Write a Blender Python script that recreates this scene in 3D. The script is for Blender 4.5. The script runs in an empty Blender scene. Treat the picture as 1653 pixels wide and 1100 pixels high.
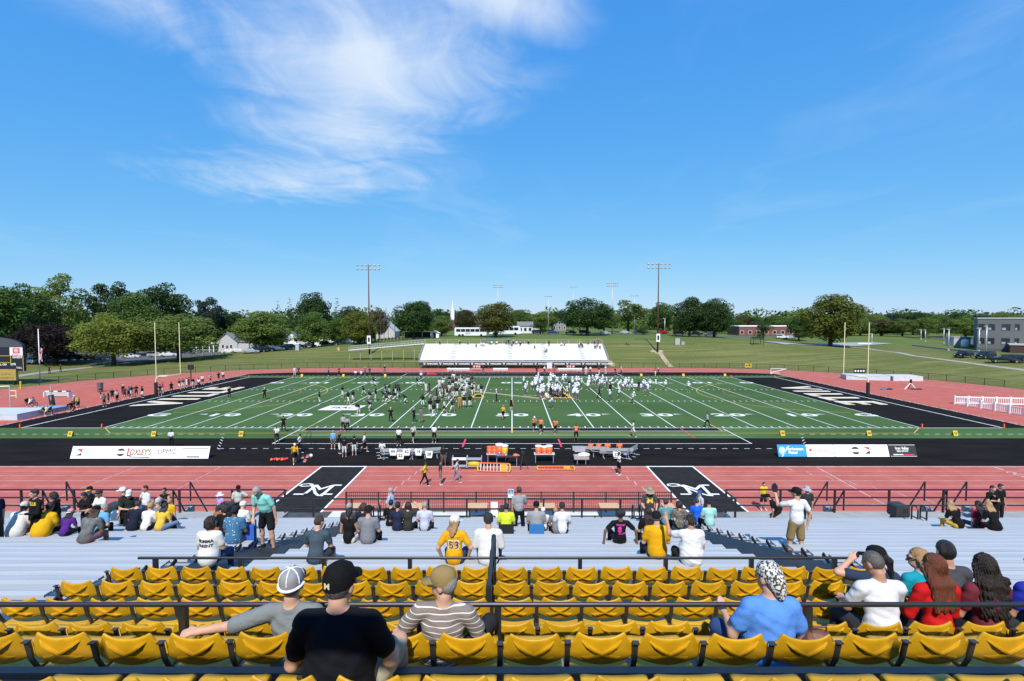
import bpy, bmesh, math, random
import numpy as np
from mathutils import Vector, Matrix
from mathutils.bvhtree import BVHTree
SC = bpy.context.scene
COL = SC.collection
rnd = random.Random(7)
R = math.radians

# ------------------------------------------------------------------ camera
CAM = Vector((0.0, -55.66, 12.16)); PITCH = R(2.45); FPX = 811.0
cd = bpy.data.cameras.new('camera'); cam = bpy.data.objects.new('camera', cd); COL.objects.link(cam)
cam.location = CAM; cam.rotation_euler = (R(90) - PITCH, 0, 0)
cd.sensor_width = 36; cd.lens = FPX / 1653 * 36; cd.clip_start = 0.1; cd.clip_end = 6000
SC.camera = cam

# ------------------------------------------------------------------ light
SUN_EL, SUN_AZ = 49.0, 4.0          # shadows run away from the camera, a touch to the right
sd = bpy.data.lights.new('sun', 'SUN'); sun = bpy.data.objects.new('sun', sd); COL.objects.link(sun)
sd.energy = 4.6; sd.angle = R(0.53); sd.color = (1.0, 0.955, 0.88)
_v = Vector((math.sin(R(SUN_AZ)) * math.cos(R(SUN_EL)), math.cos(R(SUN_AZ)) * math.cos(R(SUN_EL)), -math.sin(R(SUN_EL))))
sun.rotation_euler = _v.to_track_quat('-Z', 'Y').to_euler(); sun.location = (0, -90, 80)

W = bpy.data.worlds.new('World'); SC.world = W; W.use_nodes = True
def build_sky():
    nt = W.node_tree; N = nt.nodes; L = nt.links
    for n in list(N): N.remove(n)
    def nd(t, **k):
        n = N.new(t)
        for a, b in k.items(): setattr(n, a, b)
        return n
    def math_(op, a, b=None, c=None, clamp=False):
        n = nd('ShaderNodeMath', operation=op); n.use_clamp = clamp
        for i, q in enumerate((a, b, c)):
            if q is None: continue
            if isinstance(q, (int, float)): n.inputs[i].default_value = q
            else: L.new(q, n.inputs[i])
        return n.outputs[0]
    out = nd('ShaderNodeOutputWorld'); bg = nd('ShaderNodeBackground')
    bg.inputs[1].default_value = 0.122
    sky = nd('ShaderNodeTexSky', sky_type='NISHITA'); sky.sun_disc = False
    sky.sun_elevation = R(SUN_EL); sky.sun_rotation = R(180 + SUN_AZ)
    sky.air_density = 1.0; sky.dust_density = 0.0; sky.ozone_density = 1.5; sky.altitude = 100
    sr = nd('ShaderNodeSeparateColor'); L.new(sky.outputs[0], sr.inputs[0]); hs = nd('ShaderNodeCombineColor')
    for i, (a_, g_) in enumerate(((.42, .90), (1.58, .478), (4.55, .147))): L.new(math_('MULTIPLY', math_('POWER', sr.outputs[i], g_), a_), hs.inputs[i])   # film response of the blue sky
    tc = nd('ShaderNodeTexCoord'); sp = nd('ShaderNodeSeparateXYZ'); L.new(tc.outputs['Generated'], sp.inputs[0])
    z = math_('MAXIMUM', sp.outputs[2], 0.03)
    u = math_('DIVIDE', sp.outputs[0], z); w = math_('DIVIDE', sp.outputs[1], z)
    def ell(cu, cw, ru, rw, ang=0.0):
        du = math_('SUBTRACT', u, cu); dw = math_('SUBTRACT', w, cw)
        c, s = math.cos(ang), math.sin(ang)
        a = math_('ADD', math_('MULTIPLY', du, c), math_('MULTIPLY', dw, s))
        b = math_('SUBTRACT', math_('MULTIPLY', dw, c), math_('MULTIPLY', du, s))
        a = math_('DIVIDE', a, ru); b = math_('DIVIDE', b, rw)
        r = math_('SQRT', math_('ADD', math_('MULTIPLY', a, a), math_('MULTIPLY', b, b)))
        return math_('SUBTRACT', 1.0, r, clamp=True)
    cv = nd('ShaderNodeCombineXYZ'); L.new(u, cv.inputs[0]); L.new(w, cv.inputs[1])
    # large warp so the streaks feather out
    wn = nd('ShaderNodeTexNoise'); wn.inputs['Scale'].default_value = 0.9; wn.inputs['Detail'].default_value = 2
    L.new(cv.outputs[0], wn.inputs['Vector'])
    vm = nd('ShaderNodeVectorMath', operation='MULTIPLY_ADD'); L.new(wn.outputs['Color'], vm.inputs[0])
    vm.inputs[1].default_value = (1.1, 1.1, 0); L.new(cv.outputs[0], vm.inputs[2])
    def streak(ang, sx, sy, det=9, rough=0.62):
        mp = nd('ShaderNodeMapping'); mp.inputs['Rotation'].default_value = (0, 0, ang); mp.inputs['Scale'].default_value = (sx, sy, 1)
        L.new(vm.outputs[0], mp.inputs['Vector'])
        n = nd('ShaderNodeTexNoise'); n.inputs['Scale'].default_value = 1.0; n.inputs['Detail'].default_value = det
        n.inputs['Roughness'].default_value = rough; n.inputs['Distortion'].default_value = 0.35
        L.new(mp.outputs[0], n.inputs['Vector'])
        return n.outputs[0]
    s1 = streak(R(50), 3.4, 1.15); s2 = streak(R(-40), 1.3, 3.6)
    m1 = ell(-0.58, 2.05, 0.90, 0.95, R(20)); m2 = ell(-0.02, 1.62, 0.55, 0.30, R(35)); m3 = ell(-1.45, 3.65, 1.7, 1.15, R(-14)); m5 = ell(-.85, 2.75, .85, 1.0, R(25)); m4 = ell(-1.15, 1.65, 0.55, 0.55)
    body = math_('MAXIMUM', math_('MULTIPLY', m1, 1.1), math_('MAXIMUM', math_('MULTIPLY', m2, 1.0), math_('MAXIMUM', math_('MAXIMUM', math_('MULTIPLY', m3, 0.78), math_('MULTIPLY', m5, .92)), math_('MULTIPLY', m4, 0.65))))
    tex = math_('ADD', math_('MULTIPLY', s1, 0.6), math_('MULTIPLY', s2, 0.4))
    dens = math_('ADD', math_('MULTIPLY', body, 1.25), math_('MULTIPLY', math_('SUBTRACT', tex, 0.5), 2.1))
    mr = nd('ShaderNodeMapRange', interpolation_type='SMOOTHSTEP'); L.new(dens, mr.inputs[0])
    mr.inputs[1].default_value = 0.10; mr.inputs[2].default_value = 1.55; mr.inputs[3].default_value = 0; mr.inputs[4].default_value = 0.80
    gate = math_('MULTIPLY', body, 3.0, clamp=True)
    c1 = math_('MULTIPLY', mr.outputs[0], gate)
    # thin veil over the whole sky
    vr = nd('ShaderNodeMapRange', interpolation_type='SMOOTHSTEP'); L.new(streak(R(62), 0.55, 0.22, 6), vr.inputs[0])
    vr.inputs[1].default_value = 0.48; vr.inputs[2].default_value = 0.85; vr.inputs[3].default_value = 0; vr.inputs[4].default_value = 0.30
    cl = math_('MAXIMUM', c1, vr.outputs[0])
    up = nd('ShaderNodeMapRange'); L.new(sp.outputs[2], up.inputs[0]); up.inputs[1].default_value = 0.06; up.inputs[2].default_value = 0.2
    cl = math_('MULTIPLY', cl, up.outputs[0])
    mx = nd('ShaderNodeMix', data_type='RGBA'); L.new(cl, mx.inputs[0]); L.new(hs.outputs[0], mx.inputs[6]); mx.inputs[7].default_value = (5.6, 6.1, 6.6, 1)
    L.new(mx.outputs[2], bg.inputs[0]); L.new(bg.outputs[0], out.inputs[0])
build_sky()
SC.view_settings.view_transform = 'Standard'; SC.view_settings.look = 'None'
SC.view_settings.exposure = 0.35; SC.view_settings.gamma = 1.0; SC.view_settings.use_curve_mapping = False
SC.cycles.max_bounces = 6; SC.cycles.transparent_max_bounces = 8

# ------------------------------------------------------------------ layout helpers
_c, _s = math.cos(PITCH), math.sin(PITCH)
def ray(px, py):
    a, b = (px - 826.5) / FPX, (550 - py) / FPX
    return Vector((a, _c + b * _s, -_s + b * _c))
def gp(px, py, z=0.0):
    """the place on the level z whose picture position was read off the photograph"""
    r = ray(px, py); t = (z - CAM.z) / r.z
    return CAM + r * t
def at(px, py, d):
    """the place at the distance d in front of the camera"""
    r = ray(px, py); return CAM + r * (d / r.y)
def xat(px, d, z):
    """sideways position for a distance d and a height z"""
    dep = d * _c - (z - CAM.z) * _s
    return (px - 826.5) * dep / FPX
def Y(d): return d + CAM.y

# ------------------------------------------------------------------ materials
MATS = {}
def mat(name, col, rough=0.6, metal=0.0, var=0.0, vscale=8.0, bump=0.0, bscale=60.0, spec=None, col2=None, stretch=None, emit=None, alpha=None):
    if name in MATS: return MATS[name]
    m = bpy.data.materials.new(name); m.use_nodes = True; nt = m.node_tree; N = nt.nodes; L = nt.links
    b = N['Principled BSDF']
    b.inputs['Base Color'].default_value = (*col, 1); b.inputs['Roughness'].default_value = rough; b.inputs['Metallic'].default_value = metal
    if spec is not None: b.inputs['Specular IOR Level'].default_value = spec
    if emit: b.inputs['Emission Color'].default_value = (*emit[0], 1); b.inputs['Emission Strength'].default_value = emit[1]
    if var or bump:
        tc = N.new('ShaderNodeTexCoord'); mp = N.new('ShaderNodeMapping'); L.new(tc.outputs['Object'], mp.inputs[0])
        if stretch: mp.inputs['Scale'].default_value = stretch
    if var:
        n = N.new('ShaderNodeTexNoise'); n.inputs['Scale'].default_value = vscale; n.inputs['Detail'].default_value = 5
        L.new(mp.outputs[0], n.inputs['Vector'])
        mr = N.new('ShaderNodeMapRange'); L.new(n.outputs[0], mr.inputs[0]); mr.inputs[1].default_value = .3; mr.inputs[2].default_value = .7
        mx = N.new('ShaderNodeMix'); mx.data_type = 'RGBA'; L.new(mr.outputs[0], mx.inputs[0])
        c2 = col2 or tuple(min(1, q * (1 + var)) for q in col); c1 = col if col2 else tuple(q * (1 - var) for q in col)
        mx.inputs[6].default_value = (*c1, 1); mx.inputs[7].default_value = (*c2, 1); L.new(mx.outputs[2], b.inputs['Base Color'])
    if bump:
        n2 = N.new('ShaderNodeTexNoise'); n2.inputs['Scale'].default_value = bscale; n2.inputs['Detail'].default_value = 4
        L.new(mp.outputs[0], n2.inputs['Vector'])
        bp = N.new('ShaderNodeBump'); bp.inputs['Strength'].default_value = bump; bp.inputs['Distance'].default_value = 0.02
        L.new(n2.outputs[0], bp.inputs['Height']); L.new(bp.outputs[0], b.inputs['Normal'])
    MATS[name] = m
    return m
def srgb(r, g, b, k=1.0):
    f = lambda c: (c / 255 / 12.92 if c / 255 <= .04045 else ((c / 255 + .055) / 1.055) ** 2.4) * k
    return (f(r), f(g), f(b))
_clo = {}
def cloth(r, g, b, k=0.8):
    key = 'cloth_%d_%d_%d' % (r, g, b)
    return mat(key, srgb(r, g, b, k), 0.85, 0, .07, 9, .35, 22, spec=.2)
SKIN = [mat('skin_a', (.50, .29, .20), .55, 0, .08, 14, spec=.35), mat('skin_b', (.40, .21, .14), .55, 0, .08, 14, spec=.35), mat('skin_c', (.17, .085, .05), .5, 0, .08, 14, spec=.35), mat('skin_d', (.075, .036, .022), .5, 0, .08, 14, spec=.35)]
WHITE = mat('white_paint', (.80, .80, .79), .5, 0, .04, 3)
BLACKM = mat('black_steel', (.018, .018, .020), .42, 0, .2, 5, spec=.5)
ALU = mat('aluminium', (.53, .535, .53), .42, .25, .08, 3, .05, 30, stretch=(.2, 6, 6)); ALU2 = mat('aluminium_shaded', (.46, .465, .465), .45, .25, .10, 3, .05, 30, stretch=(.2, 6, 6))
ALUD = mat('aluminium_dull', (.42, .44, .46), .5, .4, .1, 3)
DARK = mat('dark_void', (.012, .012, .013), .8)
HAIR = {'black': mat('hair_black', (.010, .009, .009), .45, 0, .3, 40, .6, 90, stretch=(6, 6, .6)), 'brown': mat('hair_brown', (.045, .022, .012), .45, 0, .35, 40, .6, 90, stretch=(6, 6, .6)),
        'dkbrown': mat('hair_dark_brown', (.020, .011, .008), .42, 0, .35, 40, .6, 90, stretch=(6, 6, .6)),
        'red': mat('hair_auburn', (.13, .035, .014), .4, 0, .4, 40, .6, 90, stretch=(6, 6, .6)), 'blond': mat('hair_blond', (.36, .22, .10), .45, 0, .35, 40, .6, 90, stretch=(6, 6, .6)),
        'grey': mat('hair_grey', (.30, .29, .27), .5, 0, .3, 40, .6, 90, stretch=(6, 6, .6)), 'salt': mat('hair_salt', (.085, .078, .072), .5, 0, .4, 60, .6, 90)}

# ------------------------------------------------------------------ mesh helpers
class MB:
    def __init__(s): s.v = []; s.f = []; s.mi = []; s.cur = 0
    def add(s, vs, fs):
        o = len(s.v); s.v += [tuple(q) for q in vs]; s.f += [tuple(i + o for i in f) for f in fs]; s.mi += [s.cur] * len(fs); return s
    def box(s, x0, x1, y0, y1, z0, z1):
        return s.add([(x0, y0, z0), (x1, y0, z0), (x1, y1, z0), (x0, y1, z0), (x0, y0, z1), (x1, y0, z1), (x1, y1, z1), (x0, y1, z1)],
                     [(3, 2, 1, 0), (4, 5, 6, 7), (0, 1, 5, 4), (1, 2, 6, 5), (2, 3, 7, 6), (3, 0, 4, 7)])
    def bar(s, a, b, w, h=None, up=(0, 0, 1)):
        a, b = Vector(a), Vector(b); h = h or w; d = (b - a).normalized(); up = Vector(up)
        if abs(d.dot(up)) > .98: up = Vector((0, 1, 0))
        x = d.cross(up).normalized() * (w / 2); z = x.cross(d).normalized() * (h / 2)
        vs = [p + i * x + j * z for p in (a, b) for i, j in ((-1, -1), (1, -1), (1, 1), (-1, 1))]
        return s.add(vs, [(3, 2, 1, 0), (4, 5, 6, 7), (0, 1, 5, 4), (1, 2, 6, 5), (2, 3, 7, 6), (3, 0, 4, 7)])
    def tube(s, pts, r, n=8, cap=True):
        pts = [Vector(p) for p in pts]; rs = r if isinstance(r, (list, tuple)) else [r] * len(pts)
        rings = []; prev = None
        for i, p in enumerate(pts):
            d = (pts[min(i + 1, len(pts) - 1)] - pts[max(i - 1, 0)]).normalized()
            if prev is None:
                a = d.orthogonal().normalized()
            else:
                a = (prev - d * prev.dot(d)).normalized()
            prev = a; b = d.cross(a)
            rings.append([p + (a * math.cos(2 * math.pi * k / n) + b * math.sin(2 * math.pi * k / n)) * rs[i] for k in range(n)])
        vs = [q for g in rings for q in g]; fs = []
        for i in range(len(pts) - 1):
            for k in range(n):
                k2 = (k + 1) % n; fs.append((i * n + k, i * n + k2, (i + 1) * n + k2, (i + 1) * n + k))
        if cap: fs.append(tuple(range(n - 1, -1, -1))); fs.append(tuple(range((len(pts) - 1) * n, len(pts) * n)))
        return s.add(vs, fs)
    def lathe(s, prof, n=16, c=(0, 0, 0), sx=1, sy=1):
        vs = []; fs = []
        for r, z in prof:
            for k in range(n):
                a = 2 * math.pi * k / n; vs.append((c[0] + r * sx * math.cos(a), c[1] + r * sy * math.sin(a), c[2] + z))
        for i in range(len(prof) - 1):
            for k in range(n):
                k2 = (k + 1) % n; fs.append((i * n + k, i * n + k2, (i + 1) * n + k2, (i + 1) * n + k))
        fs.append(tuple(range(n - 1, -1, -1))); fs.append(tuple(range((len(prof) - 1) * n, len(prof) * n)))
        return s.add(vs, fs)
    def prism(s, poly, ext, origin=(0, 0, 0), ux=(1, 0, 0), uy=(0, 0, 1), un=(0, 1, 0)):
        o, ux, uy, un = Vector(origin), Vector(ux), Vector(uy), Vector(un); n = len(poly)
        a = [o + ux * p[0] + uy * p[1] for p in poly]; b = [q + un * ext for q in a]
        return s.add(a + b, [tuple(range(n)), tuple(range(2 * n - 1, n - 1, -1))] + [(i, i + n, (i + 1) % n + n, (i + 1) % n) for i in range(n)])
    def sheet(s, poly, z): return s.add([(p[0], p[1], z) for p in poly], [tuple(range(len(poly)))])
    def mesh(s, name, mats, smooth=False):
        me = bpy.data.meshes.new(name); me.from_pydata(s.v, [], s.f)
        for m in (mats if isinstance(mats, (list, tuple)) else [mats]): me.materials.append(m)
        if any(s.mi): me.polygons.foreach_set('material_index', s.mi)
        if smooth: me.polygons.foreach_set('use_smooth', [True] * len(me.polygons))
        me.update()
        bm = bmesh.new(); bm.from_mesh(me); bmesh.ops.recalc_face_normals(bm, faces=bm.faces); bm.to_mesh(me); bm.free()
        return me
    def build(s, name, mats, parent=None, smooth=False, loc=None):
        o = bpy.data.objects.new(name, s.mesh(name, mats, smooth)); COL.objects.link(o)
        if parent is not None: o.parent = parent
        if loc is not None: o.location = loc
        return o
def tag(o, label=None, cat=None, group=None, kind=None):
    if label: o['label'] = label
    if cat: o['category'] = cat
    if group: o['group'] = group
    if kind: o['kind'] = kind
    return o
def thing(name, label, cat, loc=(0, 0, 0), rz=0.0, group=None):
    o = bpy.data.objects.new(name, None); COL.objects.link(o); o.location = loc; o.rotation_euler = (0, 0, rz); o.empty_display_size = .2
    return tag(o, label, cat, group)
def copy_tree(o, parent=None):
    c = o.copy(); COL.objects.link(c); c.parent = parent
    for ch in list(o.children): copy_tree(ch, c)
    return c
def dup(o, loc, rz=0.0, label=None, scale=None):
    c = copy_tree(o); c.location = loc; c.rotation_euler = (0, 0, rz)
    if label: c['label'] = label
    if scale: c.scale = (scale,) * 3 if not isinstance(scale, (tuple, list)) else scale
    return c
def obj_from(name, me, parent=None, loc=None):
    o = bpy.data.objects.new(name, me); COL.objects.link(o)
    if parent is not None: o.parent = parent
    if loc is not None: o.location = loc
    return o
def struct(o): o['kind'] = 'structure'; return o
def text_mesh(txt, size, bold=False, shear=0.0, wx=1.0, align='CENTER', spacing=1.0):
    cu = bpy.data.curves.new('t', 'FONT'); cu.body = txt; cu.size = size; cu.align_x = align; cu.align_y = 'CENTER'; cu.shear = shear; cu.resolution_u = 3
    cu.space_character = spacing
    if bold: cu.offset = size * .025
    ob = bpy.data.objects.new('t', cu); me = bpy.data.meshes.new_from_object(ob)
    vs = [(v.co.x * wx, v.co.y) for v in me.vertices]; fs = [tuple(p.vertices) for p in me.polygons]
    bpy.data.objects.remove(ob); bpy.data.meshes.remove(me)
    return vs, fs
def lettering(mb, txt, size, origin, ux, uy, **k):
    vs, fs = text_mesh(txt, size, **k); o, ux, uy = Vector(origin), Vector(ux), Vector(uy)
    mb.add([o + ux * a + uy * b for a, b in vs], fs); return mb
ORD = ['first', 'second', 'third', 'fourth', 'fifth', 'sixth', 'seventh', 'eighth', 'ninth', 'tenth', 'eleventh', 'twelfth', 'thirteenth', 'fourteenth', 'fifteenth', 'sixteenth', 'seventeenth', 'eighteenth', 'nineteenth', 'twentieth', 'twenty-first', 'twenty-second', 'twenty-third', 'twenty-fourth', 'twenty-fifth', 'twenty-sixth', 'twenty-seventh', 'twenty-eighth', 'twenty-ninth', 'thirtieth']
# ------------------------------------------------------------------ terrain
OY, OHX = 22.2, 42.2       # centre line and half length of the running track's straights
_hx = [-900, -300, -110, -95, -75, -50, -30, 0, 60, 85, 105, 130, 300, 900]
_hz = [1, 1, .7, .9, 2.1, 4.2, 5.4, 6.0, 6.0, 4.3, 3.0, 2.7, 2.6, 2.6]
def tz(x, y):
    dx = max(abs(x) - OHX, 0.0); s = math.hypot(dx, y - OY) - 48.3
    if s < 0.6: return -0.06
    t = min(1.0, max(0.0, (s - 1.0) / 38.0)); q = t * t * (3 - 2 * t)
    k = min(1.0, max(0.0, (y + 5) / 25.0))
    z = np.interp(x, _hx, _hz) * (0.6 * t + 0.4 * q) * k
    z += min(1, max(0, (x - 60) / 40)) * min(1, max(0, (y - 95) / 60)) * 1.5
    z += 0.12 * math.sin(x * .11 + y * .05) * t + .08 * math.sin(x * .31 - y * .17) * t
    return float(z) - 0.02
def build_terrain():
    xs = sorted(set([-3000, -1800, -1100, -700, -480, -360, -280] + [round(-220 + 3.4 * i, 2) for i in range(130)] + [280, 360, 480, 700, 1100, 1800, 3000]))
    ys = sorted(set([-400, -200, -120] + [round(-80 + 3.4 * i, 2) for i in range(104)] + [300, 360, 450, 600, 900, 1400, 2200, 3500]))
    vs = [(x, y, tz(x, y)) for y in ys for x in xs]; n = len(xs)
    fs = [(j * n + i, j * n + i + 1, (j + 1) * n + i + 1, (j + 1) * n + i) for j in range(len(ys) - 1) for i in range(n - 1)]
    m = bpy.data.materials.new('mown_grass'); m.use_nodes = True; nt = m.node_tree; N = nt.nodes; L = nt.links; b = N['Principled BSDF']
    b.inputs['Roughness'].default_value = .95; b.inputs['Specular IOR Level'].default_value = .1
    tc = N.new('ShaderNodeTexCoord')
    def noise(scale, st=(1, 1, 1), det=6):
        mp = N.new('ShaderNodeMapping'); mp.inputs['Scale'].default_value = st; L.new(tc.outputs['Object'], mp.inputs[0])
        q = N.new('ShaderNodeTexNoise'); q.inputs['Scale'].default_value = scale; q.inputs['Detail'].default_value = det; L.new(mp.outputs[0], q.inputs['Vector']); return q.outputs[0]
    def ramp(f, a, b_):
        r = N.new('ShaderNodeMapRange'); L.new(f, r.inputs[0]); r.inputs[1].default_value = a; r.inputs[2].default_value = b_; return r.outputs[0]
    def mix(f, a, b_):
        q = N.new('ShaderNodeMix'); q.data_type = 'RGBA'; L.new(f, q.inputs[0])
        for i, c in ((6, a), (7, b_)):
            if isinstance(c, tuple): q.inputs[i].default_value = (*c, 1)
            else: L.new(c, q.inputs[i])
        return q.outputs[2]
    c = mix(ramp(noise(.055), .35, .68), (.100, .118, .027), (.20, .176, .062))
    c = mix(ramp(noise(.55, (.045, 1.0, 1), 3), .36, .64), c, (.072, .094, .023))
    c = mix(ramp(noise(.9, (.05, 1.0, 1), 3), .52, .72), c, (.235, .21, .085))      # mower passes along the bank
    c = mix(ramp(noise(.6), .60, .78), c, (.25, .21, .095))                          # dry tufts
    sy = N.new('ShaderNodeSeparateXYZ'); L.new(tc.outputs['Object'], sy.inputs[0]); ad = N.new('ShaderNodeMath'); ad.operation = 'MULTIPLY_ADD'; L.new(noise(.12), ad.inputs[0]); ad.inputs[1].default_value = 10; L.new(sy.outputs[1], ad.inputs[2])
    c = mix(ramp(ad.outputs[0], 106, 112), c, mix(ramp(noise(.09), .35, .65), (.070, .115, .026), (.105, .145, .036)))     # greener mown lawn above the bank
    c2 = mix(ramp(noise(4.0), .3, .7), (.07, .10, .025), (.21, .22, .075))
    q = N.new('ShaderNodeMix'); q.data_type = 'RGBA'; q.inputs[0].default_value = .35; L.new(c, q.inputs[6]); L.new(c2, q.inputs[7]); L.new(q.outputs[2], b.inputs['Base Color'])
    bp = N.new('ShaderNodeBump'); bp.inputs['Strength'].default_value = .8; bp.inputs['Distance'].default_value = .15; L.new(noise(5.0), bp.inputs['Height']); L.new(bp.outputs[0], b.inputs['Normal'])
    mb = MB(); mb.add(vs, fs); o = mb.build('terrain', m, smooth=True); struct(o)
build_terrain()
def drape(name, pts, width, m, off=.05, step=3.0, parent=None):
    P = []
    for a, b in zip(pts[:-1], pts[1:]):
        a, b = Vector(a), Vector(b); k = max(1, int((b - a).length / step))
        P += [a.lerp(b, i / k) for i in range(k)]
    P.append(Vector(pts[-1])); vs = []; fs = []
    for i, p in enumerate(P):
        d = (P[min(i + 1, len(P) - 1)] - P[max(i - 1, 0)]).normalized(); n = Vector((-d.y, d.x))
        for k in range(4):
            q = p + n * (width * (k / 3 - .5)); vs.append((q.x, q.y, tz(q.x, q.y) + off))
    for i in range(len(P) - 1):
        for k in range(3): fs.append((i * 4 + k, i * 4 + k + 1, i * 4 + k + 5, i * 4 + k + 4))
    mb = MB(); mb.add(vs, fs); return mb.build(name, m, parent)

# ------------------------------------------------------------------ running track
RED = mat('track_red', (.385, .098, .076), .9, 0, .10, .6, .25, 90, spec=.1, col2=(.455, .134, .104))
BLK = mat('apron_black', (.0085, .0075, .0068), .95, 0, .35, .8, .5, 40, spec=.05, col2=(.017, .0152, .0138), stretch=(.25, 1, 1))
LINE = mat('line_white', (.78, .78, .78), .7, 0, .10, 1.5)
def oval(r, n=40, cx=OHX):
    return [(cx + r * math.cos(a), OY + r * math.sin(a)) for a in [R(-90 + 180 * i / n) for i in range(n + 1)]] + [(-cx + r * math.cos(a), OY + r * math.sin(a)) for a in [R(90 + 180 * i / n) for i in range(n + 1)]]
track = struct(MB().sheet(oval(46.7, 60), 0.0).build('running_track', RED))
def strip_loop(mb, pts, w, z, closed=True):
    n = len(pts); vs = []
    for i in range(n):
        a, b = Vector(pts[(i - 1) % n] if closed or i else pts[0]), Vector(pts[(i + 1) % n] if closed or i < n - 1 else pts[-1])
        d = (b - a).normalized(); nn = Vector((-d.y, d.x)) * (w / 2); p = Vector(pts[i]); vs += [(p.x + nn.x, p.y + nn.y, z), (p.x - nn.x, p.y - nn.y, z)]
    fs = [(2 * i, 2 * i + 1, 2 * ((i + 1) % n) + 1, 2 * ((i + 1) % n)) for i in range(n if closed else n - 1)]
    mb.add(vs, fs)
INR = 36.9
LANEL = mat('lane_line_white', (.52, .37, .34), .8, 0, .30, 1.5)
for k in range(9):
    mb = MB(); strip_loop(mb, oval(INR + .05 + k * 1.2, 48), .06 if k else .14, .006); mb.build('lane_line', LANEL, track)
mb = MB()
for k in range(8):                                  # staggered start ticks
    y = OY - INR - .6 - k * 1.2
    for x in (-7.4 - .25 * k, 8.2 + .3 * k, -24, -31, 22.5 + .9 * k): mb.add([(x, y - .45, .007), (x + .07, y - .45, .007), (x + .09, y + .45, .007), (x + .02, y + .45, .007)], [(0, 1, 2, 3)])
mb.add([(25.0, OY - INR, .0075), (25.1, OY - INR, .0075), (24.4, OY - INR - 9.7, .0075), (24.3, OY - INR - 9.7, .0075)], [(0, 1, 2, 3)])
for x in (41.2, 43.0): mb.add([(x, OY - INR, .0075), (x + .06, OY - INR, .0075), (x + .06, OY - INR - 9.7, .0075), (x, OY - INR - 9.7, .0075)], [(0, 1, 2, 3)])
mb.build('start_marks', LANEL, track)
mb = MB()
for k in range(8): lettering(mb, str(k + 1), 1.15, (39.6, OY - INR - .62 - k * 1.2, .0085), (1.5, 0, 0), (0, .85, 0), bold=True)
mb.build('lane_number', LANEL, track)

# black apron round the pitch
def ylim(x, r=INR - .05):
    dx = max(abs(x) - OHX, 0); h = math.sqrt(max(r * r - dx * dx, 0)); return OY - h, OY + h
xs = [-58.2 + 116.4 * i / 60 for i in range(61)]
apron = struct(MB().sheet([(x, max(-14.55, ylim(x)[0])) for x in xs] + [(x, min(58.6, ylim(x)[1])) for x in reversed(xs)], .004).build('pitch_apron', BLK))
curb = MB()
for sx in (-1, 1):
    y = -9.0
    while y < 53:
        curb.box(sx * 58.2 - .09, sx * 58.2 + .09, y, y + 1.0, .005, .06); y += 1.55
curb.build('dashed_curb', mat('curb_grey', (.45, .44, .42), .8, 0, .2, 2), apron)

# ------------------------------------------------------------------ football field
TURF = mat('turf_green', (.049, .096, .032), .95, 0, .18, .12, .6, 120, spec=.05, col2=(.074, .136, .047), stretch=(.5, 1, 1))
field = struct(MB().sheet([(-58.0, -4.9), (58.0, -4.9), (58.0, 51.6), (-58.0, 51.6)], .008).build('football_field', TURF))
GL, FW = 45.72, 48.77
NAVY = mat('strip_navy', (.011, .010, .011), .95, 0, .3, 1, spec=.1)
YEL = mat('line_yellow', (.62, .40, .06), .7); ORG = mat('line_orange', (.42, .12, .045), .7); REDL = mat('line_red', (.65, .05, .07), .7)
for sx in (-1, 1):
    mb = MB(); mb.sheet([(sx * GL, 0), (sx * 58.1, 0), (sx * 58.1, FW), (sx * GL, FW)], .012); mb.build('end_zone', BLK, field)
def rect(mb, x0, y0, x1, y1, z): mb.add([(x0, y0, z), (x1, y0, z), (x1, y1, z), (x0, y1, z)], [(0, 1, 2, 3)])
for i in range(21):
    x = (i - 10) * 4.572; mb = MB(); rect(mb, x - .055, 0, x + .055, FW, .017); mb.build('yard_line', LINE, field)
for y in (-.05, FW): mb = MB(); rect(mb, -54.86, y - .06, 54.86, y + .06, .017); mb.build('sideline', LINE, field)
for sx in (-1, 1): mb = MB(); rect(mb, sx * 54.86 - .09, 0, sx * 54.86 + .09, FW, .018); mb.build('end_line', LINE, field)
mb = MB()
for i in range(-50, 51):
    if i % 5 == 0: continue
    x = i * .9144
    for y0 in (.12, FW - .75, 18.0, 30.2): rect(mb, x - .06, y0, x + .06, y0 + .62, .0165)
tag(mb.build('hash_marks', LINE, field), kind='stuff')
for i in range(-4, 5):
    n = str(50 - abs(i) * 10); x = i * 9.144
    for yy, f in ((7.5, 1), (39.9, -1)):
        mb = MB()
        for j, ch in enumerate(n): lettering(mb, ch, 2.5, (x + f * (j - .5) * 2.3, yy, .019), (1.55 * f, 0, 0), (0, .92 * f, 0), bold=True)
        if i:
            sgn = 1 if i > 0 else -1; a = x + sgn * 2.35; mb.add([(a, yy + f * .75, .019), (a, yy + f * .35, .019), (a + sgn * 1.2, yy + f * .6, .019)], [(0, 1, 2)])
        mb.build('yard_number', LINE, field)
for sx in (-1, 1):
    for yy, f in ((7.5, 1), (39.9, -1)): mb = MB(); lettering(mb, 'G', 2.5, (sx * (GL - .9), yy, .019), (1.5 * f, 0, 0), (0, .92 * f, 0), bold=True); mb.build('yard_number', LINE, field)
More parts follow.
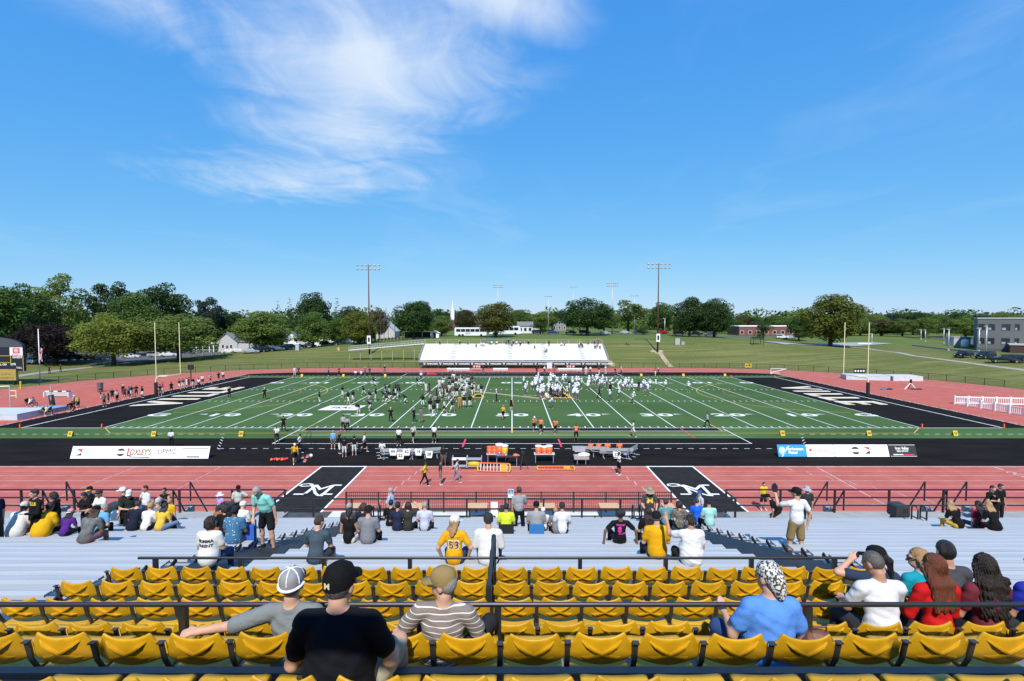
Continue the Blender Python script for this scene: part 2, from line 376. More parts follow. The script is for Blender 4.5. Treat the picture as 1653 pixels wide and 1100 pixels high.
# team area strips and boxes, near and far side
for sgn, y0 in ((-1, 0.0), (1, FW)):
    mb = MB(); q = lambda a: y0 + sgn * a
    if sgn < 0: rect(mb, -22.8, q(.10), 22.8, q(1.45), .013)
    else: rect(mb, -22.8, q(.5), 22.8, q(2.2), .013)
    mb.build('team_area_strip', NAVY if sgn < 0 else mat('strip_grey', (.10, .11, .10), .9), field)
    mb = MB()
    for a in ((1.6, 3.5, 7.1) if sgn < 0 else (6.6,)): rect(mb, -23.4, q(a) - .05, 23.4, q(a) + .05, .0175)
    for sx in (-1, 1): rect(mb, sx * 23.4 - .05, q(.5), sx * 23.4 + .05, q(7.1), .0178)
    mb.build('team_box_line', LINE, field)
    mb = MB()
    for k in range(-26, 27): rect(mb, k * 1.05 - .26, q(9.0) - .04, k * 1.05 + .26, q(9.0) + .04, .018)
    for sx in (-1, 1):
        for k in range(5):
            a = k / 5; x, y = sx * (27.6 + 2.6 * a), q(9.0 - 5.4 * a); dx, dy = sx * .25, -sgn * .52 * .5
            mb.add([(x - dx, y - dy, .018), (x - dx + .09, y - dy, .018), (x + dx + .09, y + dy, .018), (x + dx, y + dy, .018)], [(0, 1, 2, 3)])
        for k in range(24): x = sx * (30.6 + k * 1.1); rect(mb, x - .26, q(3.1) - .04, x + .26, q(3.1) + .04, .018)
    tag(mb.build('dashed_limit_line', LINE, field), kind='stuff')
for y in (-2.6, FW + 1.5):
    for a, b in ((-42.8, -23.4), (23.4, 42.8), (-23.2, 23.2)): mb = MB(); rect(mb, a, y - .05, b, y + .05, .0155); mb.build('yellow_touchline', YEL, field)
for sx in (-1, 1):
    mb = MB(); mb.add([(sx * 45.3, -.1, .0158), (sx * 45.42, -.1, .0158), (sx * 42.9, -2.6, .0158), (sx * 42.78, -2.6, .0158)], [(0, 1, 2, 3)]); rect(mb, sx * 22.86 - .06, -1.5, sx * 22.86 + .06, 3.0, .0195); mb.build('yellow_corner_line', YEL, field)
    for nm, r, m, a0 in (('yellow_arc', 15.2, YEL, 84), ('orange_arc', 11.0, ORG, 60)):
        mb = MB(); strip_loop(mb, [(sx * (GL - r * math.cos(a)), FW / 2 + r * math.sin(a)) for a in [R(-a0 + 2 * a0 * i / 40) for i in range(41)]], .11, .0156, False); mb.build(nm, m, field)
    mb = MB(); rect(mb, sx * 4.7 - .09, -8.4, sx * 4.7 + .09, -5.3, .019); rect(mb, sx * 18.7 - .06, -4.8, sx * 18.7 + .06, 0, .019); mb.build('red_sideline_mark', REDL, field)
mb = MB(); rect(mb, -.1, -2.4, .1, -.05, .0196); mb.build('yellow_midfield_mark', YEL, field)
# thin orange lines of the second pitch marking
mb = MB()
for y in (19.5, 30.0): rect(mb, -13, y - .04, 13, y + .04, .0153)
strip_loop(mb, [(9.15 * math.cos(R(a)), FW / 2 + 9.15 * math.sin(R(a))) for a in range(0, 360, 9)], .08, .0152)
mb.build('orange_field_line', ORG, field)
# end-zone lettering: cream letters with a white left edge
GOLD = mat('paint_gold', (.62, .50, .30), .8, 0, .1, 1.5)
for sx in (-1, 1):
    for i, ch in enumerate('VILLE'):
        yy = FW / 2 + (i - 2) * 3.9 * (-sx)
        for nm, off, m, z, k in (('letter_outline', 0, LINE, .0185, .035), ('letter', 1, GOLD, .0205, 0)):
            mb = MB(); vs, fs = text_mesh(ch, 8.2, bold=True)
            if nm == 'letter_outline':
                # white drop edge beside each cream letter
                mb.add([(sx * (50.2 + b * 1.0 + .0) , yy - sx * (a * .80) - .35 * (-sx), z) for a, b in vs], fs)
            else: mb.add([(sx * (50.2 + b * .94), yy - sx * (a * .74), z) for a, b in vs], fs)
            mb.build('end_zone_' + nm, m, field)
# conference plates at the two 25s
for cx, cy, f in ((-23.2, 12.6, 1), (22.8, 36.3, -1)):
    mb = MB(); mb.add([(cx + f * a, cy + f * b, .0188) for a, b in ((-2.75, -1.7), (2.35, -1.7), (2.75, 1.9), (-2.35, 1.9))], [(0, 1, 2, 3)]); pl = mb.build('conference_plate', LINE, field)
    mb = MB(); lettering(mb, 'PSAC', 2.0, (cx, cy + f * .1, .0215), (f * .70, 0, 0), (0, f * .95, 0), bold=True, shear=.15); mb.build('plate_lettering', BLK, field)
    mb = MB(); rect(mb, cx - 2.2, cy + f * 1.45 - .12, cx + 2.3, cy + f * 1.45 + .12, .0212); mb.build('plate_gold_band', GOLD, field)
# midfield emblem: crossed swords under two flags
mb = MB(); CY = FW / 2
for (a, b, w) in (((-6.4, 28.6), (5.2, 20.3), .34), ((-6.4, 28.0), (5.0, 19.6), .12), ((2.0, 22.6), (7.6, 26.6), .14), ((1.0, 23.0), (7.2, 24.4), .12)):
    a, b = Vector(a), Vector(b); d = (b - a).normalized(); n = Vector((-d.y, d.x)) * w / 2; mb.add([(*(a + n), .021), (*(a - n), .021), (*(b - n), .021), (*(b + n), .021)], [(0, 1, 2, 3)])
mb.build('emblem_sword', GOLD, field)
mb = MB(); mb.add([(x, y, .0208) for x, y in ((5.3, 21.4), (9.4, 21.0), (8.9, 26.6), (5.0, 26.8))], [(0, 1, 2, 3)]); mb.add([(x, y, .0208) for x, y in ((-6.4, 21.8), (-4.3, 21.4), (-4.6, 25.4), (-5.9, 25.6))], [(0, 1, 2, 3)]); mb.build('emblem_flag_border', YEL, field)
mb = MB(); mb.add([(x, y, .0218) for x, y in ((6.3, 21.9), (8.8, 21.6), (8.4, 26.1), (6.0, 26.3))], [(0, 1, 2, 3)]); mb.add([(x, y, .0218) for x, y in ((-6.0, 22.2), (-4.7, 22.0), (-4.9, 24.6), (-5.7, 24.8))], [(0, 1, 2, 3)]); mb.build('emblem_flag', BLK, field)
mb = MB(); mb.add([(x, y, .0224) for x, y in ((5.6, 21.8), (6.1, 21.8), (5.8, 26.3), (5.3, 26.3))], [(0, 1, 2, 3)]); mb.build('emblem_flag_edge', LINE, field)

# ------------------------------------------------------------------ crossing mats with the script M
def m_mat(x0, x1, label):
    r = thing('track_mat', label, 'mat', ((x0 + x1) / 2, -19.6, 0)); w = (x1 - x0) / 2
    MB().box(-w, w, -4.95, 4.95, .009, .02).build('mat_sheet', mat('mat_black', (.020, .018, .0165), .9, 0, .3, 1.2, spec=.15), r)
    b = MB()
    for s in (-1, 1): rect(b, s * (w - .07) - .07, -4.95, s * (w - .07) + .07, 4.95, .0235)
    rect(b, -w + .14, 4.75, w - .14, 4.95, .0235); b.build('mat_border', LINE, r)
    e = MB(); z = .025
    lettering(e, 'M', 2.7, (.1, -.75, .025), (.88, 0, 0), (0, .98, 0), shear=.05)
    for i, (x, y, w_) in enumerate(((-.95, -1.70, .36), (.98, -1.70, .40), (1.12, .18, .28))): rect(e, x - w_, y - .11, x + w_, y + .11, .0262 + i * .001)
    for k_, pts_, w_ in ((0, [(-.75, .35), (-1.15, .50), (-1.55, .38), (-1.62, .10), (-1.35, -.08), (-.95, -.02), (-.6, .12)], .15), (1, [(-.85, .35), (-.35, -.55), (.15, -1.55), (.5, -1.95), (.85, -2.0)], .20)):
        ee = MB(); strip_loop(ee, pts_, w_, .0302 + k_ * .001, False); e.add(ee.v, ee.f)
    e.build('script_letter', LINE, r)
m_mat(-15.75, -11.95, 'black track mat with a white script M, left of the picket fence')
m_mat(11.05, 14.95, 'black track mat with a white script M, right of the picket fence')
# asphalt between the track and the stand
struct(MB().sheet([(-95, -24.55), (95, -24.55), (95, -62), (-95, -62)], .003).build('asphalt_strip', mat('asphalt', (.055, .055, .058), .9, 0, .25, 1.2)))
GRAV = mat('gravel', (.30, .275, .24), .95, 0, .2, 1.5)
def gt(px, py, d=None):
    """terrain point along a sight line"""
    r = ray(px, py); t = 60.0
    for _ in range(4000):
        p = CAM + r * t
        if p.z <= tz(p.x, p.y): return p
        t += .15
    return p
struct(drape('gravel_path', [gt(x, y).xy for x, y in ((1345, 559), (1400, 563), (1474, 575), (1560, 586), (1653, 598), (1720, 607))], 1.7, GRAV))
struct(drape('footpath', [gt(x, y).xy for x, y in ((15, 610), (60, 603), (103, 598), (160, 592), (224, 584), (331, 575))], 2.4, mat('path_grey', (.26, .255, .24), .9, 0, .15, 2)))
DIRT = mat('bare_dirt', (.36, .28, .17), .95, 0, .25, 1.2)
struct(drape('worn_track', [gt(x, y).xy for x, y in ((1061, 566), (1068, 574), (1075, 584), (1083, 593))], 1.3, DIRT, off=.06))
def dirt_patch(px, py, rx, ry, seed):
    c = gt(px, py); q = random.Random(seed); pts = []
    for i in range(22):
        a = 2 * math.pi * i / 22; k = q.uniform(.55, 1.1); pts.append((c.x + rx * k * math.cos(a), c.y + ry * k * math.sin(a)))
    vs = [(c.x, c.y, tz(c.x, c.y) + .07)] + [(x, y, tz(x, y) + .05) for x, y in pts]
    m = MB(); m.add(vs, [(0, i + 1, (i + 1) % 22 + 1) for i in range(22)]); struct(m.build('dirt_patch', DIRT))
for a in ((1061, 568, 2.2, 3.0, 1), (985, 586, 1.2, 4.5, 4)): dirt_patch(*a)
ASPH = mat('car_park_asphalt', (.085, .085, .09), .9, 0, .2, .5)
def area(name, poly, m, off=.06):
    """a draped ground area: a grid of quads clipped to a convex outline"""
    xs_ = [p[0] for p in poly]; ys_ = [p[1] for p in poly]; vs = []; fs = []; n = len(poly); st = 3.4
    def inside(x, y): return all((poly[(i + 1) % n][0] - poly[i][0]) * (y - poly[i][1]) - (poly[(i + 1) % n][1] - poly[i][1]) * (x - poly[i][0]) >= 0 for i in range(n))
    x = min(xs_)
    while x < max(xs_):
        y = min(ys_)
        while y < max(ys_):
            if inside(x + st / 2, y + st / 2):
                o = len(vs); vs += [(a, b, tz(a, b) + off) for a, b in ((x, y), (x + st, y), (x + st, y + st), (x, y + st))]; fs.append((o, o + 1, o + 2, o + 3))
            y += st
        x += st
    m_ = MB(); m_.add(vs, fs); return struct(m_.build(name, m))
area('car_park', [(134, 74), (240, 30), (240, 165), (170, 165), (156, 116)], ASPH)
area('car_park', [(-190, 78), (-101, 78), (-92, 118), (-190, 118)], ASPH)
struct(drape('parking_lane', [(-102, 116), (-84, 128), (-58, 138), (-30, 146)], 9, ASPH))
struct(drape('service_road', [(-42, 149), (0, 151), (60, 150), (110, 152)], 6.5, ASPH))
# ------------------------------------------------------------------ near grandstand
ZC = CAM.z
YS = mat('seat_yellow', (.47, .250, .004), .42, 0, .05, 9, .10, 30, spec=.45, col2=(.56, .305, .008))
_n = YS.node_tree.nodes; _l = YS.node_tree.links; _oi = _n.new('ShaderNodeObjectInfo'); _hv = _n.new('ShaderNodeHueSaturation'); _mr = _n.new('ShaderNodeMapRange'); _l.new(_oi.outputs['Random'], _mr.inputs[0]); _mr.inputs[3].default_value = .86; _mr.inputs[4].default_value = 1.1; _l.new(_mr.outputs[0], _hv.inputs['Value'])
_bc = _n['Principled BSDF'].inputs['Base Color']; _l.new(_bc.links[0].from_socket, _hv.inputs['Color']); _l.new(_hv.outputs[0], _bc)
STEEL = mat('bracket_steel', (.05, .048, .046), .45, .3, .25, 20)
CONC = mat('concrete', (.30, .30, .29), .9, 0, .12, 1.5, .2, 20)
CONCD = mat('concrete_dark', (.11, .11, .112), .9, 0, .15, 1.5)
PALE = mat('concrete_pale', (.58, .58, .56), .9, 0, .1, 1.0)
TREAD = mat('tread_aluminium', (.20, .205, .21), .55, .3, .15, 3, stretch=(.3, 5, 5))
ROWS = {'A': (2.83, -2.075), 'B': (3.65, -2.335), 'C': (4.70, -2.895), 'D': (5.50, -3.115), 'E': (6.29, -3.335), 'F': (7.10, -3.555)}
XL, XR = -5.95, 5.50
SEATW = .508
def build_chair():
    r = thing('stadium_chair', 'x', 'chair', (0, 0, 0), 0, 'yellow chairs in rows')
    def zt(u):
        a = abs(u); top = .80 - .052 * (1 - min(a / .76, 1) ** 2.6)
        if a <= .66: return top
        if a <= .73: return top - .018 * ((a - .66) / .07) ** 2.5
        if a <= .85: t = (a - .73) / .12; return .779 * (1 - t) + .712 * t
        return .712 - .02 * (a - .85) / .15
        t = min(1, (a - .76) / .05); t = t * t * (3 - 2 * t); return .80 * (1 - t) + (.700) * t
    us = [-1, -.96, -.90, -.85, -.82, -.79, -.76, -.73, -.70, -.66, -.60, -.55, -.4, -.2, 0]; us = us + [-u for u in reversed(us[:-1])]
    vs_ = [0, .12, .3, .5, .7, .86, .94, .985, 1.0]
    HW = .246
    def back(u, v, off=0.0):
        zb = .515 + .055 * abs(u) ** 1.8; z = zb + (zt(u) - zb) * v
        y = -.20 * (z - .80) - .0 + .034 * abs(u) ** 2.2 - .016 * math.sin(math.pi * min(1, (z - .50) / .30)) * (1 - u * u)
        return Vector((u * HW, y - off, z))
    mb = MB(); n = len(us)
    for off in (.011, -.011):
        base = len(mb.v)
        for v in vs_:
            for u in us:
                e = min(1.0, (1 - v) / .06, (1 - abs(u)) / .02, v / .04)
                mb.v.append(tuple(back(u, v, off * (0.45 + .55 * math.sqrt(max(e, 0))))))
        for j in range(len(vs_) - 1):
            for i in range(n - 1): mb.f.append((base + j * n + i, base + j * n + i + 1, base + (j + 1) * n + i + 1, base + (j + 1) * n + i)); mb.mi.append(0)
    m2 = n * len(vs_)
    ring = [i for i in range(n)] + [j * n + n - 1 for j in range(1, len(vs_))] + [(len(vs_) - 1) * n + i for i in range(n - 2, -1, -1)] + [j * n for j in range(len(vs_) - 2, 0, -1)]
    for a, b in zip(ring, ring[1:] + ring[:1]): mb.f.append((a, b, b + m2, a + m2)); mb.mi.append(0)
    bk = mb.build('backrest', YS, r, smooth=True)
    for sx in (-1, 1):                                  # the raised cross on the back
        pts = [(u, (zz - (.515 + .055 * abs(u) ** 1.8)) / (zt(u) - (.515 + .055 * abs(u) ** 1.8))) for u, zz in ((-.62, .728), (-.45, .696), (-.22, .658), (0, .628), (.24, .603), (.46, .588), (.60, .582))]
        q = MB(); ring = []
        for i, (u, v) in enumerate(pts):
            a = pts[max(i - 1, 0)]; b = pts[min(i + 1, len(pts) - 1)]
            du, dv = (b[0] - a[0]) * HW, (b[1] - a[1]) * .27; l = math.hypot(du, dv); nu, nv = -dv / l * .0085 / HW, du / l * .0085 / .27
            k = .35 if i in (0, len(pts) - 1) else 1
            for s_, o_ in ((1.35, .008), (.9, .038 * k), (-.9, .038 * k), (-1.35, .008)): q.v.append(tuple(back(sx * (u + nu * s_), v + nv * s_, o_)))
        for i in range(len(pts) - 1):
            for k in range(3): q.f.append((i * 4 + k, i * 4 + k + 1, i * 4 + k + 5, i * 4 + k + 4)); q.mi.append(0)
        q.build('rib', YS, bk, smooth=False)
    s = MB(); prof = [(.03, .395), (.02, .425), (.035, .455), (.10, .465), (.20, .455), (.32, .465), (.42, .485), (.47, .480), (.485, .455), (.46, .435), (.32, .425), (.14, .415)]
    xs_ = [-.225, -.2, -.1, 0, .1, .2, .225]
    for x in xs_:
        for (y, z) in prof: s.v.append((x, y, z - .012 * (1 - (x / .225) ** 2) - (.008 if abs(x) > .21 else 0)))
    k = len(prof)
    for i in range(len(xs_) - 1):
        for j in range(k): s.f.append((i * k + j, i * k + (j + 1) % k, (i + 1) * k + (j + 1) % k, (i + 1) * k + j)); s.mi.append(0)
    s.f += [tuple(range(k)), tuple(range((len(xs_) - 1) * k, len(xs_) * k))]; s.mi += [0, 0]
    s.build('seat_pan', YS, r, smooth=True)
    b = MB(); x = -SEATW / 2
    b.bar((x, .012, .715), (x, .05, .55), .040, .012, up=(0, 1, 0)); b.bar((x, .048, .56), (x, .12, .42), .040, .014, up=(0, 1, 0))
    b.bar((x, .11, .44), (x, .20, .30), .034, .045); b.bar((x, .105, .44), (x, .09, .36), .03, .02, up=(0, 1, 0)); b.box(x - .024, x + .024, -.01, .03, .712, .722)
    b.build('bracket', STEEL, r)
    return r
chair0 = build_chair(); _used = False
ROWNAME = {'A': 'row nearest the camera', 'B': 'second row from the camera', 'C': 'row just below the long rail', 'D': 'second row below the long rail', 'E': 'second row above the bleachers', 'F': 'lowest row above the bleachers'}
XOFF = {'A': .12, 'B': .11, 'C': -.06, 'D': -.03, 'E': -.06, 'F': -.06}
for k, (d, z) in ROWS.items():
    dep = d * _c - z * _s; lim = 826.5 * dep / FPX + .35
    xs_ = [-.10 + XOFF[k] - .1 + SEATW * (i + .5) for i in range(-14, 14)]
    xs_ = [x for x in xs_ if XL + .2 <= x <= XR - .1 and abs(x) < lim]
    for i, x in enumerate(xs_):
        lab = 'yellow chair, %s from the left in the %s' % (ORD[i], ROWNAME[k])
        c = chair0 if not _used else copy_tree(chair0); _used = True
        c.location = (x, Y(d), ZC + z - .80); c['label'] = lab
        c.rotation_euler = (R(rnd.uniform(-1.2, 1.2)), 0, R(rnd.uniform(-.8, .8)))

stand = thing('grandstand', 'stepped grandstand deck of grey aluminium treads under the yellow chairs', 'grandstand', (0, Y(5), 0))
_sp = stand.location
def sbox(name, m, x0, x1, d0, d1, z0, z1, parent=stand):
    mb = MB(); mb.box(x0 - _sp.x, x1 - _sp.x, Y(d0) - _sp.y, Y(d1) - _sp.y, ZC + z0, ZC + z1); return mb.build(name, m, parent)
order = ['A', 'B', 'C', 'D', 'E', 'F']
for i, k in enumerate(order):
    d, z = ROWS[k]; t = z - .80; nd_ = ROWS[order[i + 1]][0] if i < 5 else 8.0
    sbox('tread_board', TREAD, XL, XR, d - .16, d + .25, t - .05, t - .002); sbox('tread_board', TREAD, XL, XR, d + .26, nd_ - .17, t - .05, t)
    nt_ = ROWS[order[i + 1]][1] - .80 if i < 5 else t - .7
    sbox('riser_board', TREAD, XL, XR, nd_ - .185, nd_ - .165, nt_ - .05, t - .055)
    sbox('seat_beam', BLACKM, XL, XR, d + .12, d + .19, t + .23, t + .30)
    for x in np.arange(XL + .3, XR, 1.52): sbox('beam_post', BLACKM, x, x + .06, d + .125, d + .185, t, t + .23)
sbox('ledge_board', mat('ledge_metal', (.12, .11, .10), .6, .1, .15, 4), XL, XR, 3.405, 3.47, -2.52, -2.47); sbox('ledge_beam', BLACKM, XL, XR, 3.30, 3.40, -2.66, -2.50)
for x in np.arange(XL + 1.2, XR, 2.6): sbox('ledge_post', BLACKM, x, x + .07, 3.31, 3.35, -2.9, -2.5)
sbox('upper_deck', TREAD, XL - 8, XR + 8, -6.0, 2.6, -2.9, -2.66)
sbox('end_panel', BLACKM, XL - .06, XL - .01, 2.6, 8.0, -5.6, -4.2); sbox('end_panel', BLACKM, XR + .01, XR + .06, 2.6, 8.0, -5.6, -4.2)
sbox('under_deck', DARK, -30, 30, 2.4, 22.7, -12.1, -11.9)

def railing(name, label, segs, r=.021, posts=(), z0=None, cat='railing', square=False):
    a0 = Vector(segs[0][0]); t = thing(name, label, cat, (a0.x, a0.y, a0.z - 1))
    o = t.location
    for a, b in segs:
        mb = MB(); mb.tube([Vector(a) - o, Vector(b) - o], r, 10) if not square else mb.bar(Vector(a) - o, Vector(b) - o, r * 2); mb.build('rail', BLACKM, t, smooth=False)
    for p, h in posts:
        mb = MB(); p = Vector(p) - o; mb.box(p.x - r * 1.35, p.x + r * 1.35, p.y - r * 1.35, p.y + r * 1.35, p.z, p.z + h); mb.build('post', BLACKM, t)
    return t
y1, z1 = Y(4.18), ZC - 2.43
railing('handrail', 'long black tube rail crossing the whole chair block between the second and third rows', [((-6.3, y1, z1), (6.3, y1, z1))], .021,
        [((x, y1, z1 - 1.0), .985) for x in (-5.5, -2.80, -.12, 2.52, 5.2)])
y2, z2 = Y(7.82), ZC - 3.79
railing('handrail', 'black rail between the lowest yellow chairs and the silver bleachers', [((-5.93, y2, z2), (5.42, y2, z2))], .022,
        [((x, y2, z2 - .75), .74) for x in (-5.66, -4.30, -2.98, -1.62, -.30, 1.08, 2.44, 3.80, 5.12)])
# stepped divider rail in the middle of the chair block
t = thing('aisle_handrail', 'black stepped handrail standing between the two halves of the chair block', 'railing', (-.28, Y(7.4), ZC - 4.4)); o = t.location
for i, (d, zt, h) in enumerate(((7.55, -3.33, .95), (6.98, -3.30, .80), (6.45, -3.28, .55), (5.95, -3.22, .45))):
    mb = MB(); mb.box(-.035, .035, Y(d) - .07 - o.y, Y(d) + .07 - o.y, ZC + zt - h - o.z, ZC + zt - o.z); mb.build('post', BLACKM, t)
mb = MB(); mb.bar((0, Y(7.6) - o.y, ZC - 3.33 - o.z), (0, Y(5.9) - o.y, ZC - 3.22 - o.z), .045); mb.build('rail', BLACKM, t)

# ------------------------------------------------------------------ silver bleachers
RD, SLOPE = .775, .325
def zseat(d): return -(3.97 + SLOPE * (d - 7.26))
def bleacher(label, x0, x1, d0, nrows):
    b = thing('bleacher', label, 'bleacher', ((x0 + x1) / 2, Y(d0), ZC + zseat(d0))); o = b.location
    for i in range(nrows):
        d = d0 + i * RD; z = ZC + zseat(d)
        def bx(nm, a, c, zz0, zz1, m=ALU):
            mb = MB(); mb.box(x0 - o.x, x1 - o.x, Y(a) - o.y, Y(c) - o.y, zz0 - o.z, zz1 - o.z); return mb.build(nm, m, b)
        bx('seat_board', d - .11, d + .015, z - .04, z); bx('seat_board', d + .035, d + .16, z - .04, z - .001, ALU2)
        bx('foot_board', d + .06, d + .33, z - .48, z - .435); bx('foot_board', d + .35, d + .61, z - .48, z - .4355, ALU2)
        bx('riser_board', d + .625, d + .645, z - .48 - RD * SLOPE, z - .437, ALUD)
    return b
D0 = 8.60; NR = 16
bleacher('silver aluminium bleacher block in the middle, below the chair block rail', -5.0, 5.05, D0, NR)
bleacher('silver aluminium bleacher block left of the left aisle steps', -30, -6.62, D0 - 4 * RD, NR + 4)
bleacher('silver aluminium bleacher block right of the right aisle steps', 6.62, 30, D0 - 4 * RD, NR + 4)
DF = D0 + (NR - 1) * RD + .65
def aisle(label, x0, x1):
    t = thing('aisle_steps', label, 'steps', ((x0 + x1) / 2, Y(D0), ZC + zseat(D0) - .43)); o = t.location
    for i in range(-4, 2 * NR + 4):
        if i < 0: d = D0 + i * RD; dz = RD
        d = D0 + i * RD / 2; z = zseat(d) - .20
        if d > DF: break
        mb = MB(); mb.box(x0 - o.x, x1 - o.x, Y(d - .02) - o.y, Y(d + .30) - o.y, ZC + z - .035 - o.z, ZC + z - o.z); mb.build('step', BLACKM, t)
        mb = MB(); mb.box(x0 - o.x, x1 - o.x, Y(d + .31) - o.y, Y(d + .325) - o.y, ZC + z - .2 - o.z, ZC + z - .04 - o.z); mb.build('step_riser', DARK, t)
        if i % 2 == 0:
            for x in (x0, x1): mb = MB(); mb.bar((x - o.x, Y(d - .1) - o.y, ZC + z + .02 - o.z), (x - o.x, Y(d + .25) - o.y, ZC + z + .16 - o.z), .03, .08); mb.build('step_bracket', BLACKM, t)
aisle('black aisle steps between the left and middle bleacher blocks', -6.56, -5.06)
aisle('black aisle steps between the middle and right bleacher blocks', 5.11, 6.56)
WZ = ZC - 8.95; WD0, WD1 = DF, 23.0          # front walkway
walk = struct(MB().box(-32, 32, Y(WD0), Y(21.75), WZ - .2, WZ).build('front_walkway', CONC))
MB().box(-32, -10.4, Y(21.76), Y(WD1), WZ - .2, WZ - .003).build('walkway_slab', CONC, walk); MB().box(9.8, 32, Y(21.76), Y(WD1), WZ - .2, WZ - .003).build('walkway_slab', CONC, walk)
MB().box(-32, 32, Y(WD0) - .02, Y(WD0) + .1, WZ - .01, WZ + .16).build('walkway_step', CONCD, walk)
MB().box(-32, 32, Y(21.5), Y(21.7), 0, WZ - .21).build('walkway_wall', CONCD, walk)
# kick plate under the centre railing
MB().box(-10.4, 9.8, Y(21.70), Y(21.76), WZ + .002, WZ + .22).build('kick_plate', BLACKM, walk)
def rail_panel(name, label, x0, x1, d, z, step, rails=(1.07, .70, .34), r=.028):
    posts = []; n = max(1, round((x1 - x0) / step))
    for i in range(n + 1): posts.append(((x0 + (x1 - x0) * i / n, Y(d), z), rails[0]))
    return railing(name, label, [((x0, Y(d), z + h), (x1, Y(d), z + h)) for h in rails], r, posts, square=True)
rail_panel('walkway_railing', 'black railing along the front walkway behind the picket fence', -10.4, 9.8, 21.72, WZ, 1.75, (1.07, .62, .2))
for xx in (-10.4, 9.8): railing('walkway_railing', 'short black return railing at the %s end of the picket fence' % ('left' if xx < 0 else 'right'), [((xx, Y(21.75), WZ + 1.06), (xx, Y(22.9), WZ + 1.06)), ((xx, Y(21.75), WZ + .6), (xx, Y(22.9), WZ + .6))], .024, square=True)
rail_panel('walkway_railing', 'black railing along the left half of the front walkway', -30, -10.5, 22.9, WZ, 2.45)
rail_panel('walkway_railing', 'black railing along the right half of the front walkway', 9.9, 30, 22.9, WZ, 2.45)
# stairs from the walkway to the track, running sideways in front of the railing
def side_stairs(label, xt, xb, d0, d1):
    t = thing('stair_flight', label, 'stairs', (xb, Y(d0), 0)); o = t.location; n = 9; sgn = 1 if xb > xt else -1
    for i in range(n):
        a = xt + (xb - xt) * i / n; b = xt + (xb - xt) * (i + 1) / n; z = WZ * (1 - (i + .6) / n)
        mb = MB(); mb.box(min(a, b) - o.x, max(a, b) - o.x, Y(d0) - o.y, Y(d1) - o.y, max(z - .3, 0), z); mb.build('stair_tread', CONC, t)
    for d in (d0, d1):
        mb = MB(); mb.bar((xt - o.x, Y(d) - o.y, WZ + .95), (xb - o.x, Y(d) - o.y, .95), .05)
        for k in (0, .5, 1): x = xt + (xb - xt) * k; mb.bar((x - o.x, Y(d) - o.y, WZ * (1 - k)), (x - o.x, Y(d) - o.y, WZ * (1 - k) + .95), .05)
        mb.build('handrail', BLACKM, t)
for lab, px0, px1 in (('concrete stairs down to the track, right of the camera man', 1356, 1296), ('concrete stairs down to the track, right of the hooded trash can', 1520, 1455), ('concrete stairs down to the track, behind the three seated women', 1590, 1525),
                      ('concrete stairs down to the track, beside the woman in yellow', 286, 345), ('concrete stairs down to the track, behind the big man in yellow', 78, 130)):
    side_stairs(lab, xat(px0, 23.4, WZ), xat(px1, 23.4, WZ), 23.15, 24.4)
# loop rails at the foot of the aisles
def loop_rail(px, d, label):
    x = xat(px, d, WZ); t = thing('loop_handrail', label, 'railing', (x, Y(d), ZC + zseat(d) - .43))
    mb = MB(); mb.tube([(0, 0, 0), (0, 0, .85), (0, .06, .95), (0, .25, .95), (0, .31, .85), (0, .31, 0)], .03, 8); mb.build('rail', BLACKM, t)
    mb = MB(); mb.bar((0, 0, .5), (0, .31, .5), .035); mb.build('cross_bar', BLACKM, t)
for px, d, w in ((1023, 19.7, 'left of the man in the bucket hat'), (1078, 18.2, 'in front of the man in the teal shirt'), (1035, 19.9, 'at the foot of the right half of the middle block'), (611, 19.9, 'left of the man in the black shirt'), (600, 19.0, 'beside the man in the grey shirt and dark cap'), (1480, 19.6, 'just right of the hooded trash can'), (1494, 19.3, 'second to the right of the hooded trash can')):
    loop_rail(px, d, 'black loop handrail %s' % w)

# ------------------------------------------------------------------ ramp platform with picket fence
PZ = .80
plat = struct(MB().box(-10.6, 10.2, Y(22.0), Y(29.3), 0, PZ).build('ramp_platform', PALE))
def picket(label, x0, x1, d, z, h=1.2, step=1.83):
    t = thing('picket_fence', label, 'fence', ((x0 + x1) / 2, Y(d), z)); ox = t.location.x; n = round((x1 - x0) / step)
    for hh in (h, h - .22, .1): mb = MB(); mb.bar((x0 - ox, 0, hh), (x1 - ox, 0, hh), .045); mb.build('rail', BLACKM, t)
    pm = MB().box(-.035, .035, -.035, .035, 0, h + .03).mesh('post', BLACKM); bm_ = MB().box(-.010, .010, -.010, .010, .1, h).mesh('picket', BLACKM)
    for i in range(n + 1): obj_from('post', pm, t, ((x0 - ox) + (x1 - x0) * i / n, 0, 0))
    k = int((x1 - x0) / .125)
    for i in range(k): obj_from('picket', bm_, t, (x0 - ox + .06 + i * .125, 0, 0))
picket('black picket fence along the outer edge of the pale ramp platform', -9.75, 9.35, 29.1, PZ)
rail_panel('ramp_railing', 'black railing of the wheelchair ramp in the middle of the platform, left part', -8.5, -.9, 26.0, PZ, 1.9, (1.0, .55))
rail_panel('ramp_railing', 'black railing of the wheelchair ramp in the middle of the platform, right part', .7, 8.0, 26.0, PZ, 1.9, (1.0, .55))
railing('ramp_railing', 'sloping black ramp rail left of the accessible parking sign', [((-7.5, Y(25), PZ + .9), (-1.0, Y(25), PZ + 1.5)), ((-7.5, Y(25), PZ + .45), (-1.0, Y(25), PZ + 1.05))], .022, [((-4.2, Y(25), PZ), 1.2), ((-1.0, Y(25), PZ), 1.5)], square=True)
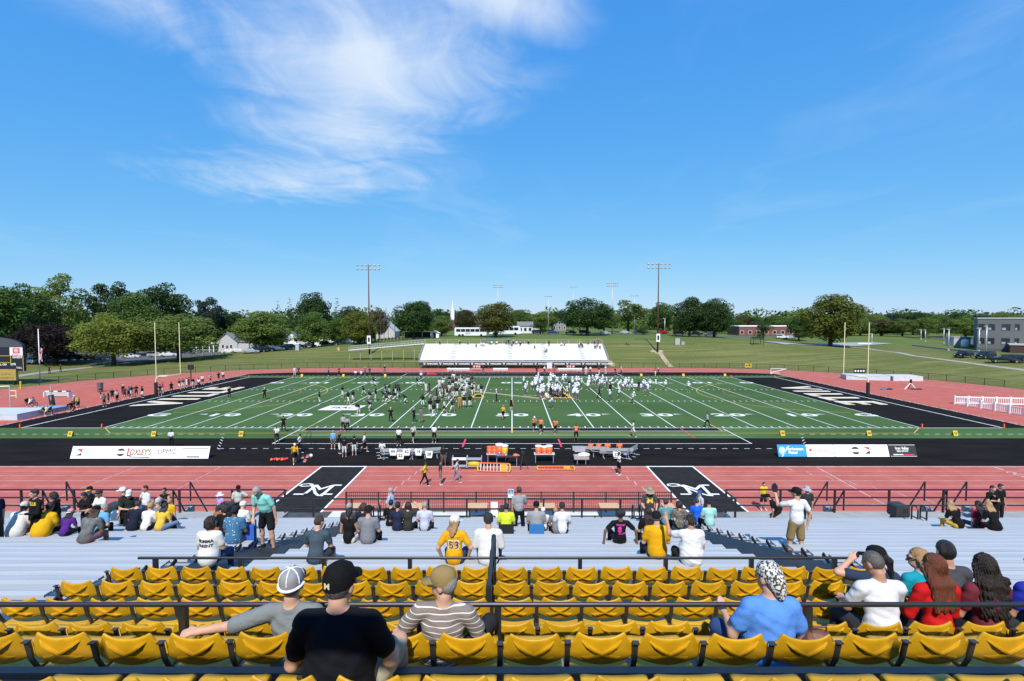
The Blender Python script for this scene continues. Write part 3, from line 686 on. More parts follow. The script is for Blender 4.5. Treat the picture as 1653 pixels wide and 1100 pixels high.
railing('ramp_railing', 'sloping black ramp rail right of the accessible parking sign', [((.8, Y(25), PZ + 1.5), (7.2, Y(25), PZ + .9)), ((.8, Y(25), PZ + 1.05), (7.2, Y(25), PZ + .45))], .022, [((.8, Y(25), PZ), 1.5), ((4.0, Y(25), PZ), 1.2)], square=True)
TAN = mat('bench_wood', (.52, .36, .20), .7, 0, .15, 6, stretch=(.5, 5, 5))
for px0, px1, w in ((563, 581, 'leftmost on the ramp platform'), (651, 683, 'right of the man in lavender'), (755, 787, 'left of the white board'), (863, 896, 'right of the accessible parking sign'), (967, 999, 'left of the man in the bucket hat'), (1069, 1087, 'rightmost on the ramp platform')):
    d = 28.3; x0, x1 = xat(px0, d, 1.5), xat(px1, d, 1.5); t = thing('wooden_table', 'tan wooden table, %s' % w, 'table', ((x0 + x1) / 2, Y(d), PZ)); hw = (x1 - x0) / 2
    MB().box(-hw, hw, -.33, -.01, .68, .74).build('tabletop_plank', TAN, t); MB().box(-hw, hw, .01, .33, .68, .7395).build('tabletop_plank', TAN, t)
    for sx in (-1, 1):
        for sy in (-1, 1): MB().box(sx * (hw - .1) - .03, sx * (hw - .1) + .03, sy * .26 - .03, sy * .26 + .03, 0, .68).build('leg', BLACKM, t)
t = thing('parking_sign', 'blue and white accessible parking sign on a post at the picket fence', 'sign', (xat(824.5, 28.9, 2.4), Y(28.9), PZ))
MB().box(-.03, .03, .0, .05, 0, 1.0).build('sign_post', BLACKM, t)
MB().box(-.16, .16, -.02, -.005, .95, 1.45).build('sign_plate', WHITE, t)
SBLUE = mat('sign_blue', (.03, .16, .42), .5)
MB().box(-.14, .14, -.026, -.021, 1.18, 1.43).build('sign_panel', SBLUE, t)
mb = MB(); mb.tube([(0.05 * math.cos(a), -.03, 1.255 + .05 * math.sin(a)) for a in [R(120 + 25 * i) for i in range(11)]], .009, 6); mb.tube([(-.02, -.03, 1.40), (-.02, -.03, 1.31), (.04, -.03, 1.31), (.075, -.03, 1.23)], .011, 6); mb.lathe([(.0, -.02), (.02, 0), (0, .02)], 8, (-.02, -.032, 1.405)); mb.build('wheelchair_symbol', WHITE, t)
mb = MB(); lettering(mb, 'RESERVED', .06, (0, -.024, 1.11), (1, 0, 0), (0, 0, 1), bold=True); lettering(mb, 'PARKING', .06, (0, -.024, 1.03), (1, 0, 0), (0, 0, 1), bold=True); mb.build('sign_lettering', SBLUE, t)
t = thing('white_board', 'white slatted board standing on the ramp platform left of the sign', 'board', (xat(798, 28.2, 2), Y(28.2), PZ))
for i in range(4): MB().box(-.2 + i * .1, -.115 + i * .1, -.02, .02, .05, .95).build('slat', WHITE, t)
MB().box(-.2, .185, .02, .05, .2, .3).build('cross_bar', WHITE, t)
t = thing('water_jug', 'black rounded water jug on the ramp platform beside the sign', 'jug', (xat(811, 28.2, 2), Y(28.2), PZ))
MB().lathe([(.14, 0), (.17, .05), (.17, .45), (.14, .55), (.10, .62), (.12, .68), (.10, .74)], 14).build('jug_body', BLACKM, t, smooth=True); MB().box(-.03, .03, -.24, -.15, .12, .18).build('tap', BLACKM, t)
# pale inner wall of the ramp
MB().box(-1.0, .75, Y(25.6), Y(25.75), PZ, PZ + .85).build('ramp_wall', mat('wall_white', (.72, .72, .70), .8, 0, .06, 2), plat)
# hooded trash cans
def trash(px, d, label, base=None):
    z = (WZ if base is None else base); x = xat(px, d, z); t = thing('trash_can', label, 'trash can', (x, Y(d), z)); t.scale = (.74, .74, .9)
    MB().box(-.34, .34, -.34, .34, 0, .42).build('base', CONC, t)
    bag = MB(); bag.lathe([(.30, .36), (.40, .42), (.42, .55), (.38, .66), (.36, .72)], 12); bag.build('bin_liner', mat('bin_bag', (.012, .012, .013), .25, 0, .2, 10, .8, 12), t, smooth=True)
    MB().box(-.36, .36, -.36, .36, .72, .80).build('hood_collar', BLACKM, t)
    h = MB(); h.prism([(-.40, .80), (.40, .80), (.37, 1.22), (.28, 1.30), (-.28, 1.30), (-.37, 1.22)], .72, (0, -.36, 0)); h.build('hood', mat('bin_hood', (.03, .03, .032), .5, 0, .1, 5), t)
    MB().box(.402, .405, -.25, .25, .95, 1.15).build('flap', DARK, t); MB().box(-.05, .28, -.365, -.361, .95, 1.15).build('flap', DARK, t)
trash(1449, 20.9, 'black hooded trash can with a bin bag at the front right of the stand')
trash(186, 20.9, 'black hooded trash can behind the woman in the white shirt, far left')
trash(365, 20.9, 'black hooded trash can in front of the man in the blue dotted shirt')
# unseen press box and roof behind the camera, too low to shade the chairs
pb = thing('press_box', 'press box with a flat roof at the back of the stand', 'building', (0, Y(-4.6), ZC - 2.66))
MB().box(-16, 16, -2.0, 2.0, .0, 4.3).build('wall', CONCD, pb); MB().box(-16.4, 16.4, -2.2, 2.15, 4.31, 4.55).build('roof', BLACKM, pb)
for i in range(8): MB().box(-15 + i * 3.8, -12 + i * 3.8, 2.003, 2.03, 1.2, 3.2).build('window', mat('glass_dark', (.02, .025, .03), .05, 0, spec=.8), pb)
# unseen beam on posts, added to shade a band along the second chair row
pr = thing('shadow_beam', 'long dark banner rail on posts in front of the press box', 'rail', (0, Y(-.6), ZC - 2.66))
MB().box(-16, 16, -.03, .03, 4.78, 5.03).build('banner', BLACKM, pr); [MB().box(x - .06, x + .06, .035, .14, 0, 5.0).build('post', BLACKM, pr) for x in (-15, -9, -3.4, 2.6, 9, 15)]  # bare beam for the shadow band, no real banner
# ------------------------------------------------------------------ trees
def leaf_mat(name, dark, light):
    m = bpy.data.materials.new(name); m.use_nodes = True; nt = m.node_tree; N = nt.nodes; L = nt.links; b = N['Principled BSDF']
    at_ = N.new('ShaderNodeAttribute'); at_.attribute_name = 'tint'
    oi = N.new('ShaderNodeObjectInfo')
    mx = N.new('ShaderNodeMix'); mx.data_type = 'RGBA'; L.new(at_.outputs['Fac'], mx.inputs[0]); mx.inputs[6].default_value = (*dark, 1); mx.inputs[7].default_value = (*light, 1)
    hs = N.new('ShaderNodeHueSaturation'); L.new(mx.outputs[2], hs.inputs['Color'])
    mr = N.new('ShaderNodeMapRange'); L.new(oi.outputs['Random'], mr.inputs[0]); mr.inputs[3].default_value = .75; mr.inputs[4].default_value = 1.2; L.new(mr.outputs[0], hs.inputs['Value'])
    L.new(hs.outputs[0], b.inputs['Base Color']); b.inputs['Roughness'].default_value = .7; b.inputs['Specular IOR Level'].default_value = .2
    tr = N.new('ShaderNodeBsdfTranslucent'); L.new(hs.outputs[0], tr.inputs[0]); ms = N.new('ShaderNodeMixShader'); ms.inputs[0].default_value = .38
    L.new(b.outputs[0], ms.inputs[1]); L.new(tr.outputs[0], ms.inputs[2]); L.new(ms.outputs[0], N['Material Output'].inputs[0])
    return m
LEAF = {'dark': leaf_mat('leaf_dark', (0.017, 0.041, 0.011), (0.062, 0.117, 0.028)), 'mid': leaf_mat('leaf_mid', (0.04, 0.085, 0.016), (0.135, 0.215, 0.044)),
        'light': leaf_mat('leaf_light', (0.07, 0.118, 0.022), (0.225, 0.295, 0.065)), 'yellow': leaf_mat('leaf_yellow', (0.075, 0.105, 0.016), (0.235, 0.265, 0.045)),
        'copper': leaf_mat('leaf_copper', (0.014, 0.010, 0.011), (0.047, 0.030, 0.028)), 'orange': leaf_mat('leaf_orange', (0.055, 0.085, 0.015), (0.215, 0.185, 0.04)), 'brown': leaf_mat('leaf_brown', (0.045, 0.05, 0.018), (0.15, 0.13, 0.052)), 'blue': leaf_mat('leaf_blue', (0.019, 0.041, 0.028), (0.066, 0.108, 0.076))}
BARK = mat('bark', (.060, .045, .034), .95, 0, .35, 3, .8, 8, stretch=(4, 4, .6))
def crown_mesh(name, lobes, nleaf, size, seed, droop=.25, flat=1.0):
    g = np.random.default_rng(seed); w = np.array([l[3] ** 2 for l in lobes]); idx = g.choice(len(lobes), nleaf, p=w / w.sum())
    L_ = np.array(lobes); c = L_[idx, :3]; r = L_[idx, 3:4]
    d = g.normal(size=(nleaf, 3)); d[:, 2] += .25; d /= np.linalg.norm(d, axis=1, keepdims=True)
    rad = r * (1 - .45 * g.random((nleaf, 1)) ** 2.2 + .12 * g.random((nleaf, 1)))
    p = c + d * rad * np.array([1, 1, .8 * flat])
    n = d * .8 + g.normal(size=(nleaf, 3)) * .55; n[:, 2] += droop; n /= np.linalg.norm(n, axis=1, keepdims=True)
    t = np.cross(n, g.normal(size=(nleaf, 3))); t /= np.linalg.norm(t, axis=1, keepdims=True); b = np.cross(n, t)
    s = size * (.6 + .8 * g.random((nleaf, 1)))
    q = np.stack([p - t * s - b * s * .25, p + b * s * .55 - t * .2 * s, p + t * s, p - b * s * .55 + t * .1 * s], 1).reshape(-1, 3)
    me = bpy.data.meshes.new(name); me.from_pydata(q.tolist(), [], np.arange(nleaf * 4).reshape(-1, 4).tolist())
    ca = me.attributes.new('tint', 'FLOAT', 'FACE')
    lobet = g.random(len(lobes)); ti = np.clip(.25 + .5 * lobet[idx] + .35 * (g.random(nleaf) - .5), 0, 1); ca.data.foreach_set('value', ti.astype(np.float32))
    me.materials.append(LEAF['mid']); return me
def limbs_mesh(name, H, lobes, seed, tr=.32, base=.28):
    q = random.Random(seed); mb = MB()
    top = Vector((q.uniform(-.3, .3), q.uniform(-.3, .3), H * .72))
    pts = [Vector((0, 0, -.4)), Vector((0, 0, .3)), Vector((q.uniform(-.1, .1), 0, H * .2)), Vector((q.uniform(-.25, .25), q.uniform(-.2, .2), H * .42)), top]
    mb.tube(pts, [tr * 1.5, tr * 1.1, tr, tr * .7, tr * .2], 8)
    for l in sorted(lobes, key=lambda l: -l[3])[:16]:
        a = q.uniform(base, .55); s = pts[2].lerp(pts[3], min(1, max(0, (a - .2) / .22))) if a < .42 else pts[3].lerp(top, (a - .42) / .3)
        e = Vector(l[:3]); m_ = s.lerp(e, .5) + Vector((0, 0, -.06 * H * q.random()))
        mb.tube([s, m_, e], [tr * .42, tr * .28, tr * .06], 6)
    return mb.mesh(name, BARK, smooth=True)
def mk_tree(kind, seed):
    q = random.Random(seed); lobes = []; H = 15.0
    if kind in ('round', 'wide', 'airy', 'oak'):
        a, b, zc, N_ = {'round': (5.6, 7.1, 7.6, 66), 'wide': (6.6, 7.0, 7.6, 74), 'airy': (5.2, 6.2, 9.0, 34), 'oak': (6.0, 6.9, 7.9, 58)}[kind]
        for i in range(N_):
            while True:
                v = Vector((q.uniform(-1, 1), q.uniform(-1, 1), q.uniform(-1, 1)))
                if .35 < v.length < 1: break
            v = v.normalized() * (v.length ** .5) * q.uniform(.74, .98)
            if v.z < -.7: v.z *= .85
            r = q.uniform(1.25, 2.2) * (.72 if kind == 'airy' else 1)
            lobes.append((v.x * (a - r * .6), v.y * (a - r * .6), zc + v.z * (b - r * .5), r))
        me = crown_mesh('crown', lobes, 14000 if kind != 'airy' else 6500, .215 if kind != 'airy' else .20, seed)
    elif kind == 'spruce':
        for i in range(26):
            t = i / 25; rr = (1 - t) * 2.9 + .15; z = 1.5 + 13.2 * t
            for k in range(max(1, int(6 * (1 - t) + 1.5))): an = q.uniform(0, 6.28); lobes.append((rr * .62 * math.cos(an), rr * .62 * math.sin(an), z - .25 * rr, max(.3, rr * .42)))
        me = crown_mesh('crown', lobes, 3600, .20, seed, droop=-.2, flat=.6)
    elif kind == 'bush':
        for i in range(16): lobes.append((q.uniform(-3, 3), q.uniform(-3, 3), q.uniform(2.5, 9), q.uniform(1.6, 2.6)))
        me = crown_mesh('crown', lobes, 2200, .30, seed)
    return me, limbs_mesh('trunk', H, lobes, seed + 5, .20 if kind == 'spruce' else .34)
PROTO = {}
for k, n in (('round', 4), ('wide', 2), ('oak', 3), ('airy', 2), ('spruce', 2), ('bush', 1)):
    PROTO[k] = [mk_tree(k, 100 + 13 * i + hash(len(k)) % 7) for i in range(n)]
_tc = [0]
def tree(kind, px, vtop, wpx, d, col, label, group=None, full=None):
    """a tree whose crown spans wpx in the picture at the distance d"""
    y = Y(d); x = (px - 826.5) * d / FPX; z = tz(x, y); i = _tc[0]; _tc[0] += 1
    ztop = CAM.z - (vtop - 515.3) * d / FPX; h = max(ztop - z, 3); w = wpx * d / FPX
    base_w = {'round': 11.2, 'wide': 13.2, 'oak': 12.0, 'airy': 10.8, 'spruce': 6.0, 'bush': 9.0}[kind]; base_h = {'bush': 11.0}.get(kind, 14.7)
    cm, tm = PROTO[kind][i % len(PROTO[kind])]
    t = thing({'spruce': 'spruce_tree', 'bush': 'bush'}.get(kind, 'tree'), label, 'bush' if kind == 'bush' else 'tree', (x, y, z - .1), (i * 2.399) % 6.283, group)
    t.scale = (w / base_w, w / base_w, h / base_h)
    c = obj_from('crown', cm, t); c.material_slots[0].link = 'OBJECT'; c.material_slots[0].material = LEAF[col]
    obj_from('trunk', tm, t)
    return t
G1 = 'trees behind the left car park'; G2 = 'trees along the road behind the lawn'; G3 = 'trees in the far tree line on the right'
T = [('oak', -25, 455, 130, 128, 'mid', 'tall broad green tree cut by the left picture edge', G1), ('oak', 38, 452, 96, 142, 'mid', 'tall dark green tree above the scoreboard', G1), ('airy', 96, 442, 100, 168, 'light', 'tall airy pale green tree left of the two dark crowns', G1),
     ('airy', 180, 448, 78, 172, 'dark', 'tall thin dark tree with bare lower trunk, left of the rounded dark crown', G1), ('oak', 263, 451, 96, 178, 'dark', 'high rounded dark green tree behind the left goal post', G1), ('wide', 88, 516, 128, 128, 'copper', 'dark purple copper beech behind the flagpole', G1),
     ('wide', 182, 501, 122, 126, 'yellow', 'yellow-green maple right of the copper beech', G1), ('round', 214, 470, 92, 158, 'mid', 'green tree rising behind the yellow-green maple', G1), ('wide', 288, 503, 130, 136, 'light', 'light green broad tree right behind the left goal post', G1),
     ('airy', 338, 474, 52, 195, 'blue', 'thin bluish conifer-like tree standing above the house', G1), ('wide', 372, 501, 88, 205, 'dark', 'dark tree behind the grey gabled house', G1), ('round', 425, 501, 104, 160, 'light', 'bright green tree right of the gabled house', G1),
     ('spruce', 449, 487, 26, 205, 'dark', 'left one of the two dark spruces', G1), ('spruce', 468, 480, 30, 205, 'dark', 'right one of the two dark spruces', G1), ('oak', 505, 466, 68, 195, 'dark', 'tall dark tree right of the two spruces', G1), ('round', 505, 502, 68, 168, 'mid', 'green tree in front of the tall dark one by the garages', G1),
     ('spruce', 545, 482, 40, 200, 'dark', 'dark spruce left of the left floodlight mast', G2), ('oak', 566, 490, 62, 198, 'dark', 'dark crown just behind the left floodlight mast', G2), ('round', 580, 500, 64, 164, 'yellow', 'yellow-green tree at the foot of the left floodlight mast', G2), ('oak', 612, 494, 36, 185, 'brown', 'small brownish tree right of the left floodlight mast', G2), ('round', 545, 512, 46, 172, 'mid', 'small green tree between the garages and the left mast', G2),
     ('oak', 668, 482, 76, 172, 'dark', 'big round dark maple left of the white steeple', G2), ('round', 713, 508, 44, 200, 'light', 'small pale tree left of the steeple church', G2), ('wide', 715, 499, 60, 330, 'dark', 'low dark tree far behind the steeple church', G2), ('oak', 752, 498, 44, 262, 'brown', 'reddish brown tree right of the steeple', G2),
     ('round', 800, 483, 72, 176, 'orange', 'round tree turning orange at its top, in the middle of the picture', G2), ('round', 842, 498, 44, 240, 'mid', 'green tree right of the orange-topped one', G2), ('wide', 872, 500, 60, 262, 'light', 'pale green tree above the white house', G2), ('bush', 872, 519, 26, 205, 'dark', 'dark rounded bush right of the white house', G2), ('oak', 905, 499, 60, 270, 'dark', 'dark tree left of the big dark crown', G2),
     ('wide', 948, 478, 92, 190, 'dark', 'big dark green tree left of the white light mast', G2), ('oak', 975, 492, 50, 210, 'mid', 'green tree right behind the white light mast', G2), ('airy', 1014, 484, 70, 232, 'light', 'paler tree between the white mast and the right brown mast', G2), ('bush', 1038, 523, 20, 200, 'mid', 'small green bush left of the right brown mast', G2),
     ('oak', 1070, 485, 58, 215, 'mid', 'green tree directly behind the right brown mast', G2), ('round', 1113, 478, 62, 178, 'dark', 'left one of the twin dark trees right of the brown mast', G2), ('round', 1153, 481, 70, 180, 'dark', 'right one of the twin dark trees right of the brown mast', G2), ('bush', 1232, 519, 25, 190, 'dark', 'small round dark tree in front of the brick school', G2),
     ('round', 1341, 471, 100, 160, 'yellow', 'large yellow-green maple standing alone left of the right goal post', G2), ('round', 1290, 509, 40, 190, 'mid', 'green tree left of the large lone maple', G2)]
for a in T: tree(*a)
q = random.Random(3); n = 0
for px in list(range(1180, 1320, 22)) + list(range(1372, 1700, 17)):
    v = 497 + q.uniform(0, 8) + max(0, (1653 - px)) * .010; d = q.uniform(250, 300) if n % 2 else q.uniform(205, 240)
    if px < 1325: d = q.uniform(262, 300)
    if px > 1560 and n % 2 == 0: d = 235
    tree(q.choice(['oak', 'round', 'wide']), px, v if n % 2 else v + 9, q.uniform(40, 58), d, q.choice(['dark', 'dark', 'mid', 'light', 'blue', 'brown'] if n % 3 else ['mid', 'light']), '%s tree from the left in the far tree line on the right' % ORD[n], G3); n += 1
# far wooded ridge that closes the view
def woods(name, x0, x1, y, h, n, seed, col, dens=.5):
    g = np.random.default_rng(seed); lob = []
    for i in range(n): x = g.uniform(x0, x1); hh = h * g.uniform(.6, 1.1); lob += [(x, y + g.uniform(-25, 25), hh * .55, hh * .45), (x + g.uniform(-3, 3), y + g.uniform(-20, 20), hh * .28, hh * .38)]
    me = crown_mesh(name, lob, 42000, 1.25, seed); me.materials[0] = LEAF[col]; o = obj_from(name, me); tag(o, 'far dark green woods closing the horizon behind the trees', 'woods', kind='stuff'); return o
woods('far_woods', -520, 620, 330, 21.0, 300, 5, 'mid')
woods('far_woods', 60, 640, 285, 17.0, 210, 9, 'mid')['label'] = 'far mid-green woods behind the car park on the right'
woods('far_woods', -330, -60, 190, 14.0, 80, 12, 'mid')['label'] = 'dark wooded belt behind the left car park'

# ------------------------------------------------------------------ vehicles
GLASS = mat('car_glass', (.015, .018, .022), .06, 0, spec=.8); TYRE = mat('tyre', (.012, .012, .012), .85); RIM = mat('rim', (.5, .5, .5), .3, .8); LAMP = mat('head_lamp', (.8, .8, .78), .2); TAIL = mat('tail_lamp', (.35, .01, .01), .3)
_paint = {}
def paint(c):
    return mat('car_paint_%d_%d_%d' % c, srgb(*c), .25, .25, spec=.6)
def car_meshes(kind):
    P = {'sedan': (4.7, 1.8, [(-2.35, .35), (-2.3, .85), (-1.75, .95), (-1.15, 1.42), (.35, 1.44), (1.15, .98), (2.15, .85), (2.35, .6), (2.33, .32)]),
         'suv': (4.7, 1.9, [(-2.35, .4), (-2.33, 1.0), (-2.15, 1.65), (-1.9, 1.72), (.35, 1.72), (1.05, 1.12), (2.2, 1.0), (2.36, .75), (2.33, .38)]),
         'pickup': (5.6, 1.95, [(-2.8, .5), (-2.8, 1.12), (-.75, 1.12), (-.6, 1.82), (.75, 1.84), (1.4, 1.22), (2.65, 1.12), (2.82, .85), (2.8, .45)])}[kind]
    Ln, Wd, prof = P; b = MB(); n = len(prof); hw = Wd / 2
    rings = []
    for s, k in ((-1, 1), (1, 1)):
        rings.append([(x, s * hw * (1 - (.16 if z > 1.15 else .03) * (z > .95)), z) for x, z in prof])
    b.add(rings[0] + rings[1], [tuple(range(n)), tuple(range(2 * n - 1, n - 1, -1))] + [(i, i + n, (i + 1) % n + n, (i + 1) % n) for i in range(n)])
    body = b.mesh('body', paint((120, 120, 120)))
    top = max(z for x, z in prof); belt = {'sedan': .95, 'suv': 1.08, 'pickup': 1.2}[kind]
    xs_ = [x for x, z in prof if z > belt + .2]; a0, a1 = min(xs_), max(xs_); w = MB()
    for s in (-1, 1):
        yy = s * (hw * .86 + .012); w.add([(a0 - .25, yy * 1.08, belt + .04), (a1 + .45, yy * 1.08, belt + .04), (a1 - .02, yy, top - .1), (a0 + .1, yy, top - .1)], [(0, 1, 2, 3)])
    win = w.mesh('side_window', GLASS); ws = MB(); ws.add([(a1 + .08, -hw * .78, top - .06), (a1 + .08, hw * .78, top - .06), (a1 + .80, hw * .86, belt + .02), (a1 + .80, -hw * .86, belt + .02)], [(0, 1, 2, 3)])
    wsm = ws.mesh('windscreen', GLASS)
    rw = MB(); rw.add([(a0 - .06, -hw * .76, top - .08), (a0 - .06, hw * .76, top - .08), (a0 - (.62 if kind == 'sedan' else .26), hw * .84, belt + .06), (a0 - (.62 if kind == 'sedan' else .26), -hw * .84, belt + .06)], [(0, 1, 2, 3)]); rwm = rw.mesh('rear_window', GLASS)
    wh = MB(); wh.lathe([(.0, -.11), (.26, -.11), (.34, -.08), (.34, .08), (.26, .11), (0, .11)], 14); whm = wh.mesh('wheel', TYRE)
    rm = MB(); rm.lathe([(0, -.118), (.2, -.118), (.2, .118), (0, .118)], 10); rmm = rm.mesh('rim', RIM)
    lm = MB(); lm.box(-.03, .03, -.18, .18, -.07, .07); lmm = lm.mesh('headlight', LAMP); tl = MB(); tl.box(-.03, .03, -.12, .12, -.1, .1); tlm = tl.mesh('tail_light', TAIL)
    return dict(body=body, win=win, ws=wsm, rw=rwm, wh=whm, rim=rmm, hl=lmm, tl=tlm, L=Ln, W=Wd, nose=prof[-2][0], z=prof[-2][1], tail=prof[0][0])
CARM = {k: car_meshes(k) for k in ('sedan', 'suv', 'pickup')}
def car(kind, loc, rz, c, label, group='cars parked behind the grass bank'):
    M = CARM[kind]; t = thing('parked_%s' % ('pickup' if kind == 'pickup' else 'car'), label, 'pickup' if kind == 'pickup' else 'car', loc, rz, group)
    b = obj_from('body', M['body'], t); b.material_slots[0].link = 'OBJECT'; b.material_slots[0].material = paint(c)
    obj_from('side_window', M['win'], t); obj_from('windscreen', M['ws'], t); obj_from('rear_window', M['rw'], t)
    for sx in (-1, 1):
        for sy in (-1, 1):
            w = obj_from('wheel', M['wh'], t, (sx * M['L'] * .31, sy * (M['W'] / 2 - .08), .34)); w.rotation_euler = (R(90), 0, 0); obj_from('rim', M['rim'], w)
    for sy in (-1, 1): obj_from('headlight', M['hl'], t, (M['nose'] + .0, sy * M['W'] * .34, M['z'] + .02)); obj_from('tail_light', M['tl'], t, (M['tail'] - .02, sy * M['W'] * .36, .85))
    return t
CN = {(20, 22, 26): 'black', (225, 225, 225): 'white', (160, 165, 170): 'silver', (30, 45, 110): 'blue', (70, 72, 76): 'grey', (150, 20, 25): 'red', (25, 30, 50): 'dark blue', (35, 80, 140): 'bright blue'}
def cars_row(items, what):
    for i, (k, px, d, rz, c) in enumerate(items):
        x = (px - 826.5) * d / FPX; y = Y(d); car(k, (x, y, tz(x, y) + .07), R(rz), c, '%s %s, %s from the left %s' % (CN[c], {'suv': 'tall car', 'sedan': 'car', 'pickup': 'pickup'}[k], ORD[i], what))
BK, WH, SV, BL, GR, RD_, DB, BB = list(CN)
cars_row([('suv', 868, 203, 5, BK), ('sedan', 893, 204, 4, BL), ('sedan', 921, 204, 183, DB), ('suv', 944, 206, 0, BK), ('sedan', 976, 203, 3, SV), ('sedan', 1009, 203, 2, SV), ('suv', 1033, 202, 0, GR), ('sedan', 1070, 203, 182, RD_), ('suv', 1097, 196, 5, BK), ('pickup', 1122, 196, 0, BK), ('suv', 1147, 198, 180, GR)], 'along the road behind the far stand')
cars_row([('sedan', 404, 152, 22, SV), ('sedan', 417, 155, 24, BK), ('suv', 430, 157, 26, BK), ('sedan', 446, 160, 26, WH), ('sedan', 459, 162, 26, GR), ('suv', 470, 165, 30, BK), ('sedan', 483, 168, 28, DB), ('sedan', 499, 171, 20, WH), ('suv', 527, 175, 10, BK), ('sedan', 548, 178, 12, SV), ('sedan', 563, 180, 12, WH), ('suv', 577, 181, 8, BK)], 'below the left garages')
cars_row([('suv', 22, 126, 80, BK), ('sedan', 38, 127, 84, WH), ('sedan', 50, 128, 86, SV), ('suv', 60, 128, 88, WH), ('sedan', 72, 129, 90, BB), ('suv', 100, 137, 60, BK), ('suv', 125, 140, 92, DB), ('suv', 148, 142, 90, BK), ('sedan', 165, 143, 90, GR), ('sedan', 209, 148, 20, WH), ('suv', 252, 150, 24, SV), ('sedan', 270, 151, 30, WH), ('sedan', 370, 158, 28, WH), ('sedan', 384, 158, 28, WH)], 'under the left trees')
cars_row([('suv', 1557, 124, -160, BK), ('suv', 1592, 121, -165, BK), ('pickup', 1624, 113, -30, BK), ('suv', 1262, 200, 0, WH), ('sedan', 1275, 201, 0, SV), ('suv', 1650, 112, -30, DB)], 'in front of the grey school building')
def bus(px, d, label, c=(235, 238, 242)):
    x = (px - 826.5) * d / FPX; y = Y(d); t = thing('coach_bus', label, 'bus', (x, y, tz(x, y) + .07))
    b = MB(); b.prism([(-6, .4), (-6, 3.0), (-5.7, 3.4), (5.4, 3.4), (5.9, 3.0), (6.05, 1.5), (6, .4)], 2.5, (0, -1.25, 0)); b.build('body', paint(c), t)
    for i in range(6): MB().box(-5.4 + i * 1.78, -3.8 + i * 1.78, -1.265, -1.252, 1.75, 2.85).build('side_window', GLASS, t)
    MB().box(6.0, 6.06, -1.1, 1.1, 1.5, 2.9).build('windscreen', GLASS, t)
    m = MB(); lettering(m, 'ELITE', .8, (-1, -1.27, 1.15), (1, 0, 0), (0, 0, 1), bold=True); m.build('lettering', mat('bus_blue', (.02, .08, .3), .5), t)
    for xx in (-4.2, -3.0, 4.0):
        for s in (-1, 1): w = MB(); w.lathe([(0, -.15), (.45, -.15), (.5, -.1), (.5, .1), (.45, .15), (0, .15)], 14); o = w.build('wheel', TYRE, t, loc=(xx, s * 1.12, .5)); o.rotation_euler = (R(90), 0, 0)
bus(760, 190, 'white coach bus parked behind the far stand, left of the orange-topped tree'); bus(815, 192, 'white coach bus partly hidden by the orange-topped tree')

# ------------------------------------------------------------------ buildings
BRICK = mat('brick_red', (.17, .065, .050), .9, 0, .18, 3); ROOFG = mat('roof_grey', (.16, .16, .165), .85, 0, .2, 2); SIDING = mat('siding_grey', (.42, .42, .41), .8, 0, .06, 2); PANE = mat('pane', (.02, .025, .03), .08, 0, spec=.7); SLATE = mat('slate', (.075, .078, .085), .7, 0, .15, 3)
def box_part(t, nm, m, x0, x1, y0, y1, z0, z1): return MB().box(x0, x1, y0, y1, z0, z1).build(nm, m, t)
def window(t, x, z, w, h, y=0.0, fm=None, sub=False):
    f = box_part(t, 'window', fm or WHITE, x - w / 2, x + w / 2, y - .06, y + .0, z, z + h)
    g = MB().box(x - w / 2 + .1, x + w / 2 - .1, y - .075, y - .061, z + .1, z + h - .1).build('pane', PANE, f); return f
def gable(t, w, dpt, h, rh, wm, rm, over=.35, along='x'):
    box_part(t, 'wall', wm, -w / 2, w / 2, 0, dpt, -1, h)
    r = MB()
    if along == 'x':   # ridge along x
        r.prism([(-over, h - .1), (dpt / 2, h + rh), (dpt + over, h - .1), (dpt / 2, h + rh - .22)], w + 2 * over, (-w / 2 - over, 0, 0), (0, 1, 0), (0, 0, 1), (1, 0, 0))
        g = MB()
        for sx in (-1, 1): g.prism([(0, h), (dpt, h), (dpt / 2, h + rh - .2)], .1, (sx * (w / 2 - .05) - .05, 0, 0), (0, 1, 0), (0, 0, 1), (1, 0, 0))
    else:
        r.prism([(-w / 2 - over, h - .1), (0, h + rh), (w / 2 + over, h - .1), (0, h + rh - .22)], dpt + 2 * over, (0, -over, 0))
        g = MB(); g.prism([(-w / 2, h), (w / 2, h), (0, h + rh - .2)], .1, (0, .01, 0))
    g.build('gable', wm, t); return r.build('roof', rm, t)
def place(px, d): x = (px - 826.5) * d / FPX; y = Y(d); return (x, y, tz(x, y))
t = thing('house', 'grey gabled house with a porch behind the left goal post', 'house', place(366, 172), R(-18))
rf = gable(t, 9, 9, 3.4, 3.2, SIDING, ROOFG, along='y'); MB().box(1.5, 2.2, 4, 4.7, 5.2, 7.8).build('chimney', BRICK, rf)
box_part(t, 'porch_roof', WHITE, -12, -3.5, -2.2, 3, 2.7, 2.95)
for xx in (-11.5, -8.6, -5.6, -3.8): box_part(t, 'porch_post', WHITE, xx - .12, xx + .12, -2.1, -1.9, -1, 2.7)
for xx in (-1.8, 1.8): window(t, xx, 1.1, 1.1, 1.4)
box_part(t, 'door', BRICK, -.5, .5, -.05, -.01, 0, 2.1); r2 = MB(); r2.prism([(0, 3.3), (9, 3.3), (4.5, 6.4)], 7, (4.5, 0, 0), (0, 1, 0), (0, 0, 1), (1, 0, 0)); r2.build('wing_roof', ROOFG, t); box_part(t, 'wing_wall', SIDING, 4.51, 11.5, .3, 8.7, -1, 3.4)
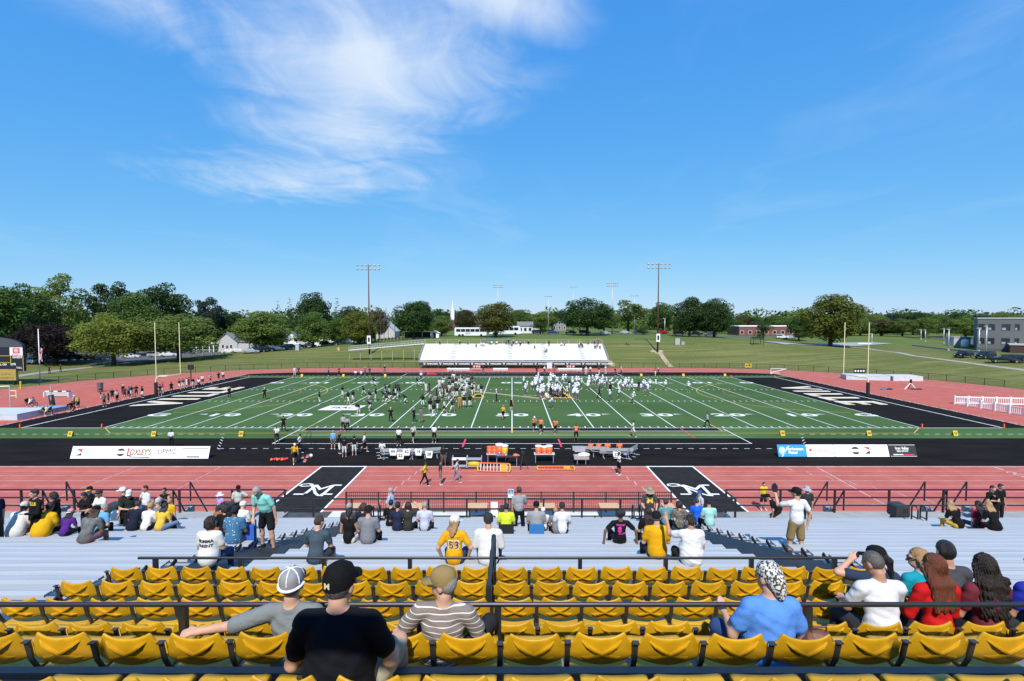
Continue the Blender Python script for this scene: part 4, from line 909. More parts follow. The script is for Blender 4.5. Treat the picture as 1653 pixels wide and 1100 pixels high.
for i, (px, w, wm, lab, rh) in enumerate(((470, 5.5, mat('siding_pale', (.55, .60, .63), .8, 0, .05, 2), 'pale blue gabled garage right of the bright green tree', 2.6), (489, 6.5, SIDING, 'white garage with a grey roof behind the parked cars', 1.4), (511, 4.5, WHITE, 'small white shed right of the white garage', .9), (538, 7, mat('siding_tan', (.42, .33, .20), .8), 'tan flat-roofed shed behind the parked cars', .3))):
    t = thing('garage', lab, 'garage', place(px, 180)); gable(t, w, 7, 3.4, rh, wm, ROOFG, along='y' if i == 0 else 'x'); box_part(t, 'garage_door', WHITE if i != 1 else SIDING, -w * .32, w * .32, -.05, -.01, -.5, 2.4)
t = thing('church', 'brick church with a tall white steeple behind the lawn', 'church', place(731, 300))
gable(t, 13, 9, 4, 3.6, BRICK, SLATE, along='x'); k = t.children
tw = box_part(t, 'tower', BRICK, -1.25, 1.25, -2, .8, -1, 6.4); MB().box(-1.05, 1.05, -1.8, .6, 6.4, 11.4).build('belfry', WHITE, tw)
MB().lathe([(1.2, 11.4), (1.0, 12.0), (.75, 12.2), (.05, 18.4)], 8, (0, -.6, 0)).build('spire', WHITE, tw)
for xx in (-5, -3, 3.2, 5.4): window(t, xx, 1.5, 1.0, 3)
t = thing('brick_hall', 'low brick building right of the steeple church', 'building', place(757, 262)); box_part(t, 'wall', BRICK, -8, 9, 0, 8, -1, 4.6); box_part(t, 'roof', ROOFG, -8.2, 9.2, -.2, 8.2, 4.61, 4.9)
for i in range(5): window(t, -6 + i * 3, 1.5, 1.4, 1.6)
t = thing('church', 'small grey-roofed chapel with a pointed white spire left of the round maple', 'church', place(622, 215))
gable(t, 8, 9, 3.0, 4.2, SIDING, mat('roof_pale', (.45, .46, .48), .6, .2), along='y'); MB().lathe([(2.2, 4.5), (1.6, 6.5), (.05, 13.8)], 4, (0, 1.5, 0)).build('spire', mat('roof_pale2', (.5, .51, .53), .5, .3), t)
t = thing('white_shed', 'small white playhouse-like shed with a dark doorway behind the far stand', 'shed', place(701.5, 178)); gable(t, 2.9, 2.5, 1.7, .9, WHITE, WHITE, along='y'); box_part(t, 'doorway', DARK, -.5, .5, -.03, -.01, 0, 1.8)
t = thing('dugout', 'dark low dugout left of the white shed', 'shed', place(683, 190)); box_part(t, 'back_wall', DARK, -7, 3.4, 0, .3, -1, 2.2); box_part(t, 'roof', SLATE, -7.3, 3.7, -2, .5, 2.21, 2.4)
for xx in (-6.8, -3.4, 0, 3.2): box_part(t, 'post', SLATE, xx - .08, xx + .08, -1.9, -1.75, -1, 2.2)
t = thing('house', 'white house with a porch right of the second coach bus', 'house', place(848, 215)); gable(t, 6.4, 8, 3.2, 1.8, mat('siding_white', (.6, .6, .59), .8, 0, .06, 2), ROOFG, along='x')
for xx in (-2.0, 0, 2.0): window(t, xx, .9, 1.2, 1.5, fm=SIDING)
box_part(t, 'wing_wall', SIDING, 3.21, 6.4, .5, 7, -1, 2.6); box_part(t, 'wing_roof', ROOFG, 3.1, 6.7, .2, 7.3, 2.61, 2.8)
t = thing('house', 'dark house half hidden behind trees left of the big dark tree', 'house', place(903, 262)); gable(t, 7, 8, 4.6, 2.4, mat('siding_dark', (.20, .20, .19), .8), SLATE, along='x')
for xx in (-2.6, 0, 2.6): window(t, xx, 1.0, 1.1, 1.5); window(t, xx, 3.4, 1.1, 1.3)
t = thing('brick_school', 'long low red brick school wing left of the large lone maple', 'building', place(1238, 222)); box_part(t, 'wall', BRICK, -12.3, 12.3, 0, 12, -1, 4.3); box_part(t, 'roof_edge', WHITE, -12.5, 12.5, -.2, 12.2, 4.31, 4.7)
for i in range(7): window(t, -11 + i * 3.6, 1.0, 1.6, 1.5)
t = thing('grey_school', 'large dark grey school building with two rows of windows at the right edge', 'building', place(1578, 150), R(-41)); GREY = mat('facade_grey', (.115, .118, .122), .8, 0, .06, 2)
box_part(t, 'wall', GREY, 0, 48, 0, 30, -2, 9.3); box_part(t, 'roof_edge', mat('roof_edge', (.33, .33, .34), .6), -.15, 48.2, -.15, 30.2, 9.31, 9.75); box_part(t, 'plinth', SLATE, -.08, 16, -.08, -.005, -2, .6)
for z in (1.9, 6.0):
    for xx, w in ((.9, 1.6), (3.0, 1.6), (6.1, 1.9), (8.4, 1.1), (10.5, 1.1), (13.1, 2.0), (17, 2), (20, 2)):
        f = window(t, xx, z, w, 1.9, fm=SLATE); MB().box(xx - w / 2 + .12, xx - .05, -.085, -.077, z + .1, z + .75).build('lower_sash', mat('sash', (.30, .33, .36), .2), f)
w = box_part(t, 'brown_annex', mat('annex_brown', (.055, .028, .022), .8, 0, .1, 2), 6.6, 30, -7, -.1, -2, 2.0); MB().box(6.4, 30.2, -7.2, -.1, 2.01, 2.3).build('annex_roof', mat('annex_edge', (.42, .41, .39), .7), w)
t = thing('water_tank', 'small white tank and pale sheds left of the grey school building', 'tank', place(1559, 165)); MB().lathe([(1.1, -1), (1.1, 1.6), (.7, 2.3), (.1, 2.5)], 16).build('tank', WHITE, t, smooth=True); box_part(t, 'shed', SIDING, -2, 3.6, 2, 5, -1, 2.9); box_part(t, 'shed_roof', SIDING, -2.2, 3.8, 1.8, 5.2, 2.91, 3.1)
t = thing('low_wall', 'low pale kerb wall along the right car park', 'wall', (0, 0, 0)); a, b = gt(1505, 562), gt(1653, 576)
for i in range(10):
    p, q_ = a.lerp(b, i / 10), a.lerp(b, (i + 1) / 10); MB().bar((p.x, p.y + 8, tz(p.x, p.y + 8) + .2), (q_.x, q_.y + 8, tz(q_.x, q_.y + 8) + .2), .3, .5).build('wall_segment', CONC, t)

# ------------------------------------------------------------------ masts and posts
RUST = mat('mast_rust', (.10, .038, .028), .7, .2, .2, 2); GALV = mat('galvanised', (.48, .49, .50), .5, .5, .1, 3)
def mast(px, d, vtop, label, m, nx=6, rows=2, w=6.0, sign=True, r=.25, cross=True):
    x, y, z = place(px, d); top = CAM.z - (vtop - 515.3) * d / FPX - z; t = thing('floodlight_mast', label, 'light mast', (x, y, z), 0, 'floodlight masts')
    MB().tube([(0, 0, -.5), (0, 0, top * .5), (0, 0, top)], [r, r * .75, r * .45], 12).build('pole', m, t, smooth=True)
    for k in range(rows):
        zz = top - .3 - k * 1.1; MB().box(-w / 2, w / 2, -.08, .08, zz - .06, zz + .06).build('crossarm', GALV, t)
        for i in range(nx):
            xx = -w / 2 + w * i / (nx - 1); l = MB(); l.lathe([(.12, -.25), (.34, .05), (.36, .12), (0, .12)], 10); o = l.build('lamp_head', GALV, t, loc=(xx, -.35, zz + .1)); o.rotation_euler = (R(-125), 0, R(-12 + 24 * i / (nx - 1)))
    if sign:
        MB().box(-.52, .52, -.48, -.40, 3.1, 5.4).build('sign_panel', WHITE, t)
        MB().box(-.28, .28, -.50, -.481, 3.6, 4.9).build('sign_mark', BLACKM, t)
    return t
mast(596, 144, 428, 'tall rust-brown floodlight mast left of the far stand', RUST); mast(1062, 144, 426, 'tall rust-brown floodlight mast right of the far stand', RUST)
for px, d, v, lab in ((988, 214, 457, 'white floodlight mast right of the big dark tree'), (804, 260, 460, 'white floodlight mast rising behind the orange-topped tree'), (925, 285, 463, 'thin distant floodlight mast left of the big dark tree'), (885, 250, 478, 'floodlight mast behind the white house'), (1024, 250, 477, 'thin floodlight mast between the white mast and the right brown mast')):
    mast(px, d, v, lab, GALV, 6 if px in (988, 804) else 4, 2 if px in (988, 804) else 1, 4.4 if px in (988, 804) else 3.0, False, .2)
def lamp_post(px, vb, vt, d, label, m=GALV):
    x, y, z = place(px, d); h = (vb - vt) * d / FPX; t = thing('lamp_post', label, 'lamp post', (x, y, z), 0, 'lamp posts'); MB().tube([(0, 0, 0), (0, 0, h)], [.16, .13], 8).build('pole', m, t, smooth=True); MB().lathe([(.32, 0), (.32, .5), (.2, .6)], 10).build('footing', CONC, t); MB().box(-.85, .2, -.18, .18, h - .1, h + .1).build('lamp_head', m, t)
for px, vb, vt, d, lab in ((1581, 564, 525, 142, 'left one of two pale lamp posts in front of the grey school'), (1593, 566, 521, 136, 'right one of two pale lamp posts in front of the grey school'), (1532, 561, 526, 150, 'pale lamp post left of the grey school'), (1524, 561, 537, 180, 'shorter pale lamp post left of the grey school'), (1494, 560, 541, 190, 'small lamp post at the middle of the right car park'), (1487, 559, 543, 200, 'smallest lamp post at the middle of the right car park'), (1408, 548, 533, 180, 'lamp post right of the right goal post top'), (402, 572, 527, 160, 'lamp post beside the grey gabled house'), (463, 556, 524, 172, 'lamp post beside the pale blue garage'), (1073, 540, 515, 205, 'thin pole right of the brown mast')): lamp_post(px, vb, vt, d, lab)
# batting-cage hoops and backstop nets
t = thing('batting_cage', 'tall curved backstop frame of grey poles left of the round maple', 'backstop', place(623, 180))
for i, dx in enumerate((-3.6, -1.9, -.7, .8, 3.2)): MB().tube([(dx, 0, -.5), (dx, 0, 6.6 - abs(i - 2) * .5), (dx + .5, 0, 7.8 - abs(i - 2) * .5), (dx + 1.6, 0, 8.4 - abs(i - 2) * .5)], .10, 6).build('hoop', mat('pole_dark', (.10, .11, .11), .5, .3), t)
for px, lab in ((654, 'left tall dark net pole in front of the round maple'), (657.5, 'right tall dark net pole in front of the round maple')): t = thing('net_pole', lab, 'pole', place(px, 178)); MB().tube([(0, 0, -.5), (0, 0, 8.6)], .12, 8).build('pole', mat('pole_dark', (.10, .11, .11), .5, .3), t); MB().box(-.1, .1, -.1, .1, 8.6, 8.75).build('cap', BLACKM, t)

# ------------------------------------------------------------------ far stand
FX0, FX1, FD0 = -22.9, 23.7, 124.3
fs = thing('far_bleacher', 'white aluminium bleacher on the far side with a lettered dark banner below', 'bleacher', ((FX0 + FX1) / 2, Y(FD0), 0)); fo = fs.location
FALU = mat('aluminium_bright', (.80, .80, .79), .5, .2, .05, 2); FN = 10
def fbox(nm, m, x0, x1, d0, d1, z0, z1, p=fs): return MB().box(x0 - fo.x, x1 - fo.x, Y(d0) - fo.y, Y(d1) - fo.y, z0, z1).build(nm, m, p)
for i in range(FN):
    d = FD0 + .6 + i * .78; z = 2.1 + i * .345
    fbox('seat_board', FALU, FX0, FX1, d - .14, d + .14, z + .38, z + .43); fbox('foot_board', FALU, FX0, FX1, d - .64, d - .15, z - .05, z); fbox('riser_board', FALU, FX0, FX1, d - .13, d - .10, z, z + .345)
for x in (-15.3, -1.0, 4.6 + 3, 17.2): fbox('aisle_steps', FALU, x, x + 1.1, FD0 + .0, FD0 + 7.8, 2.0, 2.05); 
for x in (-15.3, -1.0, 7.6, 17.2):
    m = MB(); m.bar((x - fo.x, .5, 2.9), (x - fo.x, 7.6, 6.1), .045); m.build('aisle_rail', GALV, fs)
    for i in range(FN): d = FD0 + .25 + i * .78; fbox('aisle_step', FALU, x, x + 1.1, d, d + .5, 2.1 + i * .345 + .44, 2.1 + i * .345 + .47)
fbox('front_walk', FALU, FX0, FX1, FD0 - 1.1, FD0, 1.75, 1.85); fbox('edge_beam', GALV, FX0, FX1, FD0 - 1.14, FD0 - 1.105, 1.6, 1.9)
ban = fbox('banner', mat('banner_dark', (.045, .046, .05), .8, 0, .1, 1), FX0, FX1, FD0 - 1.2, FD0 - 1.16, .72, 1.58)
m = MB()
for i in range(12):
    x = FX0 + 2.0 + i * 3.9 - fo.x; lettering(m, 'V', .8, (x - .6, -1.215, 1.15), (1.1, 0, 0), (0, 0, 1), bold=True); lettering(m, 'MARAUDERS', .50, (x + 1.35, -1.215, 1.15), (.92, 0, 0), (0, 0, 1), bold=True)
m.build('banner_lettering', WHITE, ban)
for i in range(25): fbox('front_rail_post', GALV, FX0 + i * (FX1 - FX0) / 24 - .03, FX0 + i * (FX1 - FX0) / 24 + .03, FD0 - 1.1, FD0 - 1.04, 1.85, 2.9)
for z in (2.9, 2.4): fbox('front_rail', GALV, FX0, FX1, FD0 - 1.09, FD0 - 1.05, z - .02, z + .02)
for z in (6.75, 6.3): fbox('back_rail', GALV, FX0, FX1, FD0 + 8.4, FD0 + 8.45, z - .03, z + .03)
for i in range(17): fbox('back_rail_post', GALV, FX0 + i * (FX1 - FX0) / 16 - .04, FX0 + i * (FX1 - FX0) / 16 + .04, FD0 + 8.4, FD0 + 8.48, 2.0, 6.78)
fbox('back_walk', FALU, FX0, FX1, FD0 + 8.05, FD0 + 8.38, 5.6, 5.66)
for x in (FX0, FX1):
    for k in range(3): m = MB(); m.bar((x - fo.x, -1.1, 2.9 - k * .45), (x - fo.x, 8.4, 6.75 - k * .45), .06); m.build('side_rail', GALV, fs)
    for k in range(9): dd = -1.1 + 9.5 * k / 8; m = MB(); m.bar((x - fo.x, dd, 1.2 + 3.6 * k / 8), (x - fo.x, dd, 2.9 + 3.85 * k / 8), .05); m.build('side_post', GALV, fs)
for i in range(12): fbox('leg', GALV, FX0 + .3 + i * 4.2, FX0 + .45 + i * 4.2, FD0 + .2, FD0 + .35, .0, 2.0)
# access ramp climbing to the back of the far stand
rp = thing('access_ramp', 'long silver access ramp climbing to the left back corner of the far stand', 'ramp', (-34, Y(134.5), 0)); o = rp.location
A, B = Vector((-44.0, Y(136), 3.75)), Vector((-23.0, Y(133), 5.65))
m = MB(); m.bar(A - o, B - o, 1.6, .16); m.build('ramp_deck', FALU, rp)
for sy in (-.8, .8):
    for h in (.5, 1.05): m = MB(); m.bar(A - o + Vector((0, sy, h)), B - o + Vector((0, sy, h)), .06); m.build('rail', GALV, rp)
    for i in range(23): p = A.lerp(B, i / 22) - o + Vector((0, sy, 0)); m = MB(); m.bar(p, p + Vector((0, 0, 1.05)), .05); m.build('rail_post', GALV, rp)
for i in range(8): p = A.lerp(B, i / 7) - o; m = MB(); m.bar(p + Vector((0, 0, -.1)), (p.x, p.y, 1.2), .1); m.build('support', GALV, rp)

# ------------------------------------------------------------------ chain-link fence round the track
t = thing('chain_link_fence', 'low black chain-link fence curving round the far side of the red track', 'fence', (0, OY + 47.6, 0)); o = t.location; rr = 47.6
def fpt(s):   # arc length from the middle of the far straight
    if abs(s) <= OHX: return Vector((s, OY + rr, 0))
    a = (abs(s) - OHX) / rr; return Vector((math.copysign(OHX + rr * math.sin(a), s), OY + rr * math.cos(a), 0))
pm = MB().box(-.035, .035, -.035, .035, -.1, 1.24).mesh('post', BLACKM); S = [-105 + 3.0 * i for i in range(71)]
for s in S: obj_from('post', pm, t, fpt(s) - o)
for a, b in zip(S[:-1], S[1:]):
    m = MB(); pa, pb = fpt(a) - o, fpt(b) - o; m.bar(pa + Vector((0, 0, 1.22)), pb + Vector((0, 0, 1.22)), .045); m.build('top_rail', BLACKM, t)
w = MB()
for a, b in zip(S[:-1], S[1:]):
    pa, pb = fpt(a) - o, fpt(b) - o
    for k in range(12):
        for s_ in (0, 1):
            p = pa.lerp(pb, k / 12); q_ = pa.lerp(pb, (k + (1 if s_ else -1) * 2) / 12); w.bar(p + Vector((0, 0, .05)), q_ + Vector((0, 0, 1.2)), .012)
tag(w.build('wire_mesh', mat('wire_black', (.03, .03, .03), .6), t), kind='stuff')
# ------------------------------------------------------------------ goals, pylons, markers
GPY = mat('goal_cream', (.80, .72, .42), .5)
def goal(sx, label):
    t = thing('goal_post', label, 'goal post', (sx * 57.0, FW / 2, 0))
    MB().tube([(0, 0, 0), (0, 0, 2.1), (-sx * .1, 0, 2.7), (-sx * .6, 0, 3.02), (-sx * 2.1, 0, 3.05)], .09, 12).build('gooseneck', GPY, t, smooth=True)
    MB().tube([(-sx * 2.1, -2.85, 3.05), (-sx * 2.1, 2.85, 3.05)], .075, 10).build('crossbar', GPY, t)
    for s in (-1, 1): MB().tube([(-sx * 2.1, s * 2.82, 3.0), (-sx * 2.1, s * 2.82, 11.6)], .055, 10).build('upright', GPY, t)
    MB().lathe([(.26, 0), (.26, 2.0), (.2, 2.05)], 12).build('post_pad', mat('pad_black', (.014, .014, .016), .6), t)
goal(-1, 'cream football goal post with a black padded base at the left end'); goal(1, 'cream football goal post with a black padded base at the right end')
PYL = mat('pylon_orange', (.75, .10, .03), .6)
for sx, sn in ((-1, 'left'), (1, 'right')):
    for xx, xn in ((GL, 'goal line'), (54.86, 'end line')):
        for yy, yn in ((-.1, 'near'), (FW + .1, 'far')):
            t = thing('pylon', 'orange pylon at the %s sideline on the %s %s' % (yn, sn, xn), 'pylon', (sx * xx, yy, .02), 0, 'orange pylons'); MB().prism([(-.06, 0), (.06, 0), (.06, .43), (.04, .46), (-.04, .46), (-.06, .43)], .12, (0, -.06, 0)).build('pylon_body', PYL, t); MB().box(-.075, .075, -.075, .075, -.005, .03).build('base', PYL, t)
MKY = mat('marker_yellow', (.62, .42, .02), .6)
def marker(p, n, label, f):
    t = thing('yard_marker', label, 'marker', (p.x, p.y, .02), 0 if f > 0 else math.pi, 'yellow yard markers'); t.scale = (.82,) * 3
    for s in (-1, 1): m = MB(); m.add([(-.28, s * .22, 0), (.28, s * .22, 0), (.28, s * .02, .62), (-.28, s * .02, .62)], [(0, 1, 2, 3)]); m.add([(-.28, s * .20, 0), (.28, s * .20, 0), (.28, s * .01, .6), (-.28, s * .01, .6)], [(3, 2, 1, 0)]); m.build('board', MKY, t)
    m = MB(); lettering(m, n, .42, (0, -.135, .32), (1, 0, 0), (0, .31, .95), bold=True); m.build('marker_number', BLACKM, t)
for px, n in ((114.5, 'G'), (249, '10'), (390, '20')): marker(gp(px, 704.5), n, 'yellow yard marker in front of the left near sideline, %s' % {'G': 'leftmost', '10': 'middle', '20': 'rightmost'}[n], 1)
for px, n in ((1262.5, '20'), (1402, '10'), (1541, 'G')): marker(gp(px, 703.5), n, 'yellow yard marker in front of the right near sideline, %s' % {'G': 'rightmost', '10': 'middle', '20': 'leftmost'}[n], 1)
for px, n in ((487.5, '10'), (554.5, '20'), (622, '30')): marker(gp(px, 608.3), n, 'yellow yard marker on the left half of the far sideline, %s' % {'10': 'leftmost', '20': 'middle', '30': 'rightmost'}[n], -1)
for px, n in ((1035, '30'), (1103, '20'), (1170, '10')): marker(gp(px, 607.5), n, 'yellow yard marker on the right half of the far sideline, %s' % {'10': 'rightmost', '20': 'middle', '30': 'leftmost'}[n], -1)

# ------------------------------------------------------------------ sponsor boards beside the track
def sponsor_board(px0, px1, pyb, h, label):
    a, b = gp(px0, pyb), gp(px1, pyb); t = thing('sponsor_board', label, 'sign', ((a.x + b.x) / 2, (a.y + b.y) / 2, .004)); w = b.x - a.x
    up = Vector((0, .34, .94)); n = Vector((0, -.94, .34))
    for i in range(int(w / 2.4)): m = MB(); x = -w / 2 + .8 + i * 2.4; m.bar((x, .55, 0), (x, .28, h * .8), .05); m.build('strut', GALV, t)
    return t, w, up, n
def panel(t, x0, x1, h, up, n, m, th=.03):
    k = MB(); k.prism([(x0, 0), (x1, 0), (x1, h), (x0, h)], th, Vector((0, 0, .05)), (1, 0, 0), up, -n); return k.build('panel', m, t)
def flat(t, p, polys, m, up, n, nm='print'):
    k = MB(); e = .012
    for poly in polys: k.add([Vector((0, 0, .05)) + n * e + Vector((1, 0, 0)) * a + up * b for a, b in poly], [tuple(range(len(poly)))]); e += .0015
    return k.build(nm, m, p)
def words(p, txt, size, x, z, m, up, n, e=.014, **kw): k = MB(); lettering(k, txt, size, Vector((0, 0, .05)) + n * e + Vector((x, 0, 0)) + up * z, (1, 0, 0), up, **kw); return k.build('lettering', m, p)
INK = {'black': mat('ink_black', (.02, .02, .022), .7), 'red': mat('ink_red', (.55, .03, .05), .7), 'grey': mat('ink_grey', (.22, .22, .23), .7), 'brown': mat('ink_brown', (.25, .10, .03), .7), 'gold': mat('ink_gold', (.50, .33, .06), .7), 'pale': mat('ink_pale', (.62, .60, .55), .7), 'lemon': mat('ink_lemon', (.75, .72, .40), .7), 'plum': mat('ink_plum', (.12, .05, .12), .7)}
BW = mat('board_white', (.82, .82, .80), .6, 0, .03, 2); BCY = mat('board_blue', (.02, .26, .58), .6, 0, .05, 2)
def disc(cx, cz, rx, rz, a0=0, a1=360): return [(cx + rx * math.cos(R(a0 + (a1 - a0) * i / 14)), cz + rz * math.sin(R(a0 + (a1 - a0) * i / 14))) for i in range(15)]
H_ = 1.05
t, w, up, n = sponsor_board(113, 336, 741.5, H_, 'long all-white sponsor board standing on the black apron at the left'); f = lambda a: -w / 2 + w * a
p = panel(t, f(0), f(.395), H_, up, n, BW); flat(t, p, [[(f(.03), .82), (f(.075), .82), (f(.075), .52), (f(.06), .62)]], INK['red'], up, n); flat(t, p, [[(f(.03), .25), (f(.075), .25), (f(.075), .48), (f(.06), .40)]], INK['black'], up, n)
flat(t, p, [[(f(.20), .40), (f(.32), .42), (f(.32), .445), (f(.20), .425)], [(f(.25), .53), (f(.32), .53), (f(.32), .555), (f(.25), .555)], [(f(.29), .72), (f(.32), .72), (f(.32), .745), (f(.29), .745)]], INK['pale'], up, n)
flat(t, p, [disc(f(.358), .56, .36, .30, 20, 160), disc(f(.358), .50, .36, .30, 200, 340)], INK['black'], up, n)
p = panel(t, f(.397), f(1), H_, up, n, BW); words(p, 'L', .98, f(.418), .50, INK['red'], up, n, bold=True, wx=.8); words(p, "OXLEY'S", .66, f(.50), .52, INK['brown'], up, n, bold=True, shear=.12, wx=.74); flat(t, p, [[(f(.43), .10), (f(.57), .06), (f(.57), .13), (f(.43), .17)]], INK['black'], up, n)
words(p, 'UPMC', .62, f(.69), .58, INK['plum'], up, n, wx=.95); flat(t, p, [[(f(.80), .84), (f(.99), .84), (f(.99), .92), (f(.80), .92)]], INK['grey'], up, n); flat(t, p, [[(f(.85), .42), (f(.93), .42), (f(.93), .68), (f(.85), .68)]], INK['lemon'], up, n); flat(t, p, [[(f(.84), .08), (f(.935), .08), (f(.935), .22), (f(.84), .22)]], INK['grey'], up, n)
t, w, up, n = sponsor_board(1257, 1481, 738.5, H_, 'long sponsor board on the black apron at the right, blue then white then black panels')
p = panel(t, f(0), f(.205), H_, up, n, BCY); words(p, 'Northwestern', .36, f(.125), .66, WHITE, up, n, bold=True, wx=.72); words(p, 'Mutual', .36, f(.108), .36, WHITE, up, n, bold=True, wx=.8); flat(t, p, [disc(f(.033), .52, .30, .34)], mat('ink_paleblue', (.45, .68, .85), .7), up, n); flat(t, p, [[(f(.02), .0), (f(.03), .0), (f(.09), .95), (f(.08), .95)]], mat('ink_paleblue', (.45, .68, .85), .7), up, n)
p = panel(t, f(.207), f(.405), H_, up, n, BW); words(p, 'StateFarm', .40, f(.317), .56, INK['red'], up, n, wx=.85)
flat(t, p, [[(f(.222), .48), (f(.252), .48), (f(.237), .76)]], INK['red'], up, n)
p = panel(t, f(.409), f(.80), H_, up, n, BW); flat(t, p, [disc(f(.562), .56, .36, .30, 20, 160), disc(f(.562), .50, .36, .30, 200, 340)], INK['black'], up, n); flat(t, p, [[(f(.62), .84), (f(.665), .84), (f(.665), .54), (f(.65), .66)]], INK['red'], up, n); flat(t, p, [[(f(.625), .25), (f(.665), .25), (f(.665), .50), (f(.65), .44)]], INK['black'], up, n)
flat(t, p, [[(f(.42), .40), (f(.515), .42), (f(.515), .445), (f(.42), .425)], [(f(.46), .53), (f(.515), .53), (f(.515), .555), (f(.46), .555)]], INK['pale'], up, n)
p = panel(t, f(.805), f(1), H_, up, n, INK['black']); words(p, 'Iron Valley', .34, f(.90), .72, WHITE, up, n, bold=True, wx=.8); words(p, 'REAL ESTATE', .20, f(.90), .47, WHITE, up, n, bold=True, wx=.85)
flat(t, p, [[(f(.808), .02), (f(.997), .02), (f(.997), .05), (f(.808), .05)], [(f(.808), H_ - .05), (f(.997), H_ - .05), (f(.997), H_ - .02), (f(.808), H_ - .02)], [(f(.83), .14), (f(.90), .14), (f(.90), .22), (f(.83), .22)]], WHITE, up, n); flat(t, p, [[(f(.90), .12), (f(.98), .12), (f(.98), .22), (f(.90), .22)]], INK['red'], up, n)

# ------------------------------------------------------------------ team benches, tables, coolers
CLW = mat('jersey_white', (.80, .80, .78), .9, 0, .05, 8)
def team_bench(px, py, rz, L_, label):
    p = gp(px, py); t = thing('team_bench', label, 'bench', (p.x, p.y, .004), R(rz), 'silver team benches')
    MB().box(-L_ / 2, L_ / 2, .02, .30, .42, .46).build('seat', GALV, t); MB().box(-L_ / 2, L_ / 2, -.06, -.02, .62, .90).build('backrest', GALV, t)
    for x in (-L_ * .38, 0, L_ * .38):
        m = MB(); m.tube([(x, -.35, .04), (x, .55, .04)], .035, 6); m.tube([(x, .16, .04), (x, .16, .42)], .035, 6); m.tube([(x, .0, .40), (x, -.03, .9)], .03, 6); m.build('leg', GALV, t)
    return t
bA = team_bench(642, 741, 0, 3.0, 'silver team bench with white jerseys, middle of the left benches'); team_bench(615, 736, -72, 2.6, 'silver team bench turned end-on at the left end of the left benches'); team_bench(686, 740, 14, 2.8, 'silver team bench slanting away, right end of the left benches')
team_bench(995, 740, 0, 2.9, 'silver team bench with a white jersey, middle of the right benches'); team_bench(1020, 738, 55, 2.4, 'silver team bench slanting away, right end of the right benches'); team_bench(958, 737, -8, 2.2, 'silver team bench with players in orange, left end of the right benches')
def jersey(px, py, z, num, rz, label):
    p = gp(px, py); t = thing('jersey', label, 'jersey', (p.x, p.y - .1, z), R(rz)); m = MB(); m.prism([(-.34, .55), (-.24, 0), (.24, 0), (.34, .55), (.22, .62), (.1, .58), (-.1, .58), (-.22, .62)], .05, (0, -.03, 0)); m.build('cloth', CLW, t)
    k = MB(); lettering(k, num, .36, (0, -.034, .32), (1, 0, 0), (0, 0, 1), bold=True); k.build('number', INK['black'], t)
for px, py, num, lab in ((635, 742, '99', 'leftmost white jersey on the left bench'), (657, 742, '62', 'white jersey right of the leftmost on the left bench'), (647, 745, '22', 'white jersey 22 hanging low on the left bench'), (676, 742, '19', 'white jersey 19 on the slanting left bench'), (693, 743, '28', 'white jersey 28 hung at the end of the left benches'), (995, 744, '57', 'white jersey 57 hanging on the right bench')): jersey(px, py, .38 if num not in ('22', '28', '57') else .22, num, rnd.uniform(-8, 8), lab)
ORC = mat('cooler_orange', (.72, .13, .035), .5); 
def cooler(p, z, label, top=WHITE, m=ORC, s=1.0):
    t = thing('drink_cooler', label, 'cooler', (p[0], p[1], z), 0, 'drink coolers'); t.scale = (s,) * 3
    MB().lathe([(.21, 0), (.24, .04), (.25, .50)], 16).build('barrel', m, t, smooth=True); MB().lathe([(.26, .50), (.27, .60), (.2, .63)], 16).build('lid', top, t, smooth=True); MB().box(-.03, .03, -.32, -.24, .08, .14).build('tap', WHITE, t)
def table(px, py, L_, wd, h, label, m):
    p = gp(px, py); t = thing('folding_table', label, 'table', (p.x, p.y, .004)); MB().box(-L_ / 2, L_ / 2, 0, wd, h - .05, h).build('tabletop', m, t)
    for sx in (-1, 1):
        for y in (.06, wd - .06): MB().box(sx * (L_ / 2 - .12) - .02, sx * (L_ / 2 - .12) + .02, y - .02, y + .02, 0, h - .05).build('leg', GALV, t)
    return p
TTOP = mat('table_grey', (.50, .50, .50), .6)
p = table(802, 748, 1.75, .7, .75, 'grey folding table with orange coolers left of midfield', TTOP)
for i, (dx, lab) in enumerate(((-.62, 'orange cooler at the left end of the left table'), (-.22, 'orange cooler second from the left on the left table'), (.22, 'tall orange cooler with a white lid on the left table'))): cooler((p.x + dx, p.y + .35), .755, lab, WHITE if i == 2 else ORC, s=.95 if i < 2 else 1.3)
cooler((p.x + .66, p.y + .35), .755, 'yellow square-looking cooler at the right end of the left table', WHITE, MKY, 1.15)
p = table(818, 752, 1.9, .6, .72, 'low dark folding table with clothing and bottles in front of the left cooler table', mat('table_dark', (.02, .02, .024), .6))
for dx, c, lab in ((-.7, 'sign_blue', 'blue cloth bundle on the low dark table'), (-.35, 'ink_red', 'red cloth bundle on the low dark table'), (.75, 'cooler_orange', 'orange cloth bundle on the low dark table')):
    t = thing('cloth_bundle', lab, 'clothing', (p.x + dx, p.y + .3, .73)); q_ = random.Random(len(lab)); MB().lathe([(.22, 0), (.24, .06), (.17, .16), (.05, .2)], 10, sx=1.1, sy=.8).build('bundle', MATS[c], t, smooth=True); MB().lathe([(.1, 0), (.11, .04), (.04, .1)], 8, (.2, .05, 0)).build('loose_end', CLW, t, smooth=True)
p = table(879, 748, 1.75, .7, .75, 'grey folding table with three orange coolers right of midfield', TTOP)
for dx, lab, s in ((-.5, 'left one of three orange coolers on the right table', 1.1), (0.0, 'shorter middle one of three orange coolers on the right table', .98), (.42, 'right one of three orange coolers on the right table', 1.12)): cooler((p.x + dx, p.y + .35), .755, lab, WHITE, ORC, s)
